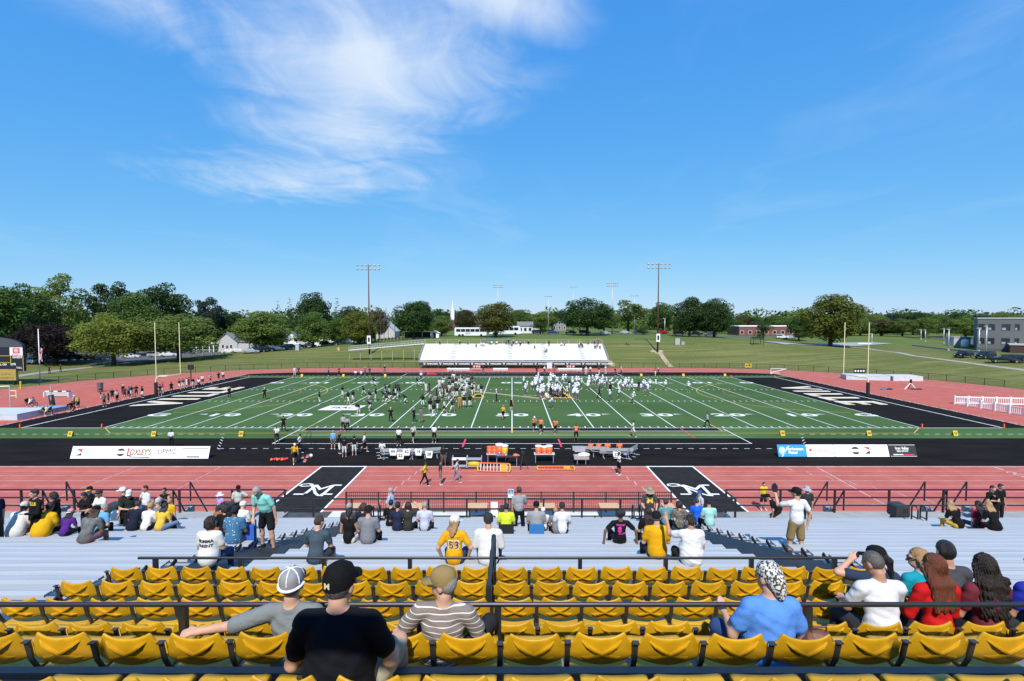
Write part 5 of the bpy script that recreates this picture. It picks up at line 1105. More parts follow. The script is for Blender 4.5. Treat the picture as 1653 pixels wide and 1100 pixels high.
def cart(px, py, label, m1):
    p = gp(px, py); t = thing('equipment_cart', label, 'cart', (p.x, p.y, .004)); MB().box(-.62, .62, 0, .6, .75, .80).build('top_shelf', m1, t); MB().box(-.62, .62, 0, .6, .18, .22).build('bottom_shelf', GALV, t)
    for sx in (-1, 1):
        for y in (.03, .57): MB().box(sx * .6 - .025, sx * .6 + .025, y - .025, y + .025, .1, 1.0).build('leg', GALV, t); w = MB(); w.lathe([(0, -.02), (.06, -.02), (.06, .02), (0, .02)], 10); o = w.build('wheel', TYRE, t, loc=(sx * .6, y, .065)); o.rotation_euler = (0, R(90), 0)
cart(742, 758, 'silver equipment cart with a white towel behind the three walkers', CLW); cart(765, 758, 'silver equipment cart with a yellow bag left of the orange ladder', GALV)
t = thing('equipment_bag', 'yellow equipment bag on the right silver cart', 'bag', tuple(gp(765, 758)) if False else (gp(765, 758).x, gp(765, 758).y + .3, .225)); MB().lathe([(.42, 0), (.5, .12), (.46, .3), (.2, .42)], 12, sx=1.1, sy=.5).build('bag', MKY, t, smooth=True); MB().box(-.06, .06, -.02, .02, .40, .5).build('handle', BLACKM, t)
t = thing('aluminium_case', 'open silver equipment case stack left of the right benches', 'case', (gp(939, 751).x, gp(939, 751).y, .004))
MB().box(-.62, .62, 0, .7, .45, .72).build('case_body', GALV, t); MB().box(-.5, .4, .75, .80, .9, 1.35).build('case_lid', GALV, t); MB().box(-.66, .3, .82, 1.3, 1.0, 1.28).build('upper_case', ALUD, t)
for sx in (-.35, .35): MB().tube([(sx, .1, .03), (sx, .1, .45)], .03, 6).build('leg', GALV, t)
t = thing('white_jerseys_pile', 'pile of white jerseys lying on the silver case', 'jersey', (gp(943, 751).x, gp(943, 751).y + .3, .73)); MB().lathe([(.45, 0), (.5, .08), (.3, .2), (.05, .25)], 12, sx=1.1, sy=.6).build('pile', CLW, t, smooth=True); MB().lathe([(.2, 0), (.2, .1), (.05, .2)], 10, (.3, -.1, .03)).build('top_piece', CLW, t, smooth=True)
# orange and yellow ladder-like barriers lying on the apron
def ladder(px, py, L_, rz, label, tilt):
    p = gp(px, py); t = thing('agility_barrier', label, 'barrier', (p.x, p.y, .03), R(rz))
    for y, z in ((0, 0), (.75 if not tilt else .12, .62 if tilt else .05)): MB().tube([(-L_ / 2, y, .05 + z), (L_ / 2, y, .05 + z)], .05, 8).build('side_rail', ORC, t)
    for i in range(9): x = -L_ / 2 + .2 + i * (L_ - .4) / 8; MB().tube([(x, 0, .05), (x, .75 if not tilt else .12, .05 + (.62 if tilt else .05))], .028, 6).build('rung', CLW if tilt else ORC, t)
    for s in (-1, 1): MB().tube([(s * L_ / 2, 0, .05), (s * (L_ / 2 + .06), .3 if not tilt else .06, .05 + (.3 if tilt else .03)), (s * L_ / 2, .75 if not tilt else .12, .05 + (.62 if tilt else .05))], .065, 8).build('end_cap', MKY, t)
    MB().box(L_ * .22, L_ * .40, -.02 if tilt else .1, .10 if tilt else .65, .1 if tilt else .09, .62 if tilt else .12).build('panel', MKY, t)
ladder(797, 763, 2.5, -6, 'orange ladder-like barrier with yellow end and silver rungs propped on its side', True); ladder(898, 760, 2.9, 0, 'orange and yellow ladder-like barrier lying flat right of the coolers', False)
t = thing('ball_bag', 'red mesh bag full of balls on the black apron, far left of the benches', 'bag', (gp(450, 745).x, gp(450, 745).y, .004))
for i in range(9): MB().lathe([(.02, 0), (.11, .06), (.14, .14), (.10, .22), (.02, .27)], 8, (-.6 + i * .15 + .05 * (i % 2), .12 * (i % 3), 0)).build('ball', INK['red'] if i % 3 else ORC, t, smooth=True)
for px, py, c, lab in ((490, 740, 'black_steel', 'dark helmet lying on the apron'), (502, 738, 'jersey_white', 'white helmet lying on the apron'), (493, 746, 'ink_red', 'red pad lying on the apron'), (497, 739, 'ink_red', 'small red cone on the apron')):
    p = gp(px, py); t = thing('sideline_item', lab + ' right of the ball bag', 'equipment', (p.x, p.y, .004)); MB().lathe([(.13, 0), (.16, .08), (.14, .2), (.05, .27)], 12).build('shell', MATS[c], t, smooth=True); MB().box(-.12, .12, -.2, -.13, .03, .12).build('guard', GALV, t)
def tripod(px, py, label):
    p = gp(px, py); t = thing('tripod', label, 'tripod', (p.x, p.y, .004)); 
    for a in (0, 120, 240): MB().tube([(0, 0, 1.2), (.45 * math.cos(R(a)), .45 * math.sin(R(a)), 0)], .025, 6).build('leg', BLACKM, t)
    MB().box(-.12, .12, -.16, .12, 1.2, 1.4).build('camera', BLACKM, t)
tripod(844, 757, 'black camera tripod right of the low dark table')
p = gp(497, 720); t = thing('kicking_net', 'small black kicking net frame on the apron beside the man in white', 'net', (p.x, p.y, .004))
m = MB(); m.tube([(-.6, 0, 0), (.25, 0, 1.7), (.3, 0, 1.7), (.35, 0, 0)], .02, 6); m.build('frame', BLACKM, t); m = MB(); [m.bar((-.55 + k * .13, .02, .1 + k * .1), (.33, .02, .1 + k * .22), .008) for k in range(7)]; m.build('net', BLACKM, t)
# far-side benches and carts
for px, w_, lab in ((740, 5.2, 'long white team bench on the far side, left of midfield'), (808, 3.4, 'short white bench on the far side at midfield'), (920, 5.6, 'long white team bench on the far side, right of midfield')):
    p = gp(px, 601); t = thing('team_bench', lab, 'bench', (p.x, p.y, .01)); MB().box(-w_ / 2, w_ / 2, -.2, .2, .42, .5).build('seat', CLW, t); MB().box(-w_ / 2, w_ / 2, -.28, -.2, .65, .95).build('backrest', CLW, t)
    for k in range(4): MB().box(-w_ / 2 + .3 + k * (w_ - .6) / 3 - .04, -w_ / 2 + .3 + k * (w_ - .6) / 3 + .04, -.2, .2, 0, .42).build('leg', GALV, t)
for px, lab in ((765, 'left'), (769.5, 'middle'), (773.5, 'right')): p = gp(px, 600); cooler((p.x, p.y + 1), .6, '%s small orange cooler on the far side left of midfield' % lab, WHITE)
for px, lab in ((917, 'left'), (921.5, 'middle'), (926.5, 'right')): p = gp(px, 600); cooler((p.x, p.y + 1), .6, '%s small orange cooler on the far side right of midfield' % lab, WHITE)
for px, lab in ((767, 'low stand under the small coolers left of midfield'), (922, 'low stand under the small coolers right of midfield')): p = gp(px, 600); t = thing('cooler_stand', lab, 'table', (p.x + .2, p.y + 1, .0)); MB().box(-1.2, 1.2, -.3, .3, .54, .6).build('top', TTOP, t); [MB().box(s * 1.1 - .03, s * 1.1 + .03, -.25, .25, 0, .54).build('leg', GALV, t) for s in (-1, 1)]
p = gp(887, 598.5); t = thing('pop_up_board', 'pale blue and white medical tent board on the far side', 'board', (p.x, p.y, .0)); MB().box(-.6, .6, 0, .06, .5, 1.9).build('board', mat('pale_blue', (.55, .60, .80), .7), t); [MB().box(s * .5 - .03, s * .5 + .03, -.2, .3, 0, .5).build('leg', GALV, t) for s in (-1, 1)]
t = thing('red_barrier', 'red padded barrier lying on the far apron left of midfield', 'barrier', (gp(697, 605.5).x, gp(697, 605.5).y, .01)); MB().prism([(-1.1, 0), (1.1, 0), (1.0, .3), (-1.0, .45)], .6, (0, -.3, 0)).build('pad', INK['red'], t); MB().box(-.9, .9, -.32, -.301, .05, .12).build('strap', BLACKM, t)

# ------------------------------------------------------------------ track-and-field gear at the ends
def pit(name, label, poly, h, m, z0=.01):
    c = Vector((sum(p[0] for p in poly) / len(poly), sum(p[1] for p in poly) / len(poly), 0)); t = thing(name, label, 'landing mat', (c.x, c.y, z0)); q_ = [(x - c.x, y - c.y) for x, y in poly]
    b = MB(); b.prism(q_, h * .86, (0, 0, 0), (1, 0, 0), (0, 1, 0), (0, 0, 1)); b.build('foam_block', m, t); s = MB(); s.prism([(x * 1.01, y * 1.01) for x, y in q_], h * .14, (0, 0, h * .865), (1, 0, 0), (0, 1, 0), (0, 0, 1)); s.build('top_cover', m, t); return t
MATG = mat('mat_grey', (.46, .50, .56), .7, 0, .08, 1.5, .3, 3)
pit('landing_mat', 'large pale grey high-jump landing mat at the left end of the pitch', [(-66, 4.2), (-59.4, 4.2), (-59.4, 8.6), (-66, 8.6)], .75, MATG); pit('landing_mat', 'smaller blue-grey landing mat behind the high-jump mat', [(-63, 9.0), (-59.5, 9.0), (-59.5, 11.4), (-63, 11.4)], .55, mat('mat_blue', (.20, .28, .40), .7, 0, .08, 2))
t = thing('padded_post', 'leaning black padded post behind the high-jump mat', 'post', tuple(gp(86, 661))); MB().tube([(0, 0, 0), (-.25, 0, 1.95)], .30, 12).build('pad', BLACKM, t, smooth=True); MB().tube([(-.2, 0, 1.9), (-.22, 0, 3.3)], .06, 8).build('pipe', GALV, t)
t = thing('steeple_barrier', 'black and white steeplechase barrier standing on the red track at left', 'barrier', tuple(gp(94, 641))); 
for i in range(6): MB().box(-1.98 + i * .66, -1.33 + i * .66, -.07, .07, .80, .95).build('top_beam', WHITE if i % 2 == 0 else BLACKM, t)
MB().box(-1.9, 1.9, -.02, .02, .1, .75).build('side_panel', mat('panel_grey', (.42, .44, .45), .7), t); [MB().box(s * 1.9 - .05, s * 1.9 + .05, -.4, .4, 0, .8).build('leg', WHITE, t) for s in (-1, 1)]
t = thing('jump_standard', 'tall white and yellow high-jump standard at the far left', 'standard', tuple(gp(17, 658))); MB().tube([(0, 0, 0), (0, 0, 3.0)], .08, 8).build('upright', GALV, t); [MB().tube([(0, 0, z), (.85, 0, z)], .05, 8).build('arm', GPY, t) for z in (1.6, 2.3)]; MB().tube([(.85, 0, 1.3), (.85, 0, 2.3)], .05, 8).build('hanger', GPY, t); MB().tube([(0, 0, 2.95), (-1.4, 0, 2.9)], .06, 8).build('top_arm', WHITE, t)
t = thing('yellow_post', 'yellow post standing beside the scoreboard', 'post', tuple(gt(33.5, 629))); MB().tube([(0, 0, 0), (0, 0, 1.35)], .13, 10).build('post', MKY, t); MB().lathe([(.15, 1.35), (.1, 1.42)], 10).build('cap', MKY, t)
t = thing('grey_bin', 'grey ribbed bin on the red track behind the left group of athletes', 'bin', tuple(gp(162, 633))); MB().lathe([(.36, 0), (.40, .3), (.38, .32), (.42, .8), (.40, .82), (.44, 1.4), (.46, 1.45)], 14).build('bin_body', mat('bin_grey', (.10, .10, .105), .7), t); MB().lathe([(.47, 1.45), (.47, 1.55), (.3, 1.6)], 14).build('lid', mat('bin_grey', (.10, .10, .105), .7), t)
t = thing('play_clock', 'black square play clock on a pole behind the left goal post', 'clock', tuple(gp(308.5, 617))); MB().box(-.07, .07, -.07, .07, 0, 2.5).build('pole', BLACKM, t); MB().box(-.5, .5, -.15, .15, 2.4, 3.35).build('housing', BLACKM, t)
pit('landing_mat', 'low grey pole-vault landing mats at the right end, left piece', [(67.0, 44.6), (74.6, 43.0), (75.6, 46.6), (68.2, 48.2)], .9, MATG); pit('landing_mat', 'pale pole-vault landing mat beside the right goal post', [(74.9, 42.6), (80.4, 42.2), (80.9, 46.0), (75.8, 46.4)], .9, mat('mat_pale', (.52, .53, .54), .7, 0, .08, 2))
t = thing('hurdle', 'white folding gate standing at the far right corner of the track', 'hurdle', tuple(gp(1253, 604))); m = MB(); [m.bar(a, b, .09) for a, b in (((-1.2, 0, 0), (-1.2, 0, 1.25)), ((-1.2, 0, 1.2), (2.4, .3, 1.1)), ((-1.2, 0, .35), (2.4, .3, 1.1)), ((-1.2, 0, .2), (.8, .1, .2)))]; m.build('frame', WHITE, t); MB().box(-1.3, -1.1, -.2, .2, 0, .08).build('foot', WHITE, t)
t = thing('field_tripod', 'black and white throwing-cage tripod lying on the red surface at right', 'equipment', tuple(gp(1470, 629))); [MB().tube([(0, 0, 1.15), (a, b, .03)], .07, 8).build('leg', m_, t) for a, b, m_ in ((-1.1, -.1, WHITE), (.75, -.2, WHITE), (.1, .6, BLACKM))]; MB().tube([(-.1, -.2, .1), (1.6, -.4, .1)], .14, 8).build('beam', BLACKM, t); MB().box(-.12, .12, -.12, .12, 1.1, 1.75).build('head', BLACKM, t)
for px, c, lab in ((1426, 'sign_blue', 'blue kit bag lying on the red surface at right'), (1436, 'black_steel', 'small black kit bag lying on the red surface at right')): p = gp(px, 629.5); t = thing('kit_bag', lab, 'bag', (p.x, p.y, .01)); MB().lathe([(.4, 0), (.45, .1), (.3, .22), (.1, .25)], 12, sx=1.1, sy=.7).build('bag_body', MATS[c], t, smooth=True); MB().box(-.2, .2, -.03, .03, .2, .3).build('handle', BLACKM, t)
# white rail fences at the right end
def white_fence(pa, pb, n, label, h=1.05):
    t = thing('white_fence', label, 'fence', tuple(pa)); d = pb - pa
    for i in range(n + 1): p = d * (i / n); MB().box(p.x - .09, p.x + .09, p.y - .09, p.y + .09, 0, h + .12).build('post', WHITE, t)
    for z in (.15, h - .05): MB().bar(Vector((0, 0, z)), d + Vector((0, 0, z)), .06, .14).build('rail', WHITE, t)
    bm_ = MB().box(-.03, .03, -.015, .015, .15, h - .05).mesh('picket', WHITE); k = int(d.length / .22)
    for i in range(k): p = d * ((i + .5) / k); obj_from('picket', bm_, t, (p.x, p.y, 0))
a, b, c_, d_ = gp(1541, 652), gp(1700, 656), gp(1541, 653), gp(1655, 672)
white_fence(a, b, 7, 'far run of white picket fence on the red surface at the right edge'); white_fence(c_, d_, 5, 'near run of white picket fence slanting towards the right edge')
for px, w_, c, lab in ((1389, 2.6, 'black_steel', 'black sponsor sign hung on the fence behind the right goal post'), (1209, 1.6, 'marker_yellow', 'small yellow and black sign hung on the far fence at right')):
    p = gp(px, 604 if px > 1300 else 597); t = thing('fence_sign', lab, 'sign', (p.x, p.y + (10 if px > 1300 else 1.0), .3))
    q_ = t.location; k = OY + math.sqrt(max(0, 47.45 ** 2 - max(0, abs(q_.x) - OHX) ** 2)); t.location.y = k - .1; t.location.x = (px - 826.5) * (k - CAM.y) / FPX
    MB().box(-w_ / 2, w_ / 2, -.03, 0, 0, .95).build('panel', MATS[c], t); m = MB(); [m.box(-w_ / 2 + .2 + i * .6, -w_ / 2 + .55 + i * .6, -.04, -.031, .3, .65) for i in range(int(w_ / .6))]; m.build('print', WHITE if c == 'black_steel' else BLACKM, t)

# ------------------------------------------------------------------ scoreboard and flagpole
t = thing('scoreboard', 'dark scoreboard with a white sponsor panel and gold lower panel at the left edge', 'scoreboard', (-96.0, Y(92), 0)); SBK = mat('board_navy', (.012, .012, .024), .5)
sc = MB(); arch = [(-6.4, 2.6), (6.3, 2.6), (6.3, 7.0)] + [(6.3 * math.cos(R(a)), 7.0 + 1.9 * math.sin(R(a))) for a in range(10, 171, 10)] + [(-6.4, 7.0)]; sc.prism(arch, .5, (0, 0, 0)); sc.build('housing', SBK, t)
ar = MB(); ar.prism([(6.28, 7.0)] + [(6.28 * math.cos(R(a)), 7.0 + 1.88 * math.sin(R(a))) for a in range(10, 171, 10)] + [(-6.38, 7.0)], .02, (0, -.03, 0)); hd = ar.build('arch_panel', mat('board_steel', (.06, .065, .075), .5), t)
pn = MB().box(3.9, 6.25, -.06, -.01, 5.5, 6.95).build('sponsor_panel', WHITE, t); MB().box(4.45, 5.75, -.075, -.061, 5.85, 6.85).build('logo_field', INK['red'], pn)
m = MB(); [m.box(4.7, 5.5, -.085, -.076, z, z + .10) for z in (6.08, 6.33, 6.58)]; m.build('logo_bars', WHITE, pn); m = MB(); [m.box(4.3, 5.9, -.07, -.0605, 5.68 - k * .12, 5.73 - k * .12) for k in range(2)]; m.build('logo_line', INK['red'], pn)
m = MB()
for s, x, z, sz in (('GUEST', 5.25, 5.18, .62), ('BALL ON', 2.2, 3.8, .5), ('QTR', 4.4, 3.85, .5), ('T.O.L.', 5.5, 3.2, .42)): lettering(m, s, sz, (x, -.02, z), (1, 0, 0), (0, 0, 1), bold=True)
m.build('lettering', WHITE, t); m = MB(); [m.box(a, b, -.03, -.012, c, d) for a, b, c, d in ((1.0, 4.0, 5.38, 5.46), (3.95, 4.05, 4.2, 5.4), (1.0, 4.0, 4.14, 4.22), (6.22, 6.3, 2.6, 5.4))]; m.build('gold_frame', MKY, t)
lp = MB().box(-5, 4.9, -.1, .4, .9, 2.95).build('lower_panel', mat('panel_gold', (.36, .25, .06), .6, 0, .1, 3), t); m = MB(); lettering(m, 'CHAMPIONS', .5, (3.1, -.11, 1.3), (1, 0, 0), (0, 0, 1)); lettering(m, 'HOME OF', .4, (3.1, -.11, 2.0), (1, 0, 0), (0, 0, 1)); m.build('panel_lettering', mat('ink_darkgold', (.12, .08, .02), .7), lp)
for x in (-4, 4.2): MB().box(x - .15, x + .15, .1, .4, -1, 2.6).build('leg', BLACKM, t)
t = thing('flagpole', 'white flagpole with a limp striped flag at half height, left behind the track', 'flagpole', tuple(gt(65, 617))); MB().tube([(0, 0, 0), (0, 0, 10.0)], [.10, .06], 10).build('pole', WHITE, t, smooth=True); MB().lathe([(.5, -.1), (.5, .12)], 12).build('footing', CONC, t); MB().lathe([(.02, 9.95), (.12, 10.05), (.12, 10.15), (.02, 10.25)], 10).build('finial', GPY, t)
fl = MB(); nx, nz = 9, 14; 
for j in range(nz):
    for i in range(nx): u = i / (nx - 1); fl.v.append((.08 + .55 * u + .05 * math.sin(j * .7), .14 * math.sin(u * 9 + j * .25), 6.8 - j * .19 - .35 * u))
for j in range(nz - 1):
    for i in range(nx - 1): fl.f.append((j * nx + i, j * nx + i + 1, (j + 1) * nx + i + 1, (j + 1) * nx + i)); fl.mi.append(2 if (j < 6 and i < 4) else ((i + j // 2) % 2))
fl.build('flag', [mat('flag_red', (.45, .02, .03), .8), mat('flag_white', (.7, .7, .7), .8), mat('flag_blue', (.02, .03, .14), .8)], t, smooth=True)
# lawn furniture on the far plateau
t = thing('portable_toilet', 'grey portable toilet on the lawn left of the ramp', 'toilet', tuple(gt(481, 566))); MB().box(-.6, .6, -.6, .6, 0, 2.1).build('cabin', mat('loo_grey', (.28, .31, .36), .6), t); MB().prism([(-.65, 2.1), (.65, 2.1), (.5, 2.3), (-.5, 2.3)], 1.3, (0, -.65, 0)).build('roof', WHITE, t); MB().box(-.42, .42, -.63, -.601, .1, 1.95).build('door', mat('loo_door', (.36, .40, .45), .6), t)
t = thing('tan_bin', 'small tan bin on the lawn left of the ramp', 'bin', tuple(gt(547, 566))); MB().box(-.35, .35, -.3, .3, 0, .8).build('bin_body', TAN, t); MB().box(-.4, .4, -.35, .35, .8, .9).build('lid', TAN, t)
t = thing('soccer_goal', 'silver training goal frame on the slope below the gabled house', 'goal', tuple(gt(327, 575))); m = MB(); [m.tube(pp, .09, 6) for pp in ([(-2.8, 0, 0), (-2.8, 0, 1.9), (2.8, 0, 1.9), (2.8, 0, 0)], [(-2.8, 0, 1.9), (-2.8, 1.2, 0)], [(2.8, 0, 1.9), (2.8, 1.2, 0)], [(0, 0, 0), (0, 0, 1.9)])]; m.build('frame', GALV, t); m = MB(); [m.bar((-2.8 + i * .35, .6, .05), (-2.8 + i * .35, .05, 1.85), .03) for i in range(17)]; m.build('net', GALV, t)
t = thing('dark_canopy', 'dark shade canopy on posts on the lawn in front of the brick school', 'canopy', tuple(gt(1222, 557))); MB().prism([(-1.6, 2.0), (1.6, 2.0), (1.2, 2.4), (-1.2, 2.4)], 2, (0, -1, 0)).build('roof', BLACKM, t); [MB().box(a - .06, a + .06, b - .06, b + .06, 0, 2.0).build('post', BLACKM, t) for a in (-1.5, 1.5) for b in (-.9, .9)]
t = thing('water_point', 'grey cabinet and frame on the lawn right of the brown mast', 'cabinet', tuple(gt(1098, 557))); MB().box(-1.6, -.2, -.3, .3, 0, 2.0).build('frame_panel', GALV, t); MB().box(.2, 1.2, -.4, .4, 0, 1.0).build('cabinet', CONC, t)
for px, py, w_, lab in ((1320, 552, 26, 'pale concrete pad on the lawn left of the right goal post'),):
    a, b, c2, d2 = gt(1243, 557), gt(1418, 556.5), gt(1418, 552.0), gt(1243, 552.5); struct(drape('concrete_pad', [((a.x + d2.x) / 2, (a.y + d2.y) / 2), ((b.x + c2.x) / 2, (b.y + c2.y) / 2)], 10.0, CONC, off=.15))
t = thing('low_wall', 'white kerb wall on the lawn at the foot of the right trees', 'wall', tuple(gt(1395, 556))); MB().box(-2.4, 2.4, -.2, .2, 0, .5).build('wall', WHITE, t); MB().box(-2.5, 2.5, -.25, .25, .5, .56).build('coping', CONC, t)
# ------------------------------------------------------------------ people: one continuous surface grown round a posed skeleton
def V3(*a): return np.array(a, float)
def unit(v): v = np.asarray(v, float); return v / (np.linalg.norm(v) + 1e-9)
def rx(a): c, s = math.cos(a), math.sin(a); return np.array([[1, 0, 0], [0, c, -s], [0, s, c]])
def ry(a): c, s = math.cos(a), math.sin(a); return np.array([[c, 0, s], [0, 1, 0], [-s, 0, c]])
def rz_(a): c, s = math.cos(a), math.sin(a); return np.array([[c, -s, 0], [s, c, 0], [0, 0, 1]])
class Prims:
    def __init__(s): s.p = []
    def cone(s, a, b, ra, rb, m, flat=None): s.p.append(('c', V3(*a), V3(*b), ra, rb, m, flat)); return s
    def ell(s, c, r, m, rot=None): s.p.append(('e', V3(*c), np.asarray(r, float), rot, None, m, None)); return s
    def shift(s, d):
        s.p = [(k, a + d, (b + d) if k == 'c' else b, *rest) for k, a, b, *rest in s.p]
    def scale(s, f):
        s.p = [(('c', a * f, b * f, r0 * f, r1 * f, m, fl) if k == 'c' else ('e', a * f, b * f, r0, r1, m, fl)) for k, a, b, r0, r1, m, fl in s.p]
def pdist(pr, P):
    k, a, b, r0, r1, m, fl = pr
    if k == 'c':
        q = P - a; ab = b - a
        if fl is not None:
            n, f = fl; q = q + np.multiply.outer(q @ n, n) * (1 / f - 1)
        t = np.clip((q @ ab) / (ab @ ab + 1e-12), 0, 1); d = np.linalg.norm(q - t[..., None] * ab, axis=-1) - (r0 + (r1 - r0) * t)
        return d * (.85 if fl is not None else 1)
    q = P - a
    if r0 is not None: q = q @ r0
    q = q / b; l = np.linalg.norm(q, axis=-1); l2 = np.linalg.norm(q / b, axis=-1)
    return l * (l - 1) / (l2 + 1e-9)
def surf(prims, h, k=.02, keep=None):
    lo = np.min([np.minimum(p[1], p[2]) - max(p[3], p[4]) if p[0] == 'c' else p[1] - p[2].max() for p in prims], 0) - 2.5 * h
    hi = np.max([np.maximum(p[1], p[2]) + max(p[3], p[4]) if p[0] == 'c' else p[1] + p[2].max() for p in prims], 0) + 2.5 * h
    n = np.ceil((hi - lo) / h).astype(int) + 1; D = np.full(n, 1.0, np.float32)
    ax = [lo[i] + h * np.arange(n[i]) for i in range(3)]
    for p in prims:
        if p[0] == 'c': a = np.minimum(p[1], p[2]) - max(p[3], p[4]); b = np.maximum(p[1], p[2]) + max(p[3], p[4])
        else: a = p[1] - p[2].max(); b = p[1] + p[2].max()
        i0 = np.maximum(((a - lo - k - 2 * h) / h).astype(int), 0); i1 = np.minimum(((b - lo + k + 2 * h) / h).astype(int) + 2, n)
        sl = tuple(slice(i0[i], i1[i]) for i in range(3)); G = np.stack(np.meshgrid(*[ax[i][sl[i]] for i in range(3)], indexing='ij'), -1)
        d = pdist(p, G); o = D[sl]; hh = np.clip(.5 + .5 * (d - o) / k, 0, 1); D[sl] = d * (1 - hh) + o * hh - k * hh * (1 - hh)
    s = D < 0; nc = n - 1
    S = np.zeros((*nc, 3), np.float32); C = np.zeros(nc, np.float32)
    for axi in range(3):
        o1, o2 = [i for i in range(3) if i != axi]
        A = [slice(None)] * 3; A[axi] = slice(0, -1); B = [slice(None)] * 3; B[axi] = slice(1, None)
        a, b = D[tuple(A)], D[tuple(B)]; cr = (a < 0) != (b < 0); t = np.where(cr, a / np.where(cr, a - b, 1), 0)
        for u in (0, 1):
            for v in (0, 1):
                q = [slice(None)] * 3; q[o1] = slice(u, u + nc[o1]); q[o2] = slice(v, v + nc[o2]); cc = cr[tuple(q)]; tt = t[tuple(q)]
                C += cc; S[..., axi] += np.where(cc, tt, 0); S[..., o1] += cc * u; S[..., o2] += cc * v
    act = C > 0; idx = np.full(nc, -1, int); idx[act] = np.arange(act.sum())
    I = np.argwhere(act); vs = (I + S[act] / C[act][:, None]) * h + lo; F = []
    for axi in range(3):
        o1, o2 = [(1, 2), (2, 0), (0, 1)][axi]; A = [slice(None)] * 3; A[axi] = slice(0, -1); B = [slice(None)] * 3; B[axi] = slice(1, None)
        for z in (A, B): z[o1] = slice(1, -1); z[o2] = slice(1, -1)
        a, b = s[tuple(A)], s[tuple(B)]; e = np.argwhere(a != b)
        if not len(e): continue
        sg = a[tuple(e.T)]; e[:, o1] += 1; e[:, o2] += 1
        def cell(d1, d2): c = e.copy(); c[:, o1] += d1; c[:, o2] += d2; return idx[tuple(c.T)]
        q = np.stack([cell(-1, -1), cell(0, -1), cell(0, 0), cell(-1, 0)], 1); q[~sg] = q[~sg][:, ::-1]; F.append(q)
    F = np.concatenate(F); return vs, F
def surf_mesh(name, prims, h, mats, k=.02, detail=None):
    vs, F = surf(prims, h, k); c = vs[F].mean(1); best = np.full(len(c), 9e9); mi = np.zeros(len(c), int)
    for p in prims:
        d = pdist(p, c); w = d < best; best[w] = d[w]; mi[w] = p[5]
    if h < .022 and mi.max() > 0:                       # slide seam vertices onto the true edge between skin and cloth
        def md(m, P): return np.min([pdist(p, P) for p in prims if p[5] == m], 0)
        for a, b in ((SK, SH), (SK, PT), (SH, PT)):
            A_ = np.zeros(len(vs), bool); A_[F[mi == a].ravel()] = True; B_ = np.zeros(len(vs), bool); B_[F[mi == b].ravel()] = True; I_ = np.nonzero(A_ & B_)[0]
            if not len(I_): continue
            P = vs[I_]; e = h * .4; o0 = P.copy()
            for _ in range(2):
                f0 = md(a, P) - md(b, P); G = np.stack([(md(a, P + e * d) - md(b, P + e * d) - f0) / e for d in np.eye(3)], 1); st = -f0[:, None] * G / ((G * G).sum(1, keepdims=True) + 1e-4); l = np.linalg.norm(st, axis=1, keepdims=True); P = P + st * np.minimum(1, .5 * h / (l + 1e-9))
            d_ = P - o0; l = np.linalg.norm(d_, axis=1, keepdims=True); vs[I_] = o0 + d_ * np.minimum(1, .75 * h / (l + 1e-9))
    if detail is not None: vs = detail(vs)
    me = bpy.data.meshes.new(name); me.vertices.add(len(vs)); me.vertices.foreach_set('co', vs.astype(np.float32).ravel())
    me.loops.add(len(F) * 4); me.loops.foreach_set('vertex_index', F.astype(np.int32).ravel()); me.polygons.add(len(F))
    me.polygons.foreach_set('loop_start', np.arange(0, len(F) * 4, 4, dtype=np.int32)); me.update(calc_edges=True)
    for m in mats: me.materials.append(m)
    me.polygons.foreach_set('material_index', mi.astype(np.int32)); me.polygons.foreach_set('use_smooth', np.ones(len(F), bool)); me.update()
    return me
SK, SH, PT, SO, EY, LP = 0, 1, 2, 3, 4, 5       # skin, shirt, trousers, shoes, eyes, lips
EYEM = mat('eye_dark', (.02, .015, .012), .3); LIPM = mat('lip', (.30, .10, .085), .5)
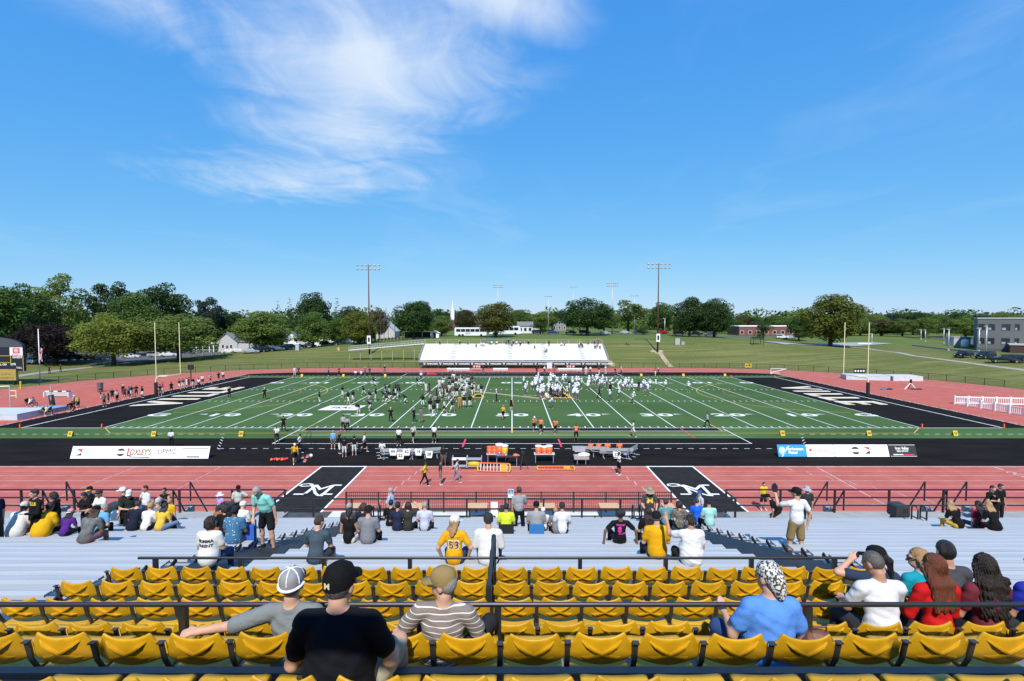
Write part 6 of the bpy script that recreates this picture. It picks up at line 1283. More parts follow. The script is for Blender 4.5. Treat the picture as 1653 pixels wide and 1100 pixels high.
POSES = {
 # arm = (upper-arm direction, forearm direction) ; leg = (thigh, shin); x is +1 on the side of the limb
 'stand': dict(la=((.12, .02, -1), (.06, .15, -1)), ra=((.12, .0, -1), (.06, .12, -1)), ll=((.10, 0, -1), (.02, -.02, -1)), rl=((.10, 0, -1), (.02, -.02, -1))),
 'hips': dict(la=((.62, -.25, -1), (-.75, .45, -.55)), ra=((.62, -.25, -1), (-.75, .45, -.55)), ll=((.16, 0, -1), (.04, -.02, -1)), rl=((.16, .05, -1), (.04, -.02, -1))),
 'crossed': dict(la=((.25, .25, -1), (-.9, .65, .05)), ra=((.25, .25, -1), (-.9, .65, .12)), ll=((.12, 0, -1), (.02, -.02, -1)), rl=((.12, 0, -1), (.02, -.02, -1))),
 'walk': dict(la=((.12, .45, -1), (.0, .75, -.8)), ra=((.12, -.45, -1), (.0, -.1, -1)), ll=((.06, -.32, -1), (.0, -.55, -1)), rl=((.06, .48, -1), (.0, .12, -1)), lean=5),
 'run': dict(la=((.15, .7, -.8), (-.2, .8, .5)), ra=((.2, -.8, -.7), (.1, .5, -.8)), ll=((.08, -.45, -1), (.0, -1, -.45)), rl=((.08, .85, -.8), (.0, -.15, -1)), lean=14),
 'crouch': dict(la=((.25, .45, -.9), (-.15, .75, -.7)), ra=((.25, .45, -.9), (-.15, .75, -.7)), ll=((.3, .75, -.75), (.05, -.55, -.95)), rl=((.3, .75, -.75), (.05, -.55, -.95)), lean=42),
 'bend': dict(la=((.15, .35, -1), (-.1, .35, -1)), ra=((.15, .35, -1), (-.1, .35, -1)), ll=((.15, .25, -1), (.02, -.25, -1)), rl=((.15, .25, -1), (.02, -.25, -1)), lean=58),
 'point': dict(la=((.3, .9, .1), (.1, 1, .2)), ra=((.12, .0, -1), (.06, .12, -1)), ll=((.12, 0, -1), (.02, -.02, -1)), rl=((.12, .1, -1), (.02, -.02, -1))),
 'headhands': dict(la=((.85, .1, .35), (-.85, -.05, .75)), ra=((.85, .1, .35), (-.85, -.05, .75)), ll=((.10, 0, -1), (.02, -.02, -1)), rl=((.10, 0, -1), (.02, -.02, -1))),
 'photo': dict(la=((.35, .7, -.5), (-.45, .75, .65)), ra=((.35, .7, -.5), (-.45, .75, .65)), ll=((.12, 0, -1), (.02, -.02, -1)), rl=((.12, 0, -1), (.02, -.02, -1))),
 'sit': dict(la=((.22, .28, -1), (-.35, .9, -.25)), ra=((.22, .28, -1), (-.35, .9, -.25)), ll=((.2, 1, -.05), (.0, .05, -1)), rl=((.2, 1, -.05), (.0, .05, -1)), lean=6, sit=1),
 'sit_fwd': dict(la=((.2, .6, -.9), (-.35, .8, -.1)), ra=((.2, .6, -.9), (-.35, .8, -.1)), ll=((.25, 1, .02), (.0, .0, -1)), rl=((.25, 1, .02), (.0, .0, -1)), lean=26, sit=1),
 'sit_back': dict(la=((.35, .1, -1), (-.1, .8, -.3)), ra=((.35, .1, -1), (-.1, .8, -.3)), ll=((.2, 1, .12), (.0, .15, -1)), rl=((.2, 1, .12), (.0, .15, -1)), lean=-8, sit=1),
 'kneel': dict(la=((.2, .35, -1), (-.2, .7, -.4)), ra=((.2, .3, -1), (-.2, .7, -.4)), ll=((.08, .95, -.3), (.0, -.05, -1)), rl=((.08, -.1, -1), (.0, -1, -.12)), lean=12),
}
def body_prims(pose='stand', H=1.75, g=1.0, fem=False, sleeve='short', pants='long', lean=None, side=0, yaw=0.0, nod=0.0, tilt=0.0, far=False, over=None, pads=False, hem=.0, neck=1.0):
    po = dict(POSES[pose]); po.update(over or {}); lean = po.get('lean', 0) if lean is None else lean; B = Prims(); f = 1.0
    RT = rx(R(-lean)) @ ry(R(side)); up = RT @ V3(0, 0, 1); fw = RT @ V3(0, 1, 0); rt = RT @ V3(1, 0, 0)
    pel = V3(0, 0, 0); chest = pel + up * .34; neckb = pel + up * .49; shw = (.165 if fem else .185) * (.86 + .14 * g) * (1.12 if pads else 1)
    fl = (fw, .68 if g < 1.25 else .80); wg = g
    hip = .16 * (1.06 if fem else 1.0)
    # trunk
    B.cone(pel + V3(0, .01, -.035), pel + V3(0, .0, .0 if po.get('sit') else .05), .124 * g, .128 * g, PT, (V3(0, 1, 0), .86))
    B.cone(pel + up * (.03 if po.get('sit') else .11), pel + up * .20, .150 * (g if not fem else g * .98), .138 * g * (.92 if fem else 1), SH, fl); lo_ = 0 if po.get('sit') else .105 - hem; B.cone(pel + V3(0, -.012 * g, lo_), pel + up * (.06 + lo_), .138 * g, .146 * g, SH, (V3(0, 1, 0), .86))
    B.cone(pel + up * .20, chest, .138 * g * (.92 if fem else 1), .150 * (.5 + .5 * g), SH, fl)
    B.cone(chest, pel + up * .455, .150 * (.5 + .5 * g), .085, SH, (fw, .75))
    sz = .435
    for sx in (-1, 1): B.cone(pel + up * .445 + rt * sx * .03, pel + up * sz + rt * sx * (shw - .015), .070, .064 * (.7 + .3 * g) * (1.4 if pads else 1), SH, (fw, .92))
    if g > 1.2: B.ell(pel + up * .17 + fw * .06, (.145 * g, .13 * g, .16), SH, RT)
    if fem: [B.ell(chest + up * .0 + fw * .085 + rt * sx * .065, (.062, .058, .062), SH, RT) for sx in (-1, 1)]
    cc = pel + up * .462 + fw * .004
    for i in range(10):
        a_, b_ = 2 * math.pi * i / 10, 2 * math.pi * (i + 1) / 10; f_ = lambda t: cc + rt * .066 * math.cos(t) + fw * .060 * math.sin(t) - up * (.020 * math.sin(t) + .0)
        B.cone(f_(a_), f_(b_), .012, .012, SH)
    # neck and head
    hr = rz_(R(-yaw)) @ rx(R(-nod)) @ ry(R(tilt)); hr = (RT if abs(lean) < 20 else rx(R(-lean * .45))) @ hr if True else hr
    nk = pel + up * .505; hd = nk + up * .075 * neck + fw * .02 + hr @ V3(0, .012, .075)
    B.cone(pel + up * .44, nk + up * .06, .062, .052 * (.8 + .2 * g), SK)
    B.ell(hd + hr @ V3(0, -.008, .02), (.076, .095, .098), SK, hr); B.ell(hd + hr @ V3(0, .025, -.050), (.056, .066, .070), SK, hr)
    if not far:
        B.cone(hd + hr @ V3(0, .092, .005), hd + hr @ V3(0, .112, -.028), .010, .015, SK)
        for sx in (-1, 1):
            B.ell(hd + hr @ V3(sx * .080, -.012, -.010), (.012, .022, .034), SK, hr); B.ell(hd + hr @ V3(sx * .031, .080, .012), (.014, .010, .008), EY, hr)
            B.cone(hd + hr @ V3(sx * .014, .088, .028), hd + hr @ V3(sx * .05, .078, .028), .008, .007, SK)
        B.ell(hd + hr @ V3(0, .090, -.066), (.024, .010, .007), LP, hr)
    J = dict(head=hd, hr=hr, chest=chest, up=up, fw=fw, rt=rt, neck=nk)
    ag = .8 + .2 * g
    for sx, arm in ((-1, po['la']), (1, po['ra'])):
        ua = unit(RT @ (V3(*arm[0]) * V3(sx, 1, 1))) if not po.get('absarm') else unit(V3(*arm[0]) * V3(sx, 1, 1)); fa = unit(RT @ (V3(*arm[1]) * V3(sx, 1, 1))) if not po.get('absarm') else unit(V3(*arm[1]) * V3(sx, 1, 1))
        s0 = pel + up * .425 + rt * sx * shw; el = s0 + ua * .285; wr = el + fa * .25
        B.cone(s0, el, .050 * ag, .040 * ag, SK if sleeve != 'long' else SH); B.cone(el, wr, .040 * ag, .028, SK if sleeve != 'long' else SH)
        if sleeve == 'short': B.cone(s0, s0 + ua * .17, .066 * ag * (1.15 if pads else 1), .064 * ag, SH)
        elif sleeve == 'cap': B.cone(s0, s0 + ua * .06, .064 * ag, .060 * ag, SH)
        elif sleeve == 'half': B.cone(s0, s0 + ua * .25, .067 * ag, .066 * ag, SH)
        elif sleeve == 'long': B.cone(s0, el, .060 * ag, .050 * ag, SH); B.cone(el, wr - fa * .01, .050 * ag, .038, SH)
        # hand: palm, four fingers, thumb on the side of the palm
        pn = unit(np.cross(fa, V3(sx, .2, .1))); sd_ = unit(np.cross(fa, pn)); pa = wr + fa * .045
        B.cone(wr, wr + fa * .075, .026, .034, SK, (pn, .6))
        if far: B.cone(pa, wr + fa * .16, .030, .018, SK, (pn, .6))
        else:
            for i, (o_, l_) in enumerate(((-.027, .072), (-.009, .082), (.009, .078), (.026, .062))):
                k0 = wr + fa * .08 + sd_ * o_; k1 = k0 + unit(fa + pn * .25) * l_ * .55; B.cone(k0, k1, .0095, .009, SK); B.cone(k1, k1 + unit(fa + pn * .9) * l_ * .5, .009, .007, SK)
            B.cone(wr + fa * .025 - sd_ * .028, wr + fa * .075 - sd_ * .055, .011, .008, SK)
        J['wr%d' % sx] = wr; J['hand%d' % sx] = wr + fa * .1; J['el%d' % sx] = el
    lg = .75 + .25 * g; low = []
    for sx, leg in ((-1, po['ll']), (1, po['rl'])):
        th = unit(V3(*leg[0]) * V3(sx, 1, 1)); sn = unit(V3(*leg[1]) * V3(sx, 1, 1)); h0 = pel + V3(sx * .088 * (.8 + .2 * g), 0, -.03); kn = h0 + th * .43; an = kn + sn * .42
        M1 = PT
        if pants == 'short': B.cone(h0, h0 + th * .34, .092 * lg, .088 * lg, PT); B.cone(h0 + th * .25, kn, .070 * lg, .054 * lg, SK); B.cone(kn, kn + sn * .15, .054 * lg, .054 * lg, SK); B.cone(kn + sn * .13, an, .055 * lg, .034, SK)
        elif pants == 'brief': B.cone(h0, h0 + th * .20, .090 * lg, .088 * lg, PT); B.cone(h0 + th * .15, kn, .076 * lg, .052 * lg, SK); B.cone(kn, an, .053 * lg, .034, SK)
        elif pants == 'knicker': B.cone(h0, kn + sn * .08, .092 * lg, .062 * lg, PT); B.cone(kn, an, .052 * lg, .038, SK)
        else: B.cone(h0, kn, .090 * lg, .064 * lg, PT); B.cone(kn, an, .062 * lg, .048, PT)
        toe = unit(V3(sx * .18, 1, 0)) if sn[2] < -.3 else unit(V3(0, .15, -1))
        dn = V3(0, 0, -1) if sn[2] < -.3 else unit(V3(0, -1, 0)); hl = an + dn * .045 - toe * .045
        B.cone(an + dn * .01, an + dn * .05, .040, .038, SO if pants != 'short' else SO); B.cone(hl, an + toe * .15 + dn * .055, .036, .034, SO); low.append((an + dn * .09)[2]); J['an%d' % sx] = an; J['kn%d' % sx] = kn
    sc = H / 1.75
    off = V3(0, 0, -min(low)) if not po.get('sit') else V3(0, 0, .115)
    B.shift(off)
    for k in list(J):
        if k not in ('hr', 'up', 'fw', 'rt'): J[k] = (J[k] + off) * sc
    B.scale(sc); J['s'] = sc
    return B, J
def hair_prims(J, style):
    P = Prims(); hd, hr, s = J['head'], J['hr'], J['s']; q = lambda *a: hd + hr @ (V3(*a) * s); E_ = lambda c, r: P.ell(q(*c), np.array(r) * s, 0, hr)
    C_ = lambda a, b, r0, r1: P.cone(q(*a), q(*b), r0 * s, r1 * s, 0)
    E_((0, -.018, .040), (.084, .100, .092))
    if style == 'short': E_((0, -.045, .0), (.078, .072, .075))
    if style == 'buzz': P.p.clear(); E_((0, -.016, .034), (.079, .097, .090)); E_((0, -.04, .005), (.076, .07, .07))
    if style == 'afro': E_((0, -.02, .055), (.125, .12, .115))
    if style == 'curly': [E_((.07 * math.cos(a), -.03 + .05 * math.sin(a), .03 - .05 * (i % 3)), (.05, .05, .05)) for i, a in enumerate(np.arange(2.6, 6.9, .5))]; E_((0, -.055, -.02), (.09, .07, .10))
    if style in ('long', 'pony', 'bun', 'longcurly', 'mid'): E_((0, -.045, .0), (.082, .070, .080))
    if style in ('long', 'longcurly', 'mid'):
        L_ = {'long': .40, 'mid': .25}.get(style, .48); w = .0 if style != 'longcurly' else .03
        for i, x in enumerate((-.075, -.045, -.015, .015, .045, .075)): C_((x, -.05 + abs(x) * .5, .0), (x * 1.15, -.085, -.15), .036, .040); C_((x * 1.15, -.085, -.15), (x * 1.3 + w * (-1) ** i, -.125, -L_ + .03 * (i % 2)), .040, .022)
        if style == 'longcurly': [E_((.12 * math.cos(i * 2.1), -.10 - .02 * (i % 3), -.10 - .028 * i), (.036, .034, .04)) for i in range(13)]
    if style == 'pony': C_((0, -.09, .03), (.01, -.13, -.02), .028, .036); C_((.01, -.13, -.02), (.02, -.135, -.24), .036, .012)
    if style == 'bun': E_((0, -.115, -.005), (.042, .038, .042))
    return P.p
def cap_mesh(J, kind, mats):
    """cap dome with brim, bucket hat or helmet in the head's frame"""
    hd, hr, s = J['head'], J['hr'], J['s']; mb = MB(); n = 20
    def tr(p): return tuple(hd + hr @ (V3(*p) * s))
    vs = []; fs = []
    if kind == 'bucket':
        prof = [(.094, .02), (.092, .07), (.084, .118), (.05, .135), (.0, .138)]; brim = [(.165, -.012), (.15, -.004), (.096, .025)]
        for i, (r, z) in enumerate(brim + prof): vs += [tr((r * math.cos(2 * math.pi * k / n), -.008 + 1.14 * r * math.sin(2 * math.pi * k / n), z)) for k in range(n)]
        m_ = len(brim + prof)
        fs += [(i * n + k, i * n + (k + 1) % n, (i + 1) * n + (k + 1) % n, (i + 1) * n + k) for i in range(m_ - 1) for k in range(n)]; mb.add(vs, fs); return mb
    prof = [(.090, .012), (.092, .04), (.089, .075), (.074, .110), (.045, .130), (.012, .138), (.0, .139)] if kind != 'helmet' else [(.085, -.075), (.112, -.05), (.124, .01), (.122, .06), (.10, .115), (.06, .145), (.0, .155)]
    for r, z in prof: vs += [tr((r * math.cos(2 * math.pi * k / n), -.012 + 1.17 * r * math.sin(2 * math.pi * k / n), z + (.012 * math.sin(2 * math.pi * k / n) if z < .05 else 0))) for k in range(n)]
    for i in range(len(prof) - 1):
        for k in range(n): fs.append((i * n + k, i * n + (k + 1) % n, (i + 1) * n + (k + 1) % n, (i + 1) * n + k))
    mb.add(vs, fs)
    if kind == 'helmet':
        mb.cur = 1
        for z in (-.01, -.045, -.075): mb.tube([tr((.10 * math.sin(a), .06 + .075 * math.cos(a), z)) for a in [R(-80 + 32 * i) for i in range(6)]], .007 * s, 5)
        mb.cur = 0; return mb
    sgn = -1 if kind == 'backcap' else 1; mb.cur = 1
    if kind == 'capbutton': pass
    a0 = [R(-62 + 124 * i / 8) for i in range(9)]; b = []
    for a in a0: b.append(tr((.088 * math.sin(a), sgn * (.100 * math.cos(a) - .012 * sgn), .034)))
    for a in a0: b.append(tr((.080 * math.sin(a), sgn * (.012 + .175 * math.cos(a) ** .6), .024 - .018 * math.sin(a) ** 2)))
    b += [tuple(np.array(p) - np.array((0, 0, .006))) for p in b]; m_ = 9
    mb.add(b, [(i, i + 1, i + m_ + 1, i + m_) for i in range(8)] + [(i + 18, i + m_ + 18, i + m_ + 19, i + 19) for i in range(8)] + [(i + m_, i + m_ + 1, i + m_ + 19, i + m_ + 18) for i in range(8)])
    mb.cur = 0
    return mb
def person(label, loc, rz, skin=0, shirt=(200, 200, 200), pants_c=(30, 30, 34), shoes=(220, 220, 220), hair=None, hat=None, h=.024, voxel=None, group=None, shirt_mat=None, **kw):
    """hair=(style, colour); hat=(kind, dome rgb, brim rgb)"""
    B, J = body_prims(**kw); o = thing('person', label, 'person', loc, rz, group); sm = shirt_mat or cloth(*shirt)
    det = None
    if h < .016:
        def det(vs):
            x, y, z = vs.T; w = .0048 * np.sin(z * 36 + 3.2 * np.sin(x * 9 + 1) + 4 * np.sin(y * 7)) * (.5 + .5 * np.sin(x * 13 + z * 6 + 2)) + .0022 * np.sin(z * 70 + x * 30 + 2 * np.sin(y * 21)) + .0024 * np.sin(x * 42 - z * 28)
            w *= (z < J['neck'][2] - .08 * J['s']) * np.clip((.9 * J['s'] - abs(z - .28)) * 2, 0, 1); n = vs * np.array([1, 1, 0]); n /= np.linalg.norm(n, axis=1, keepdims=True) + 1e-6; return vs + n * w[:, None]
    me = surf_mesh('body', B.p, h, [SKIN[skin], sm, cloth(*pants_c), cloth(*shoes), EYEM, LIPM], k=.018, detail=det); b = obj_from('body', me, o)
    if hair:
        def hdet(vs):
            q = (vs - J['head']) / J['s']; a = np.arctan2(q[:, 0], -q[:, 1]); am = .007 if hair[0] in ('long', 'pony', 'bun', 'mid') else .010 if 'curly' in hair[0] or hair[0] == 'afro' else .0
            w = np.sin(a * 34 + q[:, 2] * (9 if 'curly' not in hair[0] else 60) + 2.5 * np.sin(q[:, 2] * 16)) + .6 * np.sin(a * 71 + q[:, 0] * 50 + q[:, 2] * 23); n = q * np.array([1, 1, .25]); n /= np.linalg.norm(n, axis=1, keepdims=True) + 1e-6
            return vs + n * (w * am * .6)[:, None]
        hm = surf_mesh('hair', hair_prims(J, hair[0]), .0075 if h < .013 else min(h, .02), [HAIR[hair[1]]], k=.025, detail=hdet if h < .018 else None); obj_from('hair', hm, o)
    if hat: cap_mesh(J, hat[0], None).build('hat', [hat[3] if len(hat) > 3 else cloth(*hat[1]), cloth(*hat[2])], o, smooth=True)
    return o, J, b
def decal(o, body, txt, size, z, m, x=0.0, side=-1, off=.006, **k):
    """lettering pressed onto the cloth"""
    me = body.data; bv = BVHTree.FromPolygons([v.co for v in me.vertices], [tuple(p.vertices) for p in me.polygons]); vs, fs = text_mesh(txt, size, **k); out = []
    for a, b in vs:
        p = Vector((a + x, side * 1.5, z + b)) if side < 0 else Vector((-a + x, 1.5, z + b)); hit = bv.ray_cast(p, Vector((0, -side, 0)))
        q = hit[0] if hit[0] is not None else Vector((p.x, 0, p.z)); out.append((q.x, q.y + side * off, q.z))
    mb = MB(); mb.add(out, fs); return mb.build('shirt_print', m, o)
# ------------------------------------------------------------------ spectators in the near stand
def vpix(d, zrel):
    yc = d * _s + zrel * _c; dep = d * _c - zrel * _s; return 550 - FPX * yc / dep
def row_for(px, v):
    v = v + 4.5e-8 * (px - 826.5) ** 2 * (v - 550) * .8
    return min(range(NR), key=lambda i: abs(vpix(D0 + i * RD, zseat(D0 + i * RD)) - v))
def sitter(label, px, v, pose='sit', rz=0, **k):
    d = D0 + row_for(px, v) * RD; z = ZC + zseat(d); x = xat(px, d, z + .45)
    return person(label, (x, Y(d) + .03, z + .002), R(rz), pose=pose, **k)
def stander(label, px, d, pose='stand', rz=0, zoff=0.0, **k):
    z = WZ if d > DF else ZC + zseat(d) - .43; x = xat(px, d, z + 1.2)
    return person(label, (x, Y(d), z + zoff), R(rz), pose=pose, **k)
WHI, BLA, NAV, GRY, DGR, YLW, KHA = (228, 228, 226), (20, 20, 22), (30, 38, 66), (138, 142, 148), (62, 66, 70), (224, 172, 24), (140, 120, 82)
JEAN, LAV, MINT = (58, 82, 122), (176, 184, 214), (150, 220, 210)
sitter('large man in a white shirt and pale grey cap, far left of the bleachers', 22, 861, 'sit_fwd', shirt=WHI, pants_c=(190, 80, 66), g=1.55, H=1.85, hat=('backcap', (205, 205, 200), (60, 60, 60)), hair=('buzz', 'black'), skin=3)
sitter('very broad person in a yellow shirt, second from the left edge', 64, 861, 'sit_fwd', shirt=YLW, pants_c=BLA, g=1.65, H=1.82, hair=('short', 'dkbrown'), skin=2)
sitter('child in a purple shirt and pink-white headscarf beside the broad person in yellow', 101, 861, 'sit_fwd', shirt=(84, 40, 130), pants_c=BLA, g=.95, H=1.45, hat=('backcap', (225, 150, 165), (240, 220, 225)), skin=2, hair=('long', 'black'))
_, J_, b_ = sitter('man in a grey camouflage shirt and black cap leaning on his knees', 134, 872, 'sit_fwd', lean=34, shirt_mat=mat('cloth_camo', (.055, .06, .058), .9, 0, .5, 7, .4, 22, col2=(.16, .17, .165)), pants_c=(120, 90, 96), pants='short', hat=('cap', BLA, BLA), skin=2, H=1.8, hair=('long', 'brown'))
stander('person in dark trousers cut off by the left edge', -8, 13.6, 'stand', 90, shirt=(34, 30, 70), pants_c=(52, 54, 58), hair=('short', 'black'))
o, J, b = stander('bearded man in a black hoodie with yellow lettering standing at the far left', 58, 14.1, 'stand', 160, shirt=BLA, pants_c=BLA, sleeve='long', hair=('short', 'dkbrown'), H=1.8, skin=0, over=dict(la=((.2, .3, -1), (-.5, .7, .1))))
decal(o, b, 'VILLE', .12, J['chest'][2] + .05, mat('print_yellow', (.7, .5, .05), .8), side=1, bold=True)
stander('dark-haired woman in a black jacket looking down, left of the trash can', 90, 15.2, 'crossed', 110, shirt=(24, 26, 24), sleeve='long', hair=('curly', 'black'), fem=True, nod=20, skin=2, H=1.7)
stander('man in a black shirt and black cap with a yellow band at the left railing', 146, 18.4, 'crossed', 190, shirt=BLA, hat=('cap', (26, 26, 28), (220, 180, 40)), skin=0, H=1.82)
stander('woman in a black top with dark hair beside the man in the banded cap', 138, 16.6, 'crossed', 170, shirt=BLA, hair=('short', 'black'), fem=True, skin=1, H=1.66, nod=15)
stander('woman in a white shirt with backpack straps looking down at her phone', 163, 16.4, 'photo', 165, shirt=WHI, hair=('bun', 'dkbrown'), fem=True, skin=1, nod=28, over=dict(la=((.2, .3, -1), (-.4, .9, .0)), ra=((.2, .3, -1), (-.4, .9, .0))))
sitter('man in a light blue shirt leaning forward behind the man in camouflage', 149, 857, 'sit_fwd', lean=40, shirt=(110, 170, 220), hair=('buzz', 'grey'), skin=0, yaw=50)
stander('man in an olive shirt and white cap facing left at the railing', 200, 17.6, 'stand', 100, shirt=(52, 52, 42), hat=('cap', WHI, WHI), skin=0, H=1.8)
stander('man in a dark shirt and white cap with folded arms', 210, 16.6, 'crossed', 200, shirt=(36, 38, 38), hat=('cap', WHI, WHI), skin=0, nod=15, H=1.74)
stander('man in a white polo and sunglasses leaning on the left railing', 236, 19.6, 'stand', 150, shirt=WHI, pants_c=(50, 56, 70), hair=('buzz', 'black'), skin=1, H=1.85, over=dict(ra=((.8, .1, -.9), (.6, .2, -.8))))
stander('woman in a black dress with gold trim and hands raised at the left railing', 266, 20.6, 'photo', 185, shirt=(22, 20, 18), sleeve='none', hair=('bun', 'black'), fem=True, skin=1, H=1.74)
sitter('man in a grey shirt and grey cap with his back turned, left front rows', 252, 846, 'sit', shirt=(120, 124, 130), hat=('cap', (190, 190, 190), (190, 190, 190)), skin=0, H=1.85, g=1.15)
stander('blond woman in a yellow shirt with her back turned, left front rows', 274, 19.6, 'stand', 0, shirt=(220, 176, 30), pants_c=(40, 26, 30), hair=('bun', 'blond'), fem=True, skin=0, H=1.62, zoff=-.3)
sitter('man in a navy shirt with cropped hair, left front rows', 211, 852, 'sit_fwd', shirt=(28, 32, 52), hair=('buzz', 'brown'), skin=0, H=1.82)
sitter('child in a blue cap between the man in navy and the woman in white', 224, 847, 'sit', shirt=(120, 120, 120), hat=('cap', (60, 110, 180), (60, 110, 180)), H=1.3, skin=0)
sitter('woman in a short white top with her back turned, left front rows', 233, 853, 'sit_fwd', shirt=WHI, pants_c=(24, 26, 34), hair=('bun', 'blond'), fem=True, skin=0, H=1.68)
sitter('woman in a yellow top with long dark hair and jeans, left front rows', 256, 854, 'sit_fwd', shirt=(226, 186, 70), pants_c=(110, 130, 165), hair=('long', 'dkbrown'), fem=True, skin=0, H=1.68, over=dict(rl=((.6, .9, .1), (.2, .3, -1))))
stander('child in a tie-dye shirt and white hat behind the middle trash can', 356, 21.2, 'stand', 150, shirt=(110, 130, 220), shirt_mat=mat('cloth_tiedye', (.10, .35, .75), .9, 0, .5, 5, col2=(.65, .20, .50)), hat=('bucket', WHI, WHI), skin=0, H=1.55)
stander('man in a pale grey shirt and black cap leaning on the railing', 385, 21.4, 'stand', 200, shirt=(190, 192, 188), hat=('cap', BLA, BLA), skin=2, H=1.78, over=dict(la=((.9, .2, -.7), (.8, .1, -.4))))
o, J, b = sitter('woman in a white shirt with two printed black words and curly dark hair', 335, 911, 'sit', shirt=WHI, pants_c=JEAN, hair=('curly', 'dkbrown'), fem=True, skin=1, g=1.35, H=1.72, h=.016, yaw=25)
decal(o, b, 'MUMMA', .076, J['chest'][2] + .02, INK['black'], x=-.01, off=.013, bold=True, spacing=1.05); decal(o, b, 'PARENT', .076, J['chest'][2] - .065, INK['black'], x=-.01, off=.013, bold=True, spacing=1.05)
DOT = mat('cloth_blue_dotted', (.035, .13, .25), .85, 0, .1, 6)
_n = DOT.node_tree.nodes; _l = DOT.node_tree.links; _vo = _n.new('ShaderNodeTexVoronoi'); _vo.inputs['Scale'].default_value = 16; _tc2 = _n.new('ShaderNodeTexCoord'); _l.new(_tc2.outputs['Object'], _vo.inputs['Vector'])
_lt = _n.new('ShaderNodeMath'); _lt.operation = 'LESS_THAN'; _l.new(_vo.outputs['Distance'], _lt.inputs[0]); _lt.inputs[1].default_value = .20; _mx = _n.new('ShaderNodeMix'); _mx.data_type = 'RGBA'; _l.new(_lt.outputs[0], _mx.inputs[0]); _mx.inputs[6].default_value = (.035, .13, .25, 1); _mx.inputs[7].default_value = (.6, .68, .72, 1); _l.new(_mx.outputs[2], _n['Principled BSDF'].inputs['Base Color'])
sitter('man in a blue white-dotted shirt and dark cap near the left aisle', 376, 878, 'sit', shirt_mat=DOT, pants_c=(110, 116, 140), hat=('backcap', (36, 40, 52), (36, 40, 52)), hair=('buzz', 'black'), skin=2, g=1.35, H=1.8, h=.02)
sitter('dark-haired woman in an orange-brown top in front of the trash can', 350, 858, 'sit_fwd', shirt=(150, 96, 70), hair=('curly', 'dkbrown'), fem=True, skin=1)
sitter('person in a black jacket with dark hair left of the blue dotted shirt', 361, 864, 'sit', shirt=BLA, hair=('curly', 'dkbrown'), skin=1, sleeve='long')
sitter('person in a white shirt and white cap half hidden behind the blue dotted shirt', 384, 857, 'sit_fwd', shirt=WHI, hat=('cap', WHI, WHI), skin=0, yaw=40)
# man bending over a blue bag on the aisle steps
stander('grey-haired man in a mint shirt and black shorts bending on the left aisle steps', 431, 12.6, 'bend', 165, lean=24, shirt=(138, 214, 206), pants_c=(24, 25, 28), pants='short', shoes=(40, 40, 44), hair=('short', 'grey'), skin=0, g=1.2, H=1.84, nod=30, zoff=.25, h=.018, over=dict(ll=((.22, .18, -1), (.05, -.1, -1)), rl=((.2, -.05, -1), (.05, -.1, -1)), la=((.35, .1, -1), (.1, .35, -1)), ra=((.2, .3, -1), (-.3, .8, -.6))))
z = ZC + zseat(13.0) - .43; t = thing('folding_chair', 'folded blue chair held by the man in mint on the aisle steps', 'chair', (xat(409, 12.9, z), Y(12.75), z + .1)); MB().box(-.14, .14, -.06, .06, .15, .85).build('seat_cloth', mat('cloth_blue', (.02, .10, .45), .8), t)
for s in (-1, 1): MB().tube([(s * .16, 0, 0), (s * .16, 0, 1.0)], .018, 6).build('leg', BLACKM, t); MB().tube([(s * .16, -.08, .1), (-s * .14, .08, .8)], .015, 6).build('brace', BLACKM, t)
sitter('boy in a slate grey shirt with brown hair, sitting alone near the rail', 508, 912, 'sit_fwd', lean=14, shirt=(68, 84, 96), pants_c=(60, 60, 64), pants='short', hair=('short', 'brown'), skin=0, H=1.7, h=.016, yaw=25, nod=10)
sitter('woman in a black tank top with a dark ponytail and white jumper', 562, 874, 'sit', shirt=BLA, pants_c=WHI, sleeve='none', hair=('pony', 'black'), fem=True, skin=1, H=1.7, h=.02)
sitter('man in a grey shirt and dark cap beside the woman in the black tank top', 593, 874, 'sit', shirt=(128, 130, 138), hat=('cap', (32, 26, 30), (32, 26, 30)), skin=0, g=1.25, H=1.8, h=.02, hair=('buzz', 'brown'))
sitter('white-haired person in a dark grey shirt one row ahead of the ponytail', 562, 862, 'sit', shirt=(66, 66, 70), hair=('short', 'grey'), skin=0)
sitter('person in a black-blue shirt with brown curls one row ahead of the man in grey', 585, 861, 'sit', shirt=(30, 32, 42), hair=('curly', 'brown'), skin=0)
stander('grey-haired man in a lavender shirt standing in profile at the centre railing', 631, 21.0, 'stand', 80, shirt=LAV, pants_c=(150, 155, 180), hair=('buzz', 'grey'), skin=0, g=1.25, H=1.82)
sitter('man in a black shirt sitting in front of the man in lavender', 630, 849, 'sit', shirt=BLA, hair=('short', 'black'), skin=0)
sitter('man in a navy shirt left of the woman shading her eyes', 641, 856, 'sit', shirt=(34, 42, 70), hair=('short', 'black'), skin=1, pants_c=(40, 44, 60))
sitter('woman in an olive top with a bag strap shading her eyes', 658, 856, 'sit', shirt=(54, 54, 48), hair=('curly', 'dkbrown'), fem=True, skin=0, over=dict(ra=((.8, .5, .1), (-.75, .2, .75))))
sitter('older man in a pale lavender shirt at the right end of the front four', 685, 856, 'sit', shirt=(196, 200, 222), hair=('buzz', 'grey'), skin=0, pants_c=(52, 56, 64))
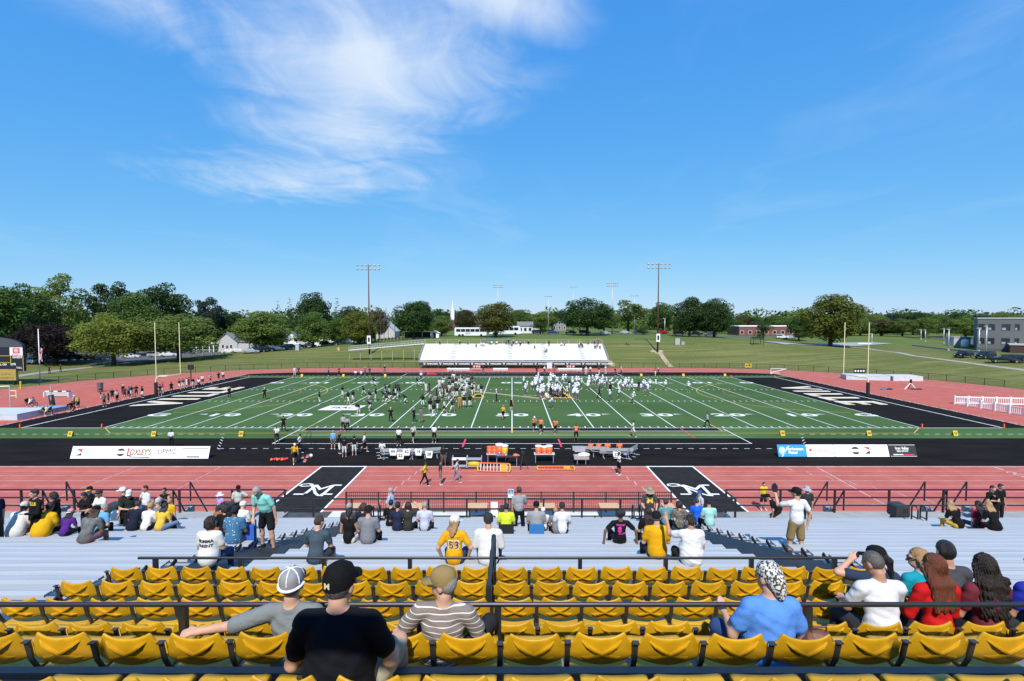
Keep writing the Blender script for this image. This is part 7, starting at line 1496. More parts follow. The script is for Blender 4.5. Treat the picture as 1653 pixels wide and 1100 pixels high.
o, J, b = sitter('woman in a yellow jersey with number 53 and a white cap', 733, 909, 'sit', shirt=(226, 166, 20), pants_c=JEAN, hair=('mid', 'blond'), hat=('cap', WHI, WHI), fem=True, skin=0, g=1.1, H=1.74, h=.016, yaw=50, over=dict(la=((.6, -.05, -1), (-.2, .5, -.8)), ra=((.6, -.05, -1), (-.2, .5, -.8))))
decal(o, b, '53', .225, J['chest'][2] - .07, WHITE, bold=True, off=.006, wx=1.08); decal(o, b, '53', .21, J['chest'][2] - .07, INK['black'], bold=False, off=.012, wx=1.05); decal(o, b, 'HUNTER', .06, J['chest'][2] + .05, INK['brown'], off=.007)
sitter('man in a white shirt and dark grey cap right of jersey 53', 788, 909, 'sit', shirt=WHI, pants_c=(60, 60, 60), hat=('cap', (52, 54, 56), (52, 54, 56)), skin=0, g=1.3, H=1.82, h=.016, hair=('buzz', 'brown'), sleeve='half')
sitter('person in a neon yellow shirt on a black seat back', 817, 862, 'sit', shirt=(214, 236, 60), hair=('buzz', 'black'), skin=1, H=1.72, g=1.15)
stander('man in a grey shirt and black shorts standing with his back turned in the middle', 838, 17.0, 'stand', 15, shirt=(156, 158, 162), pants_c=BLA, hair=('short', 'brown'), skin=1, H=1.82, g=1.12, over=dict(ra=((.25, .25, -1), (-.3, .8, -.1))))
sitter('man in a grey shirt and black cap on a blue seat back', 866, 862, 'sit', shirt=(150, 152, 156), hat=('cap', BLA, BLA), skin=0, g=1.35, H=1.82, hair=('buzz', 'salt'))
sitter('child in a white cap beside the blue seat back', 877, 858, 'sit', shirt=WHI, hat=('cap', WHI, WHI), H=1.4, skin=0)
sitter('blond child in a grey shirt leaning to the left', 898, 862, 'sit_fwd', shirt=(120, 122, 128), hair=('short', 'blond'), H=1.45, skin=0)
sitter('man in a white shirt and dark cap at the right end of the middle group', 908, 862, 'sit', shirt=(226, 228, 236), hat=('cap', (50, 52, 56), (50, 52, 56)), hair=('buzz', 'brown'), skin=0, H=1.76)
for px, c, lab in ((817, BLACKM, 'black'), (866, SBLUE, 'blue')):
    d = D0 + row_for(px, 862) * RD; z = ZC + zseat(d); t = thing('bleacher_chair', 'folding %s stadium seat back clipped to the bleacher' % lab, 'seat', (xat(px, d, z + .2), Y(d) - .16, z + .003)); MB().box(-.22, .22, -.02, .02, .06, .34).build('backrest', c, t); MB().box(-.22, .22, 0.02, .30, .0, .03).build('seat', c, t)
o, J, b = sitter('person with a round afro in a black shirt with pink print, arms spread', 1001, 878, 'sit_back', shirt=(22, 20, 26), hair=('afro', 'black'), skin=2, H=1.72, h=.02, over=dict(la=((.85, -.25, -.75), (.1, -.1, -1)), ra=((.85, -.25, -.75), (.1, -.1, -1))))
PINK = mat('print_pink', (.75, .06, .40), .8); decal(o, b, 'PSYCHIC', .06, J['chest'][2] + .06, PINK, bold=True); decal(o, b, '8', .2, J['chest'][2] - .06, PINK, x=-.03, bold=True); decal(o, b, 'CLUB', .07, J['chest'][2] - .16, PINK, x=.03, bold=True)
o, J, b = stander('man in a bucket hat and dark shirt with a yellow print facing the camera', 1048, 18.4, 'stand', 180, shirt=(70, 70, 68), pants_c=(40, 50, 80), hat=('bucket', (150, 145, 128), (150, 145, 128)), skin=0, nod=18, H=1.8, g=1.15, over=dict(la=((.3, .2, -1), (-.3, .7, -.4)), ra=((.3, .2, -1), (-.3, .7, -.4))))
decal(o, b, 'M', .24, J['chest'][2] - .04, MATS['print_yellow'], side=1, bold=True, wx=1.4)
sitter('bald man in a teal shirt right of the bucket hat', 1076, 848, 'sit', shirt=(96, 146, 152), hair=('buzz', 'brown'), skin=0, H=1.82)
sitter('woman in a dark floral top right of the man in teal', 1098, 852, 'sit', shirt_mat=mat('cloth_floral', (.03, .028, .026), .9, 0, .4, 14, col2=(.22, .20, .15)), hair=('curly', 'dkbrown'), fem=True, skin=0)
sitter('balding man in a bright blue shirt, right front row', 1126, 842, 'sit', shirt=(24, 100, 220), hair=('buzz', 'brown'), skin=0)
sitter('person in a pale mint shirt and dark cap, right front row', 1146, 849, 'sit', shirt=(160, 212, 208), hat=('cap', (40, 40, 50), (40, 40, 50)), skin=0, g=1.15)
stander('boy in a blue cap and white shirt at the right end of the centre railing', 1130, 21.2, 'stand', 100, shirt=(196, 198, 206), hat=('cap', (40, 92, 160), (40, 92, 160)), hair=('short', 'brown'), skin=0, H=1.62)
sitter('dark-haired person in a black shirt beside the man in yellow', 1048, 874, 'sit', shirt=(24, 22, 22), hair=('long', 'dkbrown'), skin=0, fem=True)
sitter('child in a tan hat in front of the man in yellow', 1053, 860, 'sit', shirt=(120, 110, 100), hat=('bucket', (170, 150, 120), (170, 150, 120)), H=1.4, skin=0)
sitter('man in a plain yellow shirt and a backwards black and yellow cap', 1062, 900, 'sit', shirt=(222, 164, 16), pants_c=(60, 52, 54), hat=('cap', (24, 24, 26), (200, 150, 30)), hair=('buzz', 'salt'), skin=0, g=1.3, H=1.8, h=.016, yaw=20)
o, J, b = sitter('woman in a white shirt with sunglasses on her dark bun raising one hand', 1118, 915, 'sit', shirt=WHI, pants_c=(46, 50, 36), hair=('bun', 'dkbrown'), fem=True, skin=1, g=1.5, H=1.78, h=.015, yaw=-20, over=dict(la=((.55, .75, -.25), (.05, .45, .9))))
mb = MB(); hd = J['head']; mb.tube([tuple(hd + J['hr'] @ V3(a * .09, .02 - .05 * abs(a), .095 - .05 * abs(a))) for a in (-1, -.6, 0, .6, 1)], .009, 6); mb.build('sunglasses', BLACKM, o)
# camera man standing on the right
o, J, b = stander('camera man in a white polo, khaki shorts and black cap standing in the right aisle', 1286, 12.1, 'photo', 10, shirt=(230, 232, 238), pants_c=KHA, pants='short', shoes=(120, 120, 124), hat=('cap', BLA, BLA), hair=('buzz', 'brown'), skin=0, H=1.86, g=1.08, h=.016, yaw=-28, hem=.03,
                 over=dict(la=((.35, .75, -.35), (-.15, .55, .8)), ra=((.55, -.15, -.95), (-.15, .15, -1)), ll=((.10, .10, -1), (.0, -.06, -1)), rl=((.06, -.04, -1), (.02, -.22, -1))))
c = J['hand-1']; t = thing('video_camera', 'black camera held up by the man in the white polo', 'camera', o.matrix_basis @ Vector(tuple(c)), R(-20)); MB().box(-.06, .06, -.07, .07, -.02, .12).build('camera_body', BLACKM, t); MB().lathe([(.05, 0), (.055, .08), (.06, .16)], 12, (0, 0, 0)).build('lens', BLACKM, t).rotation_euler = (R(-90), 0, 0); MB().box(-.03, .03, -.05, .03, .12, .17).build('viewfinder', BLACKM, t)
stander('man in a dark shirt and grey bucket hat behind the camera man', 1303, 19.8, 'stand', 10, shirt=(48, 50, 54), hat=('bucket', (170, 175, 185), (170, 175, 185)), skin=0, H=1.8, g=1.15)
stander('crouching person in black behind the railing left of the camera man', 1258, 20.6, 'crouch', 60, shirt=BLA, hat=('cap', BLA, BLA), skin=1)
sitter('blond woman in a black top with a yellow shirt round the waist, right front', 1550, 849, 'sit_fwd', shirt=(18, 18, 20), pants_c=(220, 176, 60), hair=('long', 'blond'), fem=True, skin=0, h=.02, side=-6, over=dict(la=((.2, .6, -.8), (-.2, .9, .1))))
sitter('woman in a red shirt with black curls between the two blond women', 1584, 849, 'sit', shirt=(168, 30, 62), pants_c=JEAN, hair=('longcurly', 'black'), fem=True, skin=0, h=.02, over=dict(la=((.35, -.1, -1), (.1, .1, -1))))
sitter('blond woman in a black top at the right end of the front rows', 1611, 849, 'sit_fwd', shirt=(18, 18, 19), pants_c=BLA, hair=('long', 'blond'), fem=True, skin=0, h=.02)
stander('left one of two men in black standing arm in arm at the right railing', 1601, 21.4, 'crossed', 185, shirt=(22, 24, 22), hair=('short', 'dkbrown'), skin=0, H=1.78)
stander('right one of two men in black standing arm in arm at the right railing', 1614, 21.5, 'stand', 190, shirt=(20, 20, 22), hair=('short', 'black'), skin=1, H=1.82, over=dict(ra=((.8, .2, -.3), (.3, .3, .1))))
for px, v, lab, c in ((277, 851, 'black backpack standing right of the woman in jeans', BLACKM), (201, 843, 'tan straw bag on the seat left of the man in navy', TAN), (187, 838, 'white printed bag on the seat below the left trash can', WHITE)):
    d = D0 + row_for(px, v) * RD; z = ZC + zseat(d); t = thing('bag', lab, 'bag', (xat(px, d, z), Y(d), z + .003)); MB().lathe([(.16, 0), (.19, .08), (.18, .3), (.09, .42)], 12, sx=1, sy=.6).build('bag_body', c, t, smooth=True); MB().tube([(-.08, 0, .4), (-.05, 0, .48), (.05, 0, .48), (.08, 0, .4)], .012, 6).build('handle', BLACKM, t)

# ------------------------------------------------------------------ people sitting on the yellow chairs (near)
def chair_sit(label, px, row, dz=0.0, dd=.24, rz=0, **k):
    d, zt = ROWS[row]; z = zt - .80 + {'A': .36, 'B': .37, 'C': .43, 'D': .34}[row]; x = xat(px, d + dd, ZC + z + .5)
    return person(label, (x, Y(d) + dd, ZC + z + dz), R(rz), **k)
o, J, b = chair_sit('heavy man in a black shirt and black cap with his back to the camera', 545, 'A', .0, .27, pose='sit', shirt=(17, 19, 26), pants_c=(176, 168, 142), pants='short', hat=('cap', (14, 14, 16), (14, 14, 16)), hair=('buzz', 'salt'), skin=0, g=1.42, H=1.88, h=.010, yaw=14, lean=2, neck=.85,
                     over=dict(la=((.35, .15, -1), (-.25, .75, -.35)), ra=((.38, .3, -1), (-.1, .9, -.3)), rl=((.45, 1, .28), (.0, .1, -1)), ll=((.3, 1, .0), (0, .05, -1))))
hd = J['head']; mb = MB(); q = lambda *a: tuple(hd + J['hr'] @ (V3(*a) * J['s']))
lettering(mb, 'M', .05, (0, 0, 0), (1, 0, 0), (0, 0, 1), bold=True); mb.v = [q(p[0] - .012, -.121 + .3 * p[0] ** 2, .040 + p[2]) for p in mb.v]; mb.build('cap_badge', mat('badge_gold', (.55, .50, .30), .6), o)
o, J, b = chair_sit('man in a grey polo and white-panelled cap with his arm along the chairs', 474, 'B', -.03, .17, pose='sit_back', shirt=(126, 132, 134), pants_c=(60, 62, 66), hat=('cap', (150, 152, 156), (40, 42, 48), mat('cap_mesh', (.22, .225, .24), .8, 0, .1, 8)), hair=('buzz', 'dkbrown'), skin=0, g=1.1, H=1.70, h=.010, yaw=-4, lean=-4, sleeve='half',
          over=dict(la=((1.0, -.12, -.30), (1.0, -.14, -.10)), ra=((.45, .2, -1), (.1, .8, .1)), absarm=1, rl=((.2, 1, .35), (0, .6, -.8)), ll=((.3, 1, .3), (0, .6, -.8))))
mb = MB(); q = lambda *a: tuple(J['head'] + J['hr'] @ (V3(*a) * J['s']))
for k in range(6):
    a = 2 * math.pi * (k + .5) / 6; mb.tube([q(r * math.cos(a), -.012 + 1.17 * r * math.sin(a), z) for r, z in ((.093, .04), (.090, .077), (.075, .112), (.046, .132), (.004, .141))], .0045, 6)
mb.tube([q(.094 * math.cos(a), -.012 + 1.19 * .094 * math.sin(a), .018 + .012 * math.sin(a)) for a in [math.pi + math.pi * i / 14 for i in range(15)]], .010, 6); mb.build('cap_seams', WHITE, o)
STRP = mat('cloth_striped', (.17, .145, .13), .85, 0, .05, 6, .3, 22)
_n = STRP.node_tree.nodes; _l = STRP.node_tree.links; _w = _n.new('ShaderNodeTexWave'); _w.bands_direction = 'Z'; _w.inputs['Scale'].default_value = 7.5; _w.inputs['Distortion'].default_value = 1.2; _w.inputs['Detail'].default_value = 1; _t = _n.new('ShaderNodeTexCoord'); _l.new(_t.outputs['Object'], _w.inputs['Vector'])
_g = _n.new('ShaderNodeMath'); _g.operation = 'GREATER_THAN'; _l.new(_w.outputs['Fac'], _g.inputs[0]); _g.inputs[1].default_value = .93; _m = _n.new('ShaderNodeMix'); _m.data_type = 'RGBA'; _l.new(_g.outputs[0], _m.inputs[0]); _m.inputs[6].default_value = (.19, .155, .14, 1); _m.inputs[7].default_value = (.62, .60, .56, 1); _l.new(_m.outputs[2], _n['Principled BSDF'].inputs['Base Color'])
o, J, b = chair_sit('white-haired man in a striped brown shirt and khaki cap looking left', 712, 'B', -.09, .24, pose='sit_back', shirt_mat=STRP, pants_c=(34, 36, 42), shoes=(30, 30, 32), hat=('cap', (150, 128, 84), (150, 128, 84)), hair=('short', 'grey'), skin=0, g=1.2, H=1.74, h=.010, yaw=-72, nod=8, lean=-2, side=3,
                    over=dict(la=((.6, .15, -.75), (-.6, .7, .15)), ra=((.5, .2, -.9), (-.6, .75, .0)), rl=((.95, .7, .8), (-.2, .55, -.85)), ll=((.3, 1, .55), (-.1, .6, -.8))))
mb = MB(); q = lambda *a: tuple(J['head'] + J['hr'] @ (V3(*a) * J['s']))
for sx in (-1, 1): mb.tube([q(sx * .082, -.02, .01), q(sx * .078, .07, .015)], .004, 6); mb.box(0, 0, 0, 0, 0, 0)
mb.tube([q(-.07, .09, .012), q(-.03, .103, .008), q(.03, .103, .008), q(.07, .09, .012)], .012, 6); mb.build('sunglasses', BLACKM, o)
SCF = mat('scarf_print', (.62, .62, .58), .85, 0, .5, 58, .4, 40, col2=(.035, .035, .036))
_vn = [n for n in SCF.node_tree.nodes if n.type == 'MAP_RANGE'][0]; _vn.inputs[1].default_value = .46; _vn.inputs[2].default_value = .54
o, J, b = chair_sit('woman in a light blue shirt with a black and white printed headscarf', 1247, 'B', -.05, .24, pose='sit', shirt=(92, 146, 226), pants_c=(48, 74, 118), hair=None, fem=True, skin=0, g=1.45, H=1.68, h=.010, yaw=-25, lean=4, sleeve='short',
                    over=dict(la=((.45, .25, -1), (-.1, .8, .2)), ra=((.4, .1, -1), (-.3, .7, -.2)), ll=((.5, 1, .18), (0, .1, -1))))
P_ = Prims(); E_ = lambda c, r: P_.ell(J['head'] + J['hr'] @ (V3(*c) * J['s']), np.array(r) * J['s'], 0, J['hr']); E_((0, -.015, .045), (.090, .108, .098)); E_((0, -.09, -.01), (.075, .055, .08)); E_((.01, -.105, -.075), (.05, .04, .06)); E_((.02, -.11, -.12), (.025, .02, .04))
obj_from('headscarf', surf_mesh('headscarf', P_.p, .010, [SCF], k=.04), o)
d, zt = ROWS['B']; zz = ZC + zt - .32; t = thing('handbag', 'brown leather handbag on the chair right of the woman in light blue', 'bag', (xat(1322, d + .2, zz), Y(d) + .22, zz)); t.scale = (.66, .66, .72); MB().lathe([(.12, 0), (.16, .05), (.17, .16), (.12, .25), (.04, .28)], 14, sx=1.1, sy=.7).build('bag_body', mat('leather_brown', (.13, .05, .03), .5, 0, .3, 14, .5, 30), t, smooth=True); MB().tube([(-.1, 0, .22), (-.08, -.03, .33), (.08, -.03, .33), (.1, 0, .22)], .012, 6).build('handle', mat('leather_brown', (.13, .05, .03), .5), t); MB().box(-.03, .03, -.13, -.115, .10, .16).build('buckle', GALV, t)
chair_sit('man in a white shirt with short dark hair looking down, right group', 1427, 'C', 0, .22, pose='sit_fwd', shirt=(222, 224, 228), pants_c=(50, 52, 58), hair=('buzz', 'salt'), skin=1, g=1.15, H=1.76, h=.011, yaw=-24, nod=22, lean=8)
chair_sit('woman with long auburn hair in a bright red top, right group', 1516, 'C', 0, .22, pose='sit', shirt=(196, 24, 26), sleeve='long', pants_c=(40, 40, 46), hair=('long', 'red'), fem=True, skin=0, H=1.74, h=.011, yaw=-8, lean=4)
chair_sit('woman with long curly black hair in a maroon top, right group', 1598, 'C', 0, .22, pose='sit', shirt=(112, 42, 54), pants_c=(30, 30, 40), hair=('longcurly', 'dkbrown'), fem=True, skin=1, H=1.74, h=.011, yaw=10, lean=4)
chair_sit('person in a blue shirt cut off by the right edge', 1688, 'C', 0, .22, pose='sit', shirt=(40, 50, 170), pants_c=(60, 60, 64), hair=('short', 'black'), skin=1, h=.014)
chair_sit('person in a navy shirt and black cap with a ponytail, hand raised to the brow', 1424, 'D', 0, .24, pose='sit', shirt=(44, 58, 80), pants_c=(36, 50, 84), hat=('cap', (18, 18, 20), (18, 18, 20)), hair=('pony', 'black'), fem=True, skin=0, H=1.74, h=.012, yaw=-35, nod=4, g=1.15, over=dict(la=((.95, .3, .12), (-.85, .35, .42))))
o, J, b = chair_sit('blond woman with sunglasses in a teal top looking left, right group', 1492, 'D', 0, .24, pose='sit', shirt=(20, 150, 170), pants_c=(50, 50, 60), hair=('long', 'blond'), fem=True, skin=0, H=1.70, h=.012, yaw=-62)
mb = MB(); q = lambda *a: tuple(J['head'] + J['hr'] @ (V3(*a) * J['s'])); mb.tube([q(-.075, .075, .012), q(-.03, .098, .008), q(.03, .098, .008), q(.075, .075, .012)], .013, 6); [mb.tube([q(s * .082, -.02, .012), q(s * .075, .075, .012)], .005, 6) for s in (-1, 1)]; mb.build('sunglasses', BLACKM, o)
chair_sit('man in a dark grey shirt with thick black hair, right group', 1536, 'D', .02, .24, pose='sit', shirt=(70, 70, 76), pants_c=(40, 40, 46), hair=('short', 'black'), skin=1, H=1.84, h=.012, g=1.15, yaw=10)

# ------------------------------------------------------------------ people on the field: shared bodies, own colours
FAR = {}
def far_mesh(pose, pads=False, fem=False, sleeve='short', pants='long', helmet=False):
    key = (pose, pads, fem, sleeve, pants, helmet)
    if key not in FAR:
        B, J = body_prims(pose=pose, pads=pads, fem=fem, sleeve=sleeve, pants=pants, far=True, H=1.82, g=1.12 if pads else 1.0)
        me = surf_mesh('body', B.p, .042, [SKIN[0], cloth(*WHI), cloth(*BLA), cloth(*WHI), EYEM, LIPM], k=.03)
        hm = cap_mesh(J, 'helmet', None).mesh('helmet', [cloth(*WHI), GALV], True); cm = cap_mesh(J, 'cap', None).mesh('cap', [cloth(*WHI), cloth(*WHI)], True)
        ha = surf_mesh('hair', hair_prims(J, 'short'), .035, [HAIR['black']], k=.03); FAR[key] = (me, hm, cm, ha)
    return FAR[key]
HEL = {'w': mat('helmet_white', (.78, .78, .76), .3, spec=.6), 'k': mat('helmet_black', (.014, .014, .016), .25, spec=.6)}
MASS = []; CROWD = {'spectators on the far bleacher', 'band seated behind the ramp', 'people along the far sideline', 'crowd'}
def fm(label, p, rz, shirt, pants_c, pose='stand', shoes=WHI, head=('hair', 'black'), skin=1, group=None, s=1.0, z=0.0, **k):
    me, hm, cm, ha = far_mesh(pose, **k)
    if group in CROWD:
        M_ = Matrix.Translation((p[0], p[1], z)) @ Matrix.Rotation(R(rz), 4, 'Z') @ Matrix.Scale(s, 4)
        MASS.append((me, M_, [SKIN[skin], cloth(*shirt), cloth(*pants_c), cloth(*shoes), EYEM, LIPM])); hd_ = {'helmet': (hm, [HEL.get(head[1]), GALV]), 'cap': (cm, [cloth(*head[1])] * 2 if head[0] == 'cap' else None)}.get(head[0], (ha, [HAIR[head[1]]] if head[0] == 'hair' else None)); MASS.append((hd_[0], M_, hd_[1])); return
    o = thing('person', label, 'person', (p[0], p[1], z), R(rz), group); o.scale = (s, s, s); b = obj_from('body', me, o)
    for i, m in ((0, SKIN[skin]), (1, cloth(*shirt)), (2, cloth(*pants_c)), (3, cloth(*shoes))): b.material_slots[i].link = 'OBJECT'; b.material_slots[i].material = m
    if head[0] == 'helmet': q = obj_from('helmet', hm, o); q.material_slots[0].link = 'OBJECT'; q.material_slots[0].material = HEL[head[1]]
    elif head[0] == 'cap':
        q = obj_from('hat', cm, o)
        for i in (0, 1): q.material_slots[i].link = 'OBJECT'; q.material_slots[i].material = cloth(*head[1])
    else: q = obj_from('hair', ha, o); q.material_slots[0].link = 'OBJECT'; q.material_slots[0].material = HAIR[head[1]]
    return o
R2 = random.Random(21)
JB, JW, GPANT, GOLDP = (26, 24, 28), (232, 234, 240), (92, 98, 112), (196, 160, 92)
def footballer(p, team, label, group, rz=None, pose=None):
    pose = pose or R2.choice(['stand', 'hips', 'walk', 'stand', 'crossed', 'crouch']); rz = R2.uniform(0, 360) if rz is None else rz
    if team == 'b': return fm(label, p, rz, R2.choice([JB, (214, 210, 206), (214, 210, 206), (96, 84, 74)]) if group in ('crowd', 'dark team huddle near midfield') else JB, WHI, pose, (230, 230, 228), ('helmet', 'k'), R2.choice([0, 1, 2, 3]), group, R2.uniform(.96, 1.05), pads=True, pants='knicker')
    return fm(label, p, rz, JW, GPANT, pose, WHI, ('helmet', 'w'), R2.choice([0, 1, 2, 3]), group, R2.uniform(.96, 1.05), pads=True, pants='knicker')
def fp(x, y, ox, oy, sc): return gp(ox + x / sc, oy + y / sc)
c4 = lambda x, y: fp(x, y, 600, 590, 8.265); c5 = lambda x, y: fp(x, y, 790, 590, 8.265); c6 = lambda x, y: fp(x, y, 970, 590, 8.265); c0 = lambda x, y: fp(x, y, 410, 600, 8.265)
def scatter(cells, n, mind=.62):
    out = []
    while len(out) < n:
        a, b, r = R2.choice(cells); p = Vector((a + R2.gauss(0, r), b + R2.gauss(0, r)))
        if all((p - q).length > mind for q in out): out.append(p)
        else: mind *= .997
    return out
# dark team: big huddle near the left 45
ce = [(c4(1000, 470), 1.3), (c4(1080, 410), 1.9), (c4(1150, 350), 2.1), (c4(1190, 290), 2.2), (c4(1200, 230), 2.0), (c4(1240, 380), 1.6)]
for p in scatter([(a.x, a.y, r) for a, r in ce], 48): footballer(p, 'b', 'player in the dark and white kit inside the big huddle near midfield', 'dark team huddle near midfield' if p.y < 27.5 else 'crowd')
for x, y, lab, po in ((830, 690, 'player in a dark jersey walking into the painted number 40', 'walk'), (780, 632, 'player in a dark jersey at the left front of the big huddle', 'stand'), (885, 612, 'player in a dark jersey behind the painted number 40', 'walk'), (1078, 622, 'player in a dark jersey running out of the big huddle', 'run'), (1235, 572, 'player in a dark jersey with back turned at the right front of the huddle', 'stand'), (1312, 572, 'player in a dark jersey rightmost at the front of the huddle', 'hips'), (1465, 402, 'lone player in a dark jersey between the huddle and midfield', 'walk'), (680, 566, 'player in a dark jersey left of the big huddle', 'hips'), (1258, 372, 'player in a white shirt at the right flank of the huddle', 'stand')): footballer(c4(x, y), 'b' if 'white shirt' not in lab else 'w', lab, None, R2.uniform(-40, 40), po)
for x, y, sh, pt, hd_, po, lab, rz in ((255, 764, BLA, BLA, ('cap', (230, 190, 40)), 'hips', 'coach in black with a yellow cap standing near the left 40', 0), (566, 768, (24, 34, 44), (20, 28, 40), ('hair', 'grey'), 'photo', 'coach in a dark jacket raising his hands near the left 40', 60), (657, 768, (112, 112, 116), (120, 120, 124), ('hair', 'black'), 'stand', 'trainer in a grey shirt and shorts beside the coach', 0), (972, 640, WHI, BLA, ('hair', 'dkbrown'), 'walk', 'coach in a white shirt and black shorts in front of the huddle', 90), (1172, 574, (180, 140, 70), (190, 150, 80), ('hair', 'brown'), 'stand', 'coach in tan clothes in front of the huddle', 0), (870, 436, (40, 40, 42), (36, 36, 38), ('cap', WHI), 'stand', 'coach in black with a white cap left of the huddle', 120), (770, 360, (44, 24, 24), (40, 24, 24), ('hair', 'black'), 'stand', 'dark-clothed coach far left of the huddle', 90), (958, 430, (44, 18, 22), (40, 20, 22), ('hair', 'black'), 'stand', 'coach in maroon at the left flank of the huddle', 100), (850, 560, (140, 140, 136), (60, 60, 60), ('hair', 'black'), 'hips', 'coach in a grey shirt behind the painted number 40', 20)):
    fm(lab, c4(x, y), rz, sh, pt, po, WHI if po != 'stand' else BLA, hd_, 1, pants='short' if 'shorts' in lab else 'long')
# dark team: line drill on the left 30
cl = [(c4(175, 470), 'crouch'), (c4(205, 512), 'crouch'), (c4(238, 462), 'bend'), (c4(262, 470), 'crouch'), (c4(292, 452), 'stand'), (c4(320, 484), 'crouch'), (c4(345, 446), 'stand'), (c4(372, 432), 'hips'), (c4(182, 402), 'stand'), (c4(235, 396), 'stand'), (c4(318, 398), 'hips'), (c4(352, 392), 'stand')]
for p, po in cl: footballer(p, 'b', 'player in a dark jersey in the blocking drill on the left 30', 'dark team blocking drill', R2.uniform(60, 120), po)
for x, y, lab, po in ((460, 514, 'player in a dark jersey bending low right of the blocking drill', 'crouch'), (52, 480, 'player in a dark jersey standing left of the blocking drill', 'stand'), (612, 286, 'player in a dark jersey running on the far left 35', 'run')): footballer(c4(x, y), 'b', lab, None, R2.uniform(60, 120), po)
for x, y, lab, po in ((875, 444, 'player in a dark jersey alone on the left 25', 'stand'), (1182, 346, 'player in a dark jersey with hands on hips near the left 28', 'hips'), (1260, 432, 'player in a dark jersey stepping right of the lone player', 'walk'), (1322, 408, 'player in a dark jersey beside the stepping player', 'stand'), (1466, 322, 'player in a dark jersey lunging at the left hash', 'run'), (1600, 196, 'player in a gold-trimmed dark jersey near the far left sideline', 'run'), (1556, 392, 'player in a dark jersey half crouched at the left 32', 'crouch'), (1626, 392, 'player in a dark jersey upright at the left 32', 'stand'), (1560, 522, 'player in a dark jersey crouching right of the conference plate', 'crouch'), (1400, 580, 'player in white kneeling over the conference plate corner', 'bend')): footballer(c0(x, y), 'b', lab, None, R2.uniform(30, 150), po)
for x, y, sh, pt, hd_, po, lab in ((142, 374, (26, 30, 44), (20, 22, 28), ('cap', (210, 220, 235)), 'stand', 'coach in navy with a pale cap on the left 10'), (395, 812, (22, 22, 22), (24, 24, 24), ('hair', 'black'), 'photo', 'cameraman in black near the left 20 sideline'), (1192, 796, (172, 176, 180), (18, 20, 24), ('hair', 'black'), 'stand', 'referee in a striped grey shirt at the left 30 sideline'), (1246, 800, (150, 154, 160), (30, 32, 36), ('hair', 'black'), 'bend', 'second referee bending beside the striped one')): fm(lab, c0(x, y), 20, sh, pt, po, (210, 210, 210), hd_, 1)
fm('official in a white shirt near the far left sideline', c4(660, 204), 180, WHI, BLA, 'hips', BLA, ('cap', WHI), 1)
fm('coach in gold cap and black standing in the left end zone', fp(1280, 402, 200, 590, 7.514), 60, BLA, BLA, 'crossed', WHI, ('cap', (224, 180, 40)), 1)
# white team
for p in scatter([(a.x, a.y, r) for a, r in ((c5(640, 330), 1.3), (c5(690, 300), 1.9), (c5(740, 260), 2.0), (c5(760, 400), 1.3), (c5(720, 430), 1.0), (c5(810, 250), 1.9))], 34): footballer(p, 'w', 'player in white with a white helmet in the huddle just right of midfield', 'white team huddle right of midfield' if p.y < 32 else 'crowd')
for p in scatter([(a.x, a.y, r) for a, r in ((c5(990, 270), 1.8), (c5(1020, 400), 1.2), (c5(1090, 360), 1.4), (c5(1080, 430), 1.0))], 16): footballer(p, 'w', 'player in white with a white helmet in the loose group on the right 42', 'white team group on the right 42')
for p in scatter([(a.x, a.y, r) for a, r in ((c5(1260, 320), 1.5), (c5(1310, 310), 1.8), (c5(1380, 270), 1.6), (c5(1440, 280), 1.5))], 18): footballer(p, 'w', 'player in white with a white helmet in the group on the right 35', 'white team group on the right 35')
for p in scatter([(a.x, a.y, r) for a, r in ((c6(370, 310), 1.2), (c6(430, 300), 1.4), (c6(480, 330), 1.2))], 7): footballer(p, 'w', 'player in white with a white helmet in front of the far conference plate', 'white team group at the far plate')
for x, y, lab, po in ((815, 574, 'player in white kneeling just in front of the right huddle', 'crouch'), (1172, 462, 'player in white standing right of the right 42 group', 'stand')): footballer(c5(x, y), 'w', lab, None, 200, po)
for x, y, lab, po in ((120, 484, 'player in white walking beside the dark-clothed coach', 'walk'), (242, 458, 'player in white standing nearest to the right 40', 'stand'), (232, 400, 'player in white half hidden behind another near the right 40', 'stand'), (425, 508, 'player in white nearest on the right 35', 'run'), (625, 408, 'player in white walking alone below the far plate', 'walk'), (570, 324, 'player in white left of the far plate end', 'stand'), (655, 320, 'player in white at the far plate end', 'hips'), (732, 332, 'player in white with arms folded at the right 30', 'crossed'), (862, 338, 'player in white standing between the far plate and the lone one', 'stand'), (1168, 362, 'player in white alone on the right 20', 'hips')): footballer(c6(x, y), 'w', lab, None, R2.uniform(60, 240), po)
for x, y, lab, po, rz in ((818, 432, 'coach in black among the right huddle', 'stand', 30), (912, 392, 'coach in black and grey between the white groups', 'hips', 50), (972, 424, 'coach in black left of the right 42 group', 'stand', 90), (1064, 330, 'coach in black behind the right 42 group', 'stand', 0), (1465, 440, 'coach in black walking on the right 35', 'walk', 270)): fm(lab, c5(x, y), rz, (26, 26, 28), (30, 30, 32), po, BLA, ('hair', 'black'), 2)
fm('coach in black behind the far plate', c6(505, 340), 20, BLA, BLA, 'stand', BLA, ('cap', BLA), 1); fm('dark-clothed coach standing near the right 39', c6(125, 380), 0, BLA, BLA, 'stand', BLA, ('hair', 'black'), 2)
fm('referee in a grey shirt and white cap left of the midfield emblem', c5(95, 478), 80, (186, 194, 206), (26, 28, 36), 'hips', BLA, ('cap', WHI), 1)
fm('player in black shorts walking up the 50 yard line', c5(292, 606), 0, (24, 26, 28), (22, 24, 30), 'walk', (180, 190, 210), ('hair', 'brown'), 0, pants='short', sleeve='none')
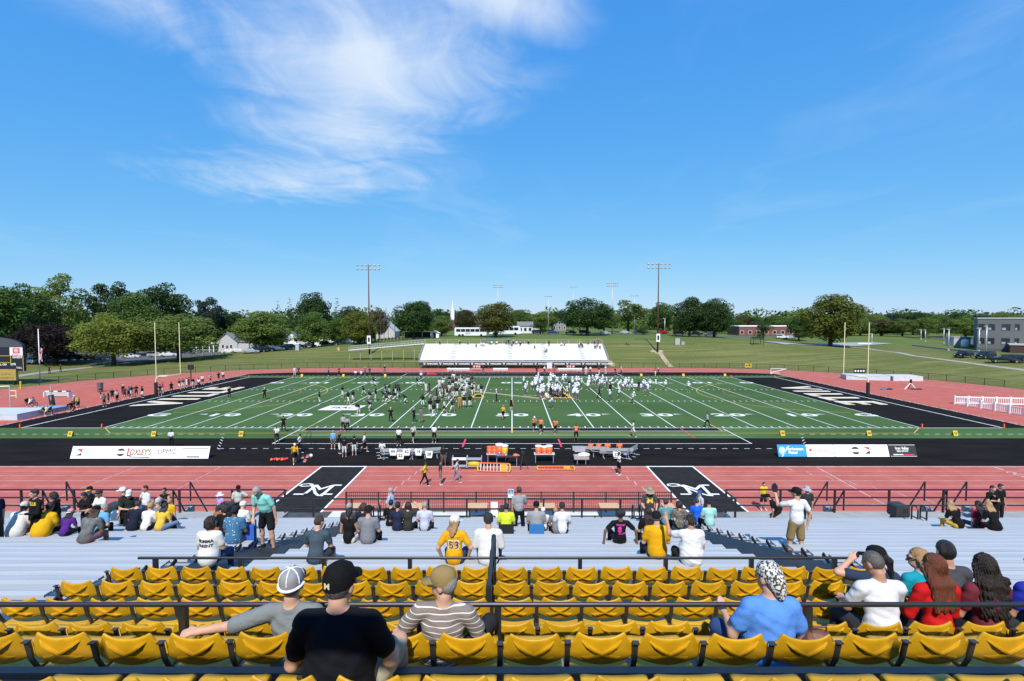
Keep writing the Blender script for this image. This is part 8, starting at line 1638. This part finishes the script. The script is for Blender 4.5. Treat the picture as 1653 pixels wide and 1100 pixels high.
fm('woman in a yellow shirt and black shorts left of the painted 50', c5(182, 722), 200, (226, 176, 34), BLA, 'walk', BLA, ('hair', 'blond'), 0, pants='short', fem=True)
for x, y, lab, po, cap in ((595, 876, 'player in an orange bib and white cap jogging near midfield', 'run', 1), (685, 912, 'player in an orange bib with dark hair at the near sideline', 'walk', 0), (878, 912, 'player in an orange bib with a ball at the near sideline', 'run', 0)): fm(lab, c5(x, y), 190, (240, 138, 96), BLA, po, WHI, ('cap', WHI) if cap else ('hair', 'black'), 1, pants='short', sleeve='cap')
fm('player in an orange bib standing right of the pair at the near sideline', gp(930, 713), 180, (240, 138, 96), BLA, 'hips', BLA, ('hair', 'black'), 2, pants='short', sleeve='cap')
fm('player in a cream shirt walking at the near right sideline', gp(1021.5, 706), 270, (224, 218, 200), WHI, 'walk', WHI, ('hair', 'black'), 2, pants='short'); fm('referee walking at the near right 25', c6(1420, 838), 90, (178, 184, 190), (18, 20, 22), 'walk', WHI, ('hair', 'black'), 1)
# near apron
A = [(277, 724, (222, 226, 232), (30, 24, 26), 'crossed', ('hair', 'black'), 2, 'man in white with crossed arms behind the left sponsor board', 180, 'long'), (447, 716, WHI, (36, 30, 30), 'walk', ('hair', 'black'), 2, 'man in a white shirt and dark shorts at the left end of the team box', 160, 'short'), (484, 731, WHI, BLA, 'walk', ('hair', 'black'), 3, 'man in white with dark trousers beside the kicking net', 90, 'long'), (476, 749, (226, 176, 30), BLA, 'walk', ('cap', WHI), 0, 'woman in a yellow shirt and white cap walking past the ball bag', 150, 'short'), (538, 726, (110, 180, 220), (98, 104, 112), 'stand', ('hair', 'grey'), 0, 'man in a light blue shirt and grey shorts behind the players', 0, 'short'),
     (588, 730, WHI, BLA, 'walk', ('hair', 'red'), 0, 'man in a white shirt and black shorts right of the waiting players', 60, 'short'), (644, 720, WHI, BLA, 'stand', ('hair', 'black'), 3, 'player in a white vest standing left of the pair behind the left benches', 180, 'short'), (667, 714, (206, 210, 200), BLA, 'walk', ('hair', 'dkbrown'), 0, 'player in a pale vest with black shorts walking behind the left benches', 140, 'short'), (701, 715, WHI, BLA, 'stand', ('hair', 'black'), 2, 'slim player in white behind the right end of the left benches', 190, 'short'),
     (685.5, 784.5, (226, 206, 40), (18, 18, 20), 'walk', ('hair', 'dkbrown'), 2, 'woman in a yellow top and black leggings walking on the track', 90, 'long'), (711, 783, (52, 58, 68), (110, 112, 118), 'stand', ('hair', 'black'), 1, 'man in a dark shirt and grey shorts walking on the track', 80, 'short'), (737, 779, (206, 198, 186), (130, 140, 165), 'walk', ('hair', 'black'), 1, 'man in a cream shirt and pale jeans walking on the track', 90, 'long'), (716, 754, (30, 30, 32), (96, 96, 100), 'stand', ('hair', 'black'), 2, 'person in black at the end of the left benches', 0, 'short'),
     (999, 767, WHI, BLA, 'photo', ('hair', 'black'), 3, 'man in a white shirt holding a green clipboard at the edge of the track', 250, 'short'), (1232, 824, (226, 196, 30), (30, 26, 34), 'stand', ('hair', 'black'), 0, 'man in a bright yellow shirt standing on the track beside the right mat', 180, 'short')]
for px, py, sh, pt, po, hd_, sk, lab, rz, pa in A: fm(lab, gp(px, py), -rz if rz not in (180, 0) else rz, sh, pt, po, WHI, hd_, sk, pants=pa)
for px, py, lab, rz in ((548, 733, 'left one of three players in dark jerseys waiting on the apron', 300), (556, 738, 'middle one of three players in dark jerseys, nearest to the camera', 0), (572, 735.5, 'right one of three players in dark jerseys waiting on the apron', 10)): footballer(gp(px, py), 'b', lab, None, rz, 'stand')
fm('player in white sitting on the end-on bench of the left benches', gp(617, 736), 200, WHI, BLA, 'sit', WHI, ('hair', 'black'), 2, z=.46)
for px, lab in ((954, 'leftmost'), (967, 'second from left'), (981, 'third from left'), (1000, 'rightmost')): fm('%s of the players in orange sitting on the right benches' % lab, gp(px, 736.5), 0 if px > 970 else 25, (240, 130, 84), BLA, 'sit', WHI, ('hair', 'black'), 2, z=.46, pants='short')
# athletes at the left end
L8 = [(10, 402, (120, 50, 40)), (60, 395, (120, 130, 150)), (95, 386, BLA), (152, 376, BLA), (222, 396, BLA), (440, 368, BLA), (472, 338, (190, 40, 36)), (578, 330, BLA), (670, 290, (60, 60, 66)), (718, 286, (60, 66, 84)), (762, 274, WHI), (790, 268, (40, 40, 44)), (842, 272, (28, 28, 30)), (908, 276, WHI), (955, 236, WHI), (1050, 216, (210, 205, 200)), (1150, 190, BLA), (1205, 180, WHI)]
for i, (x, y, sh) in enumerate(L8): fm('%s athlete from the left in the line along the left end of the pitch' % ORD[i], fp(x, y, 200, 590, 7.514), R2.uniform(200, 340), sh, R2.choice([BLA, WHI, (50, 54, 70)]), R2.choice(['stand', 'hips', 'crossed', 'walk']), WHI, R2.choice([('hair', 'black'), ('hair', 'brown'), ('cap', BLA)]), R2.choice([0, 1, 2, 3]), 'athletes waiting at the left end', pants='short')
L7 = [(300, 802, BLA, 'sit'), (328, 806, WHI, 'sit'), (365, 803, (170, 180, 185), 'sit'), (458, 905, (90, 92, 84), 'sit_fwd'), (515, 905, (200, 206, 180), 'sit'), (545, 898, (44, 48, 44), 'sit_fwd'), (755, 862, BLA, 'crouch'), (798, 856, BLA, 'crouch'), (822, 820, (190, 180, 170), 'stand'), (866, 832, (220, 210, 60), 'stand'), (1118, 705, (34, 36, 46), 'stand'), (1156, 802, (110, 140, 140), 'hips'), (1205, 772, (24, 28, 40), 'stand'), (1246, 735, BLA, 'stand'), (1300, 752, WHI, 'stand'), (1368, 684, (30, 34, 44), 'stand')]
for i, (x, y, sh, po) in enumerate(L7):
    p = fp(x, y, 0, 540, 6.875)
    fm('%s person from the left around the high-jump mats' % ORD[i], p, R2.uniform(230, 330), sh, R2.choice([BLA, (60, 60, 66)]), po, WHI, R2.choice([('hair', 'black'), ('hair', 'blond'), ('cap', WHI)]), R2.choice([0, 1, 2]), 'athletes at the high-jump mats', z=.46 if po.startswith('sit') else 0, pants='short')
# far sideline
FS = [(475.7, 606, WHI), (482, 606, (60, 60, 66)), (530.5, 607, (90, 130, 120)), (547.4, 606, (130, 30, 34)), (574, 611.5, WHI), (582.8, 611.5, WHI), (589.5, 606, (140, 100, 130)), (596.7, 607, (46, 56, 84)), (621, 603, BLA), (941, 604, BLA), (946, 605, WHI), (953, 604.5, WHI), (967, 605, (36, 36, 40)), (977.5, 603.5, WHI), (866.5, 605, BLA), (879, 604, WHI), (895, 603, (190, 90, 60)), (977, 602, (40, 40, 42)), (993, 607, BLA), (1003, 606, (190, 150, 120)), (1058, 607, (190, 100, 70)), (1063, 607.5, (60, 80, 110)), (780, 603.5, BLA), (725, 601, BLA)]
for i, (px, v, sh) in enumerate(FS): fm('%s person from the left along the far sideline' % ORD[i], gp(px, v), R2.uniform(120, 240), sh, R2.choice([BLA, (70, 80, 100), WHI]), R2.choice(['stand', 'hips', 'crossed', 'walk']), WHI, R2.choice([('hair', 'black'), ('hair', 'brown'), ('cap', WHI)]), R2.choice([0, 1, 2]), 'people along the far sideline')
# spectators on the far stand
FSP = [(709.9, 556, 'stand'), (742, 556, 'sit'), (755.5, 553, 'sit'), (768.5, 559, 'sit'), (776.8, 557, 'sit'), (781, 557.5, 'sit'), (790.6, 554.5, 'sit'), (793.8, 556, 'sit'), (802, 556, 'sit'), (817, 552.5, 'stand'), (821, 552.5, 'stand'), (826, 558.6, 'sit'), (828.5, 554.6, 'sit'), (834, 556, 'sit'), (840, 557, 'sit'), (852.7, 555, 'sit'), (863, 562, 'sit'), (879.4, 566.6, 'sit'), (883, 566.6, 'sit'), (886.4, 558, 'stand'), (907, 552.5, 'stand'), (906.6, 558.4, 'sit'), (911.5, 558.4, 'sit'), (934.4, 559, 'sit'), (938.2, 557.3, 'sit'), (940, 561, 'sit'), (949, 555.7, 'sit'), (960, 554.6, 'stand'), (960.5, 561.7, 'sit'), (964, 561, 'sit'), (968.7, 561.7, 'sit'), (966, 554, 'stand')]
for i, (px, v, po) in enumerate(FSP):
    best = min(range(FN + 1), key=lambda k: abs(515.3 + (CAM.z - (2.1 + k * .345 + .43)) * FPX / (FD0 + .6 + k * .78) - v)); k_ = min(best, FN - 1)
    d = FD0 + .6 + k_ * .78; z = 2.1 + k_ * .345 + .432
    if po == 'stand': d -= .35; z = 2.1 + k_ * .345
    fm('%s spectator from the left on the far bleacher' % ORD[i] if i < 30 else ('spectator in the last seat but one at the right end of the far bleacher' if i == 30 else 'spectator standing at the top right corner of the far bleacher'), ((px - 826.5) * d / FPX, Y(d)), 180 + R2.uniform(-25, 25), R2.choice([WHI, BLA, (90, 100, 140), (150, 60, 60), (120, 130, 120)]), R2.choice([BLA, (70, 80, 100)]), po, BLA, R2.choice([('hair', 'black'), ('hair', 'brown'), ('cap', WHI)]), R2.choice([0, 1]), 'spectators on the far bleacher', z=z)
for px, c, lab in ((793, (40, 130, 200), 'blue and white'), (782, (120, 120, 190), 'lavender')):
    d = FD0 + 7.9; t = thing('umbrella', 'open %s umbrella held up on the far bleacher' % lab, 'umbrella', ((px - 826.5) * d / FPX, Y(d), 5.3)); m = MB(); m.lathe([(.62, 1.35), (.55, 1.52), (.3, 1.68), (.02, 1.74)], 8); m.build('canopy', cloth(*c), t); MB().tube([(0, 0, .5), (0, 0, 1.75)], .015, 6).build('shaft', GALV, t)
for i in range(15):
    px = 572 + i * 5.6; p = gt(px, 556 - i * .5); fm('%s seated band member from the left behind the access ramp' % ORD[i], (p.x, p.y), 180, (20, 20, 22), BLA, 'sit', BLA, ('hair', 'black'), R2.choice([0, 1, 2]), 'band seated behind the ramp', z=tz(p.x, p.y) + .45)
for px, py, sh, lab in ((1011, 557, (60, 90, 110), 'left one of two people sitting on the lawn right of the far bleacher'), (1014.5, 557.5, (150, 120, 80), 'right one of two people sitting on the lawn right of the far bleacher'), (80, 604, (40, 60, 50), 'left walker on the footpath behind the flagpole'), (98, 601, (60, 60, 56), 'right walker on the footpath behind the flagpole'), (404, 571, BLA, 'person in black standing on the slope edge left of the parked cars'), (407, 571, WHI, 'person in white standing on the slope edge left of the parked cars')):
    p = gt(px, py); fm(lab, (p.x, p.y), 180, sh, BLA, 'sit_fwd' if 'sitting' in lab else 'stand', BLA, ('hair', 'black'), 1, z=tz(p.x, p.y) + (.1 if 'sitting' in lab else 0))

def build_crowd():
    VS, FS, MI, ml, n = [], [], [], [], 0
    for me, M_, mats_ in MASS:
        co = np.empty(len(me.vertices) * 3); me.vertices.foreach_get('co', co); co = co.reshape(-1, 3) @ np.array(M_.to_3x3()).T + np.array(M_.translation); VS.append(co)
        ix = []
        for m in mats_:
            if m not in ml: ml.append(m)
            ix.append(ml.index(m))
        for p in me.polygons: FS.append([v + n for v in p.vertices]); MI.append(ix[p.material_index])
        n += len(co)
    me = bpy.data.meshes.new('distant_people'); me.from_pydata(np.concatenate(VS).tolist(), [], FS)
    for m in ml: me.materials.append(m)
    me.polygons.foreach_set('material_index', MI); me.polygons.foreach_set('use_smooth', [True] * len(FS)); me.update()
    tag(obj_from('distant_people', me), 'distant small people on the far bleacher, far sideline and deep in the huddles', 'people', kind='stuff')
build_crowd()
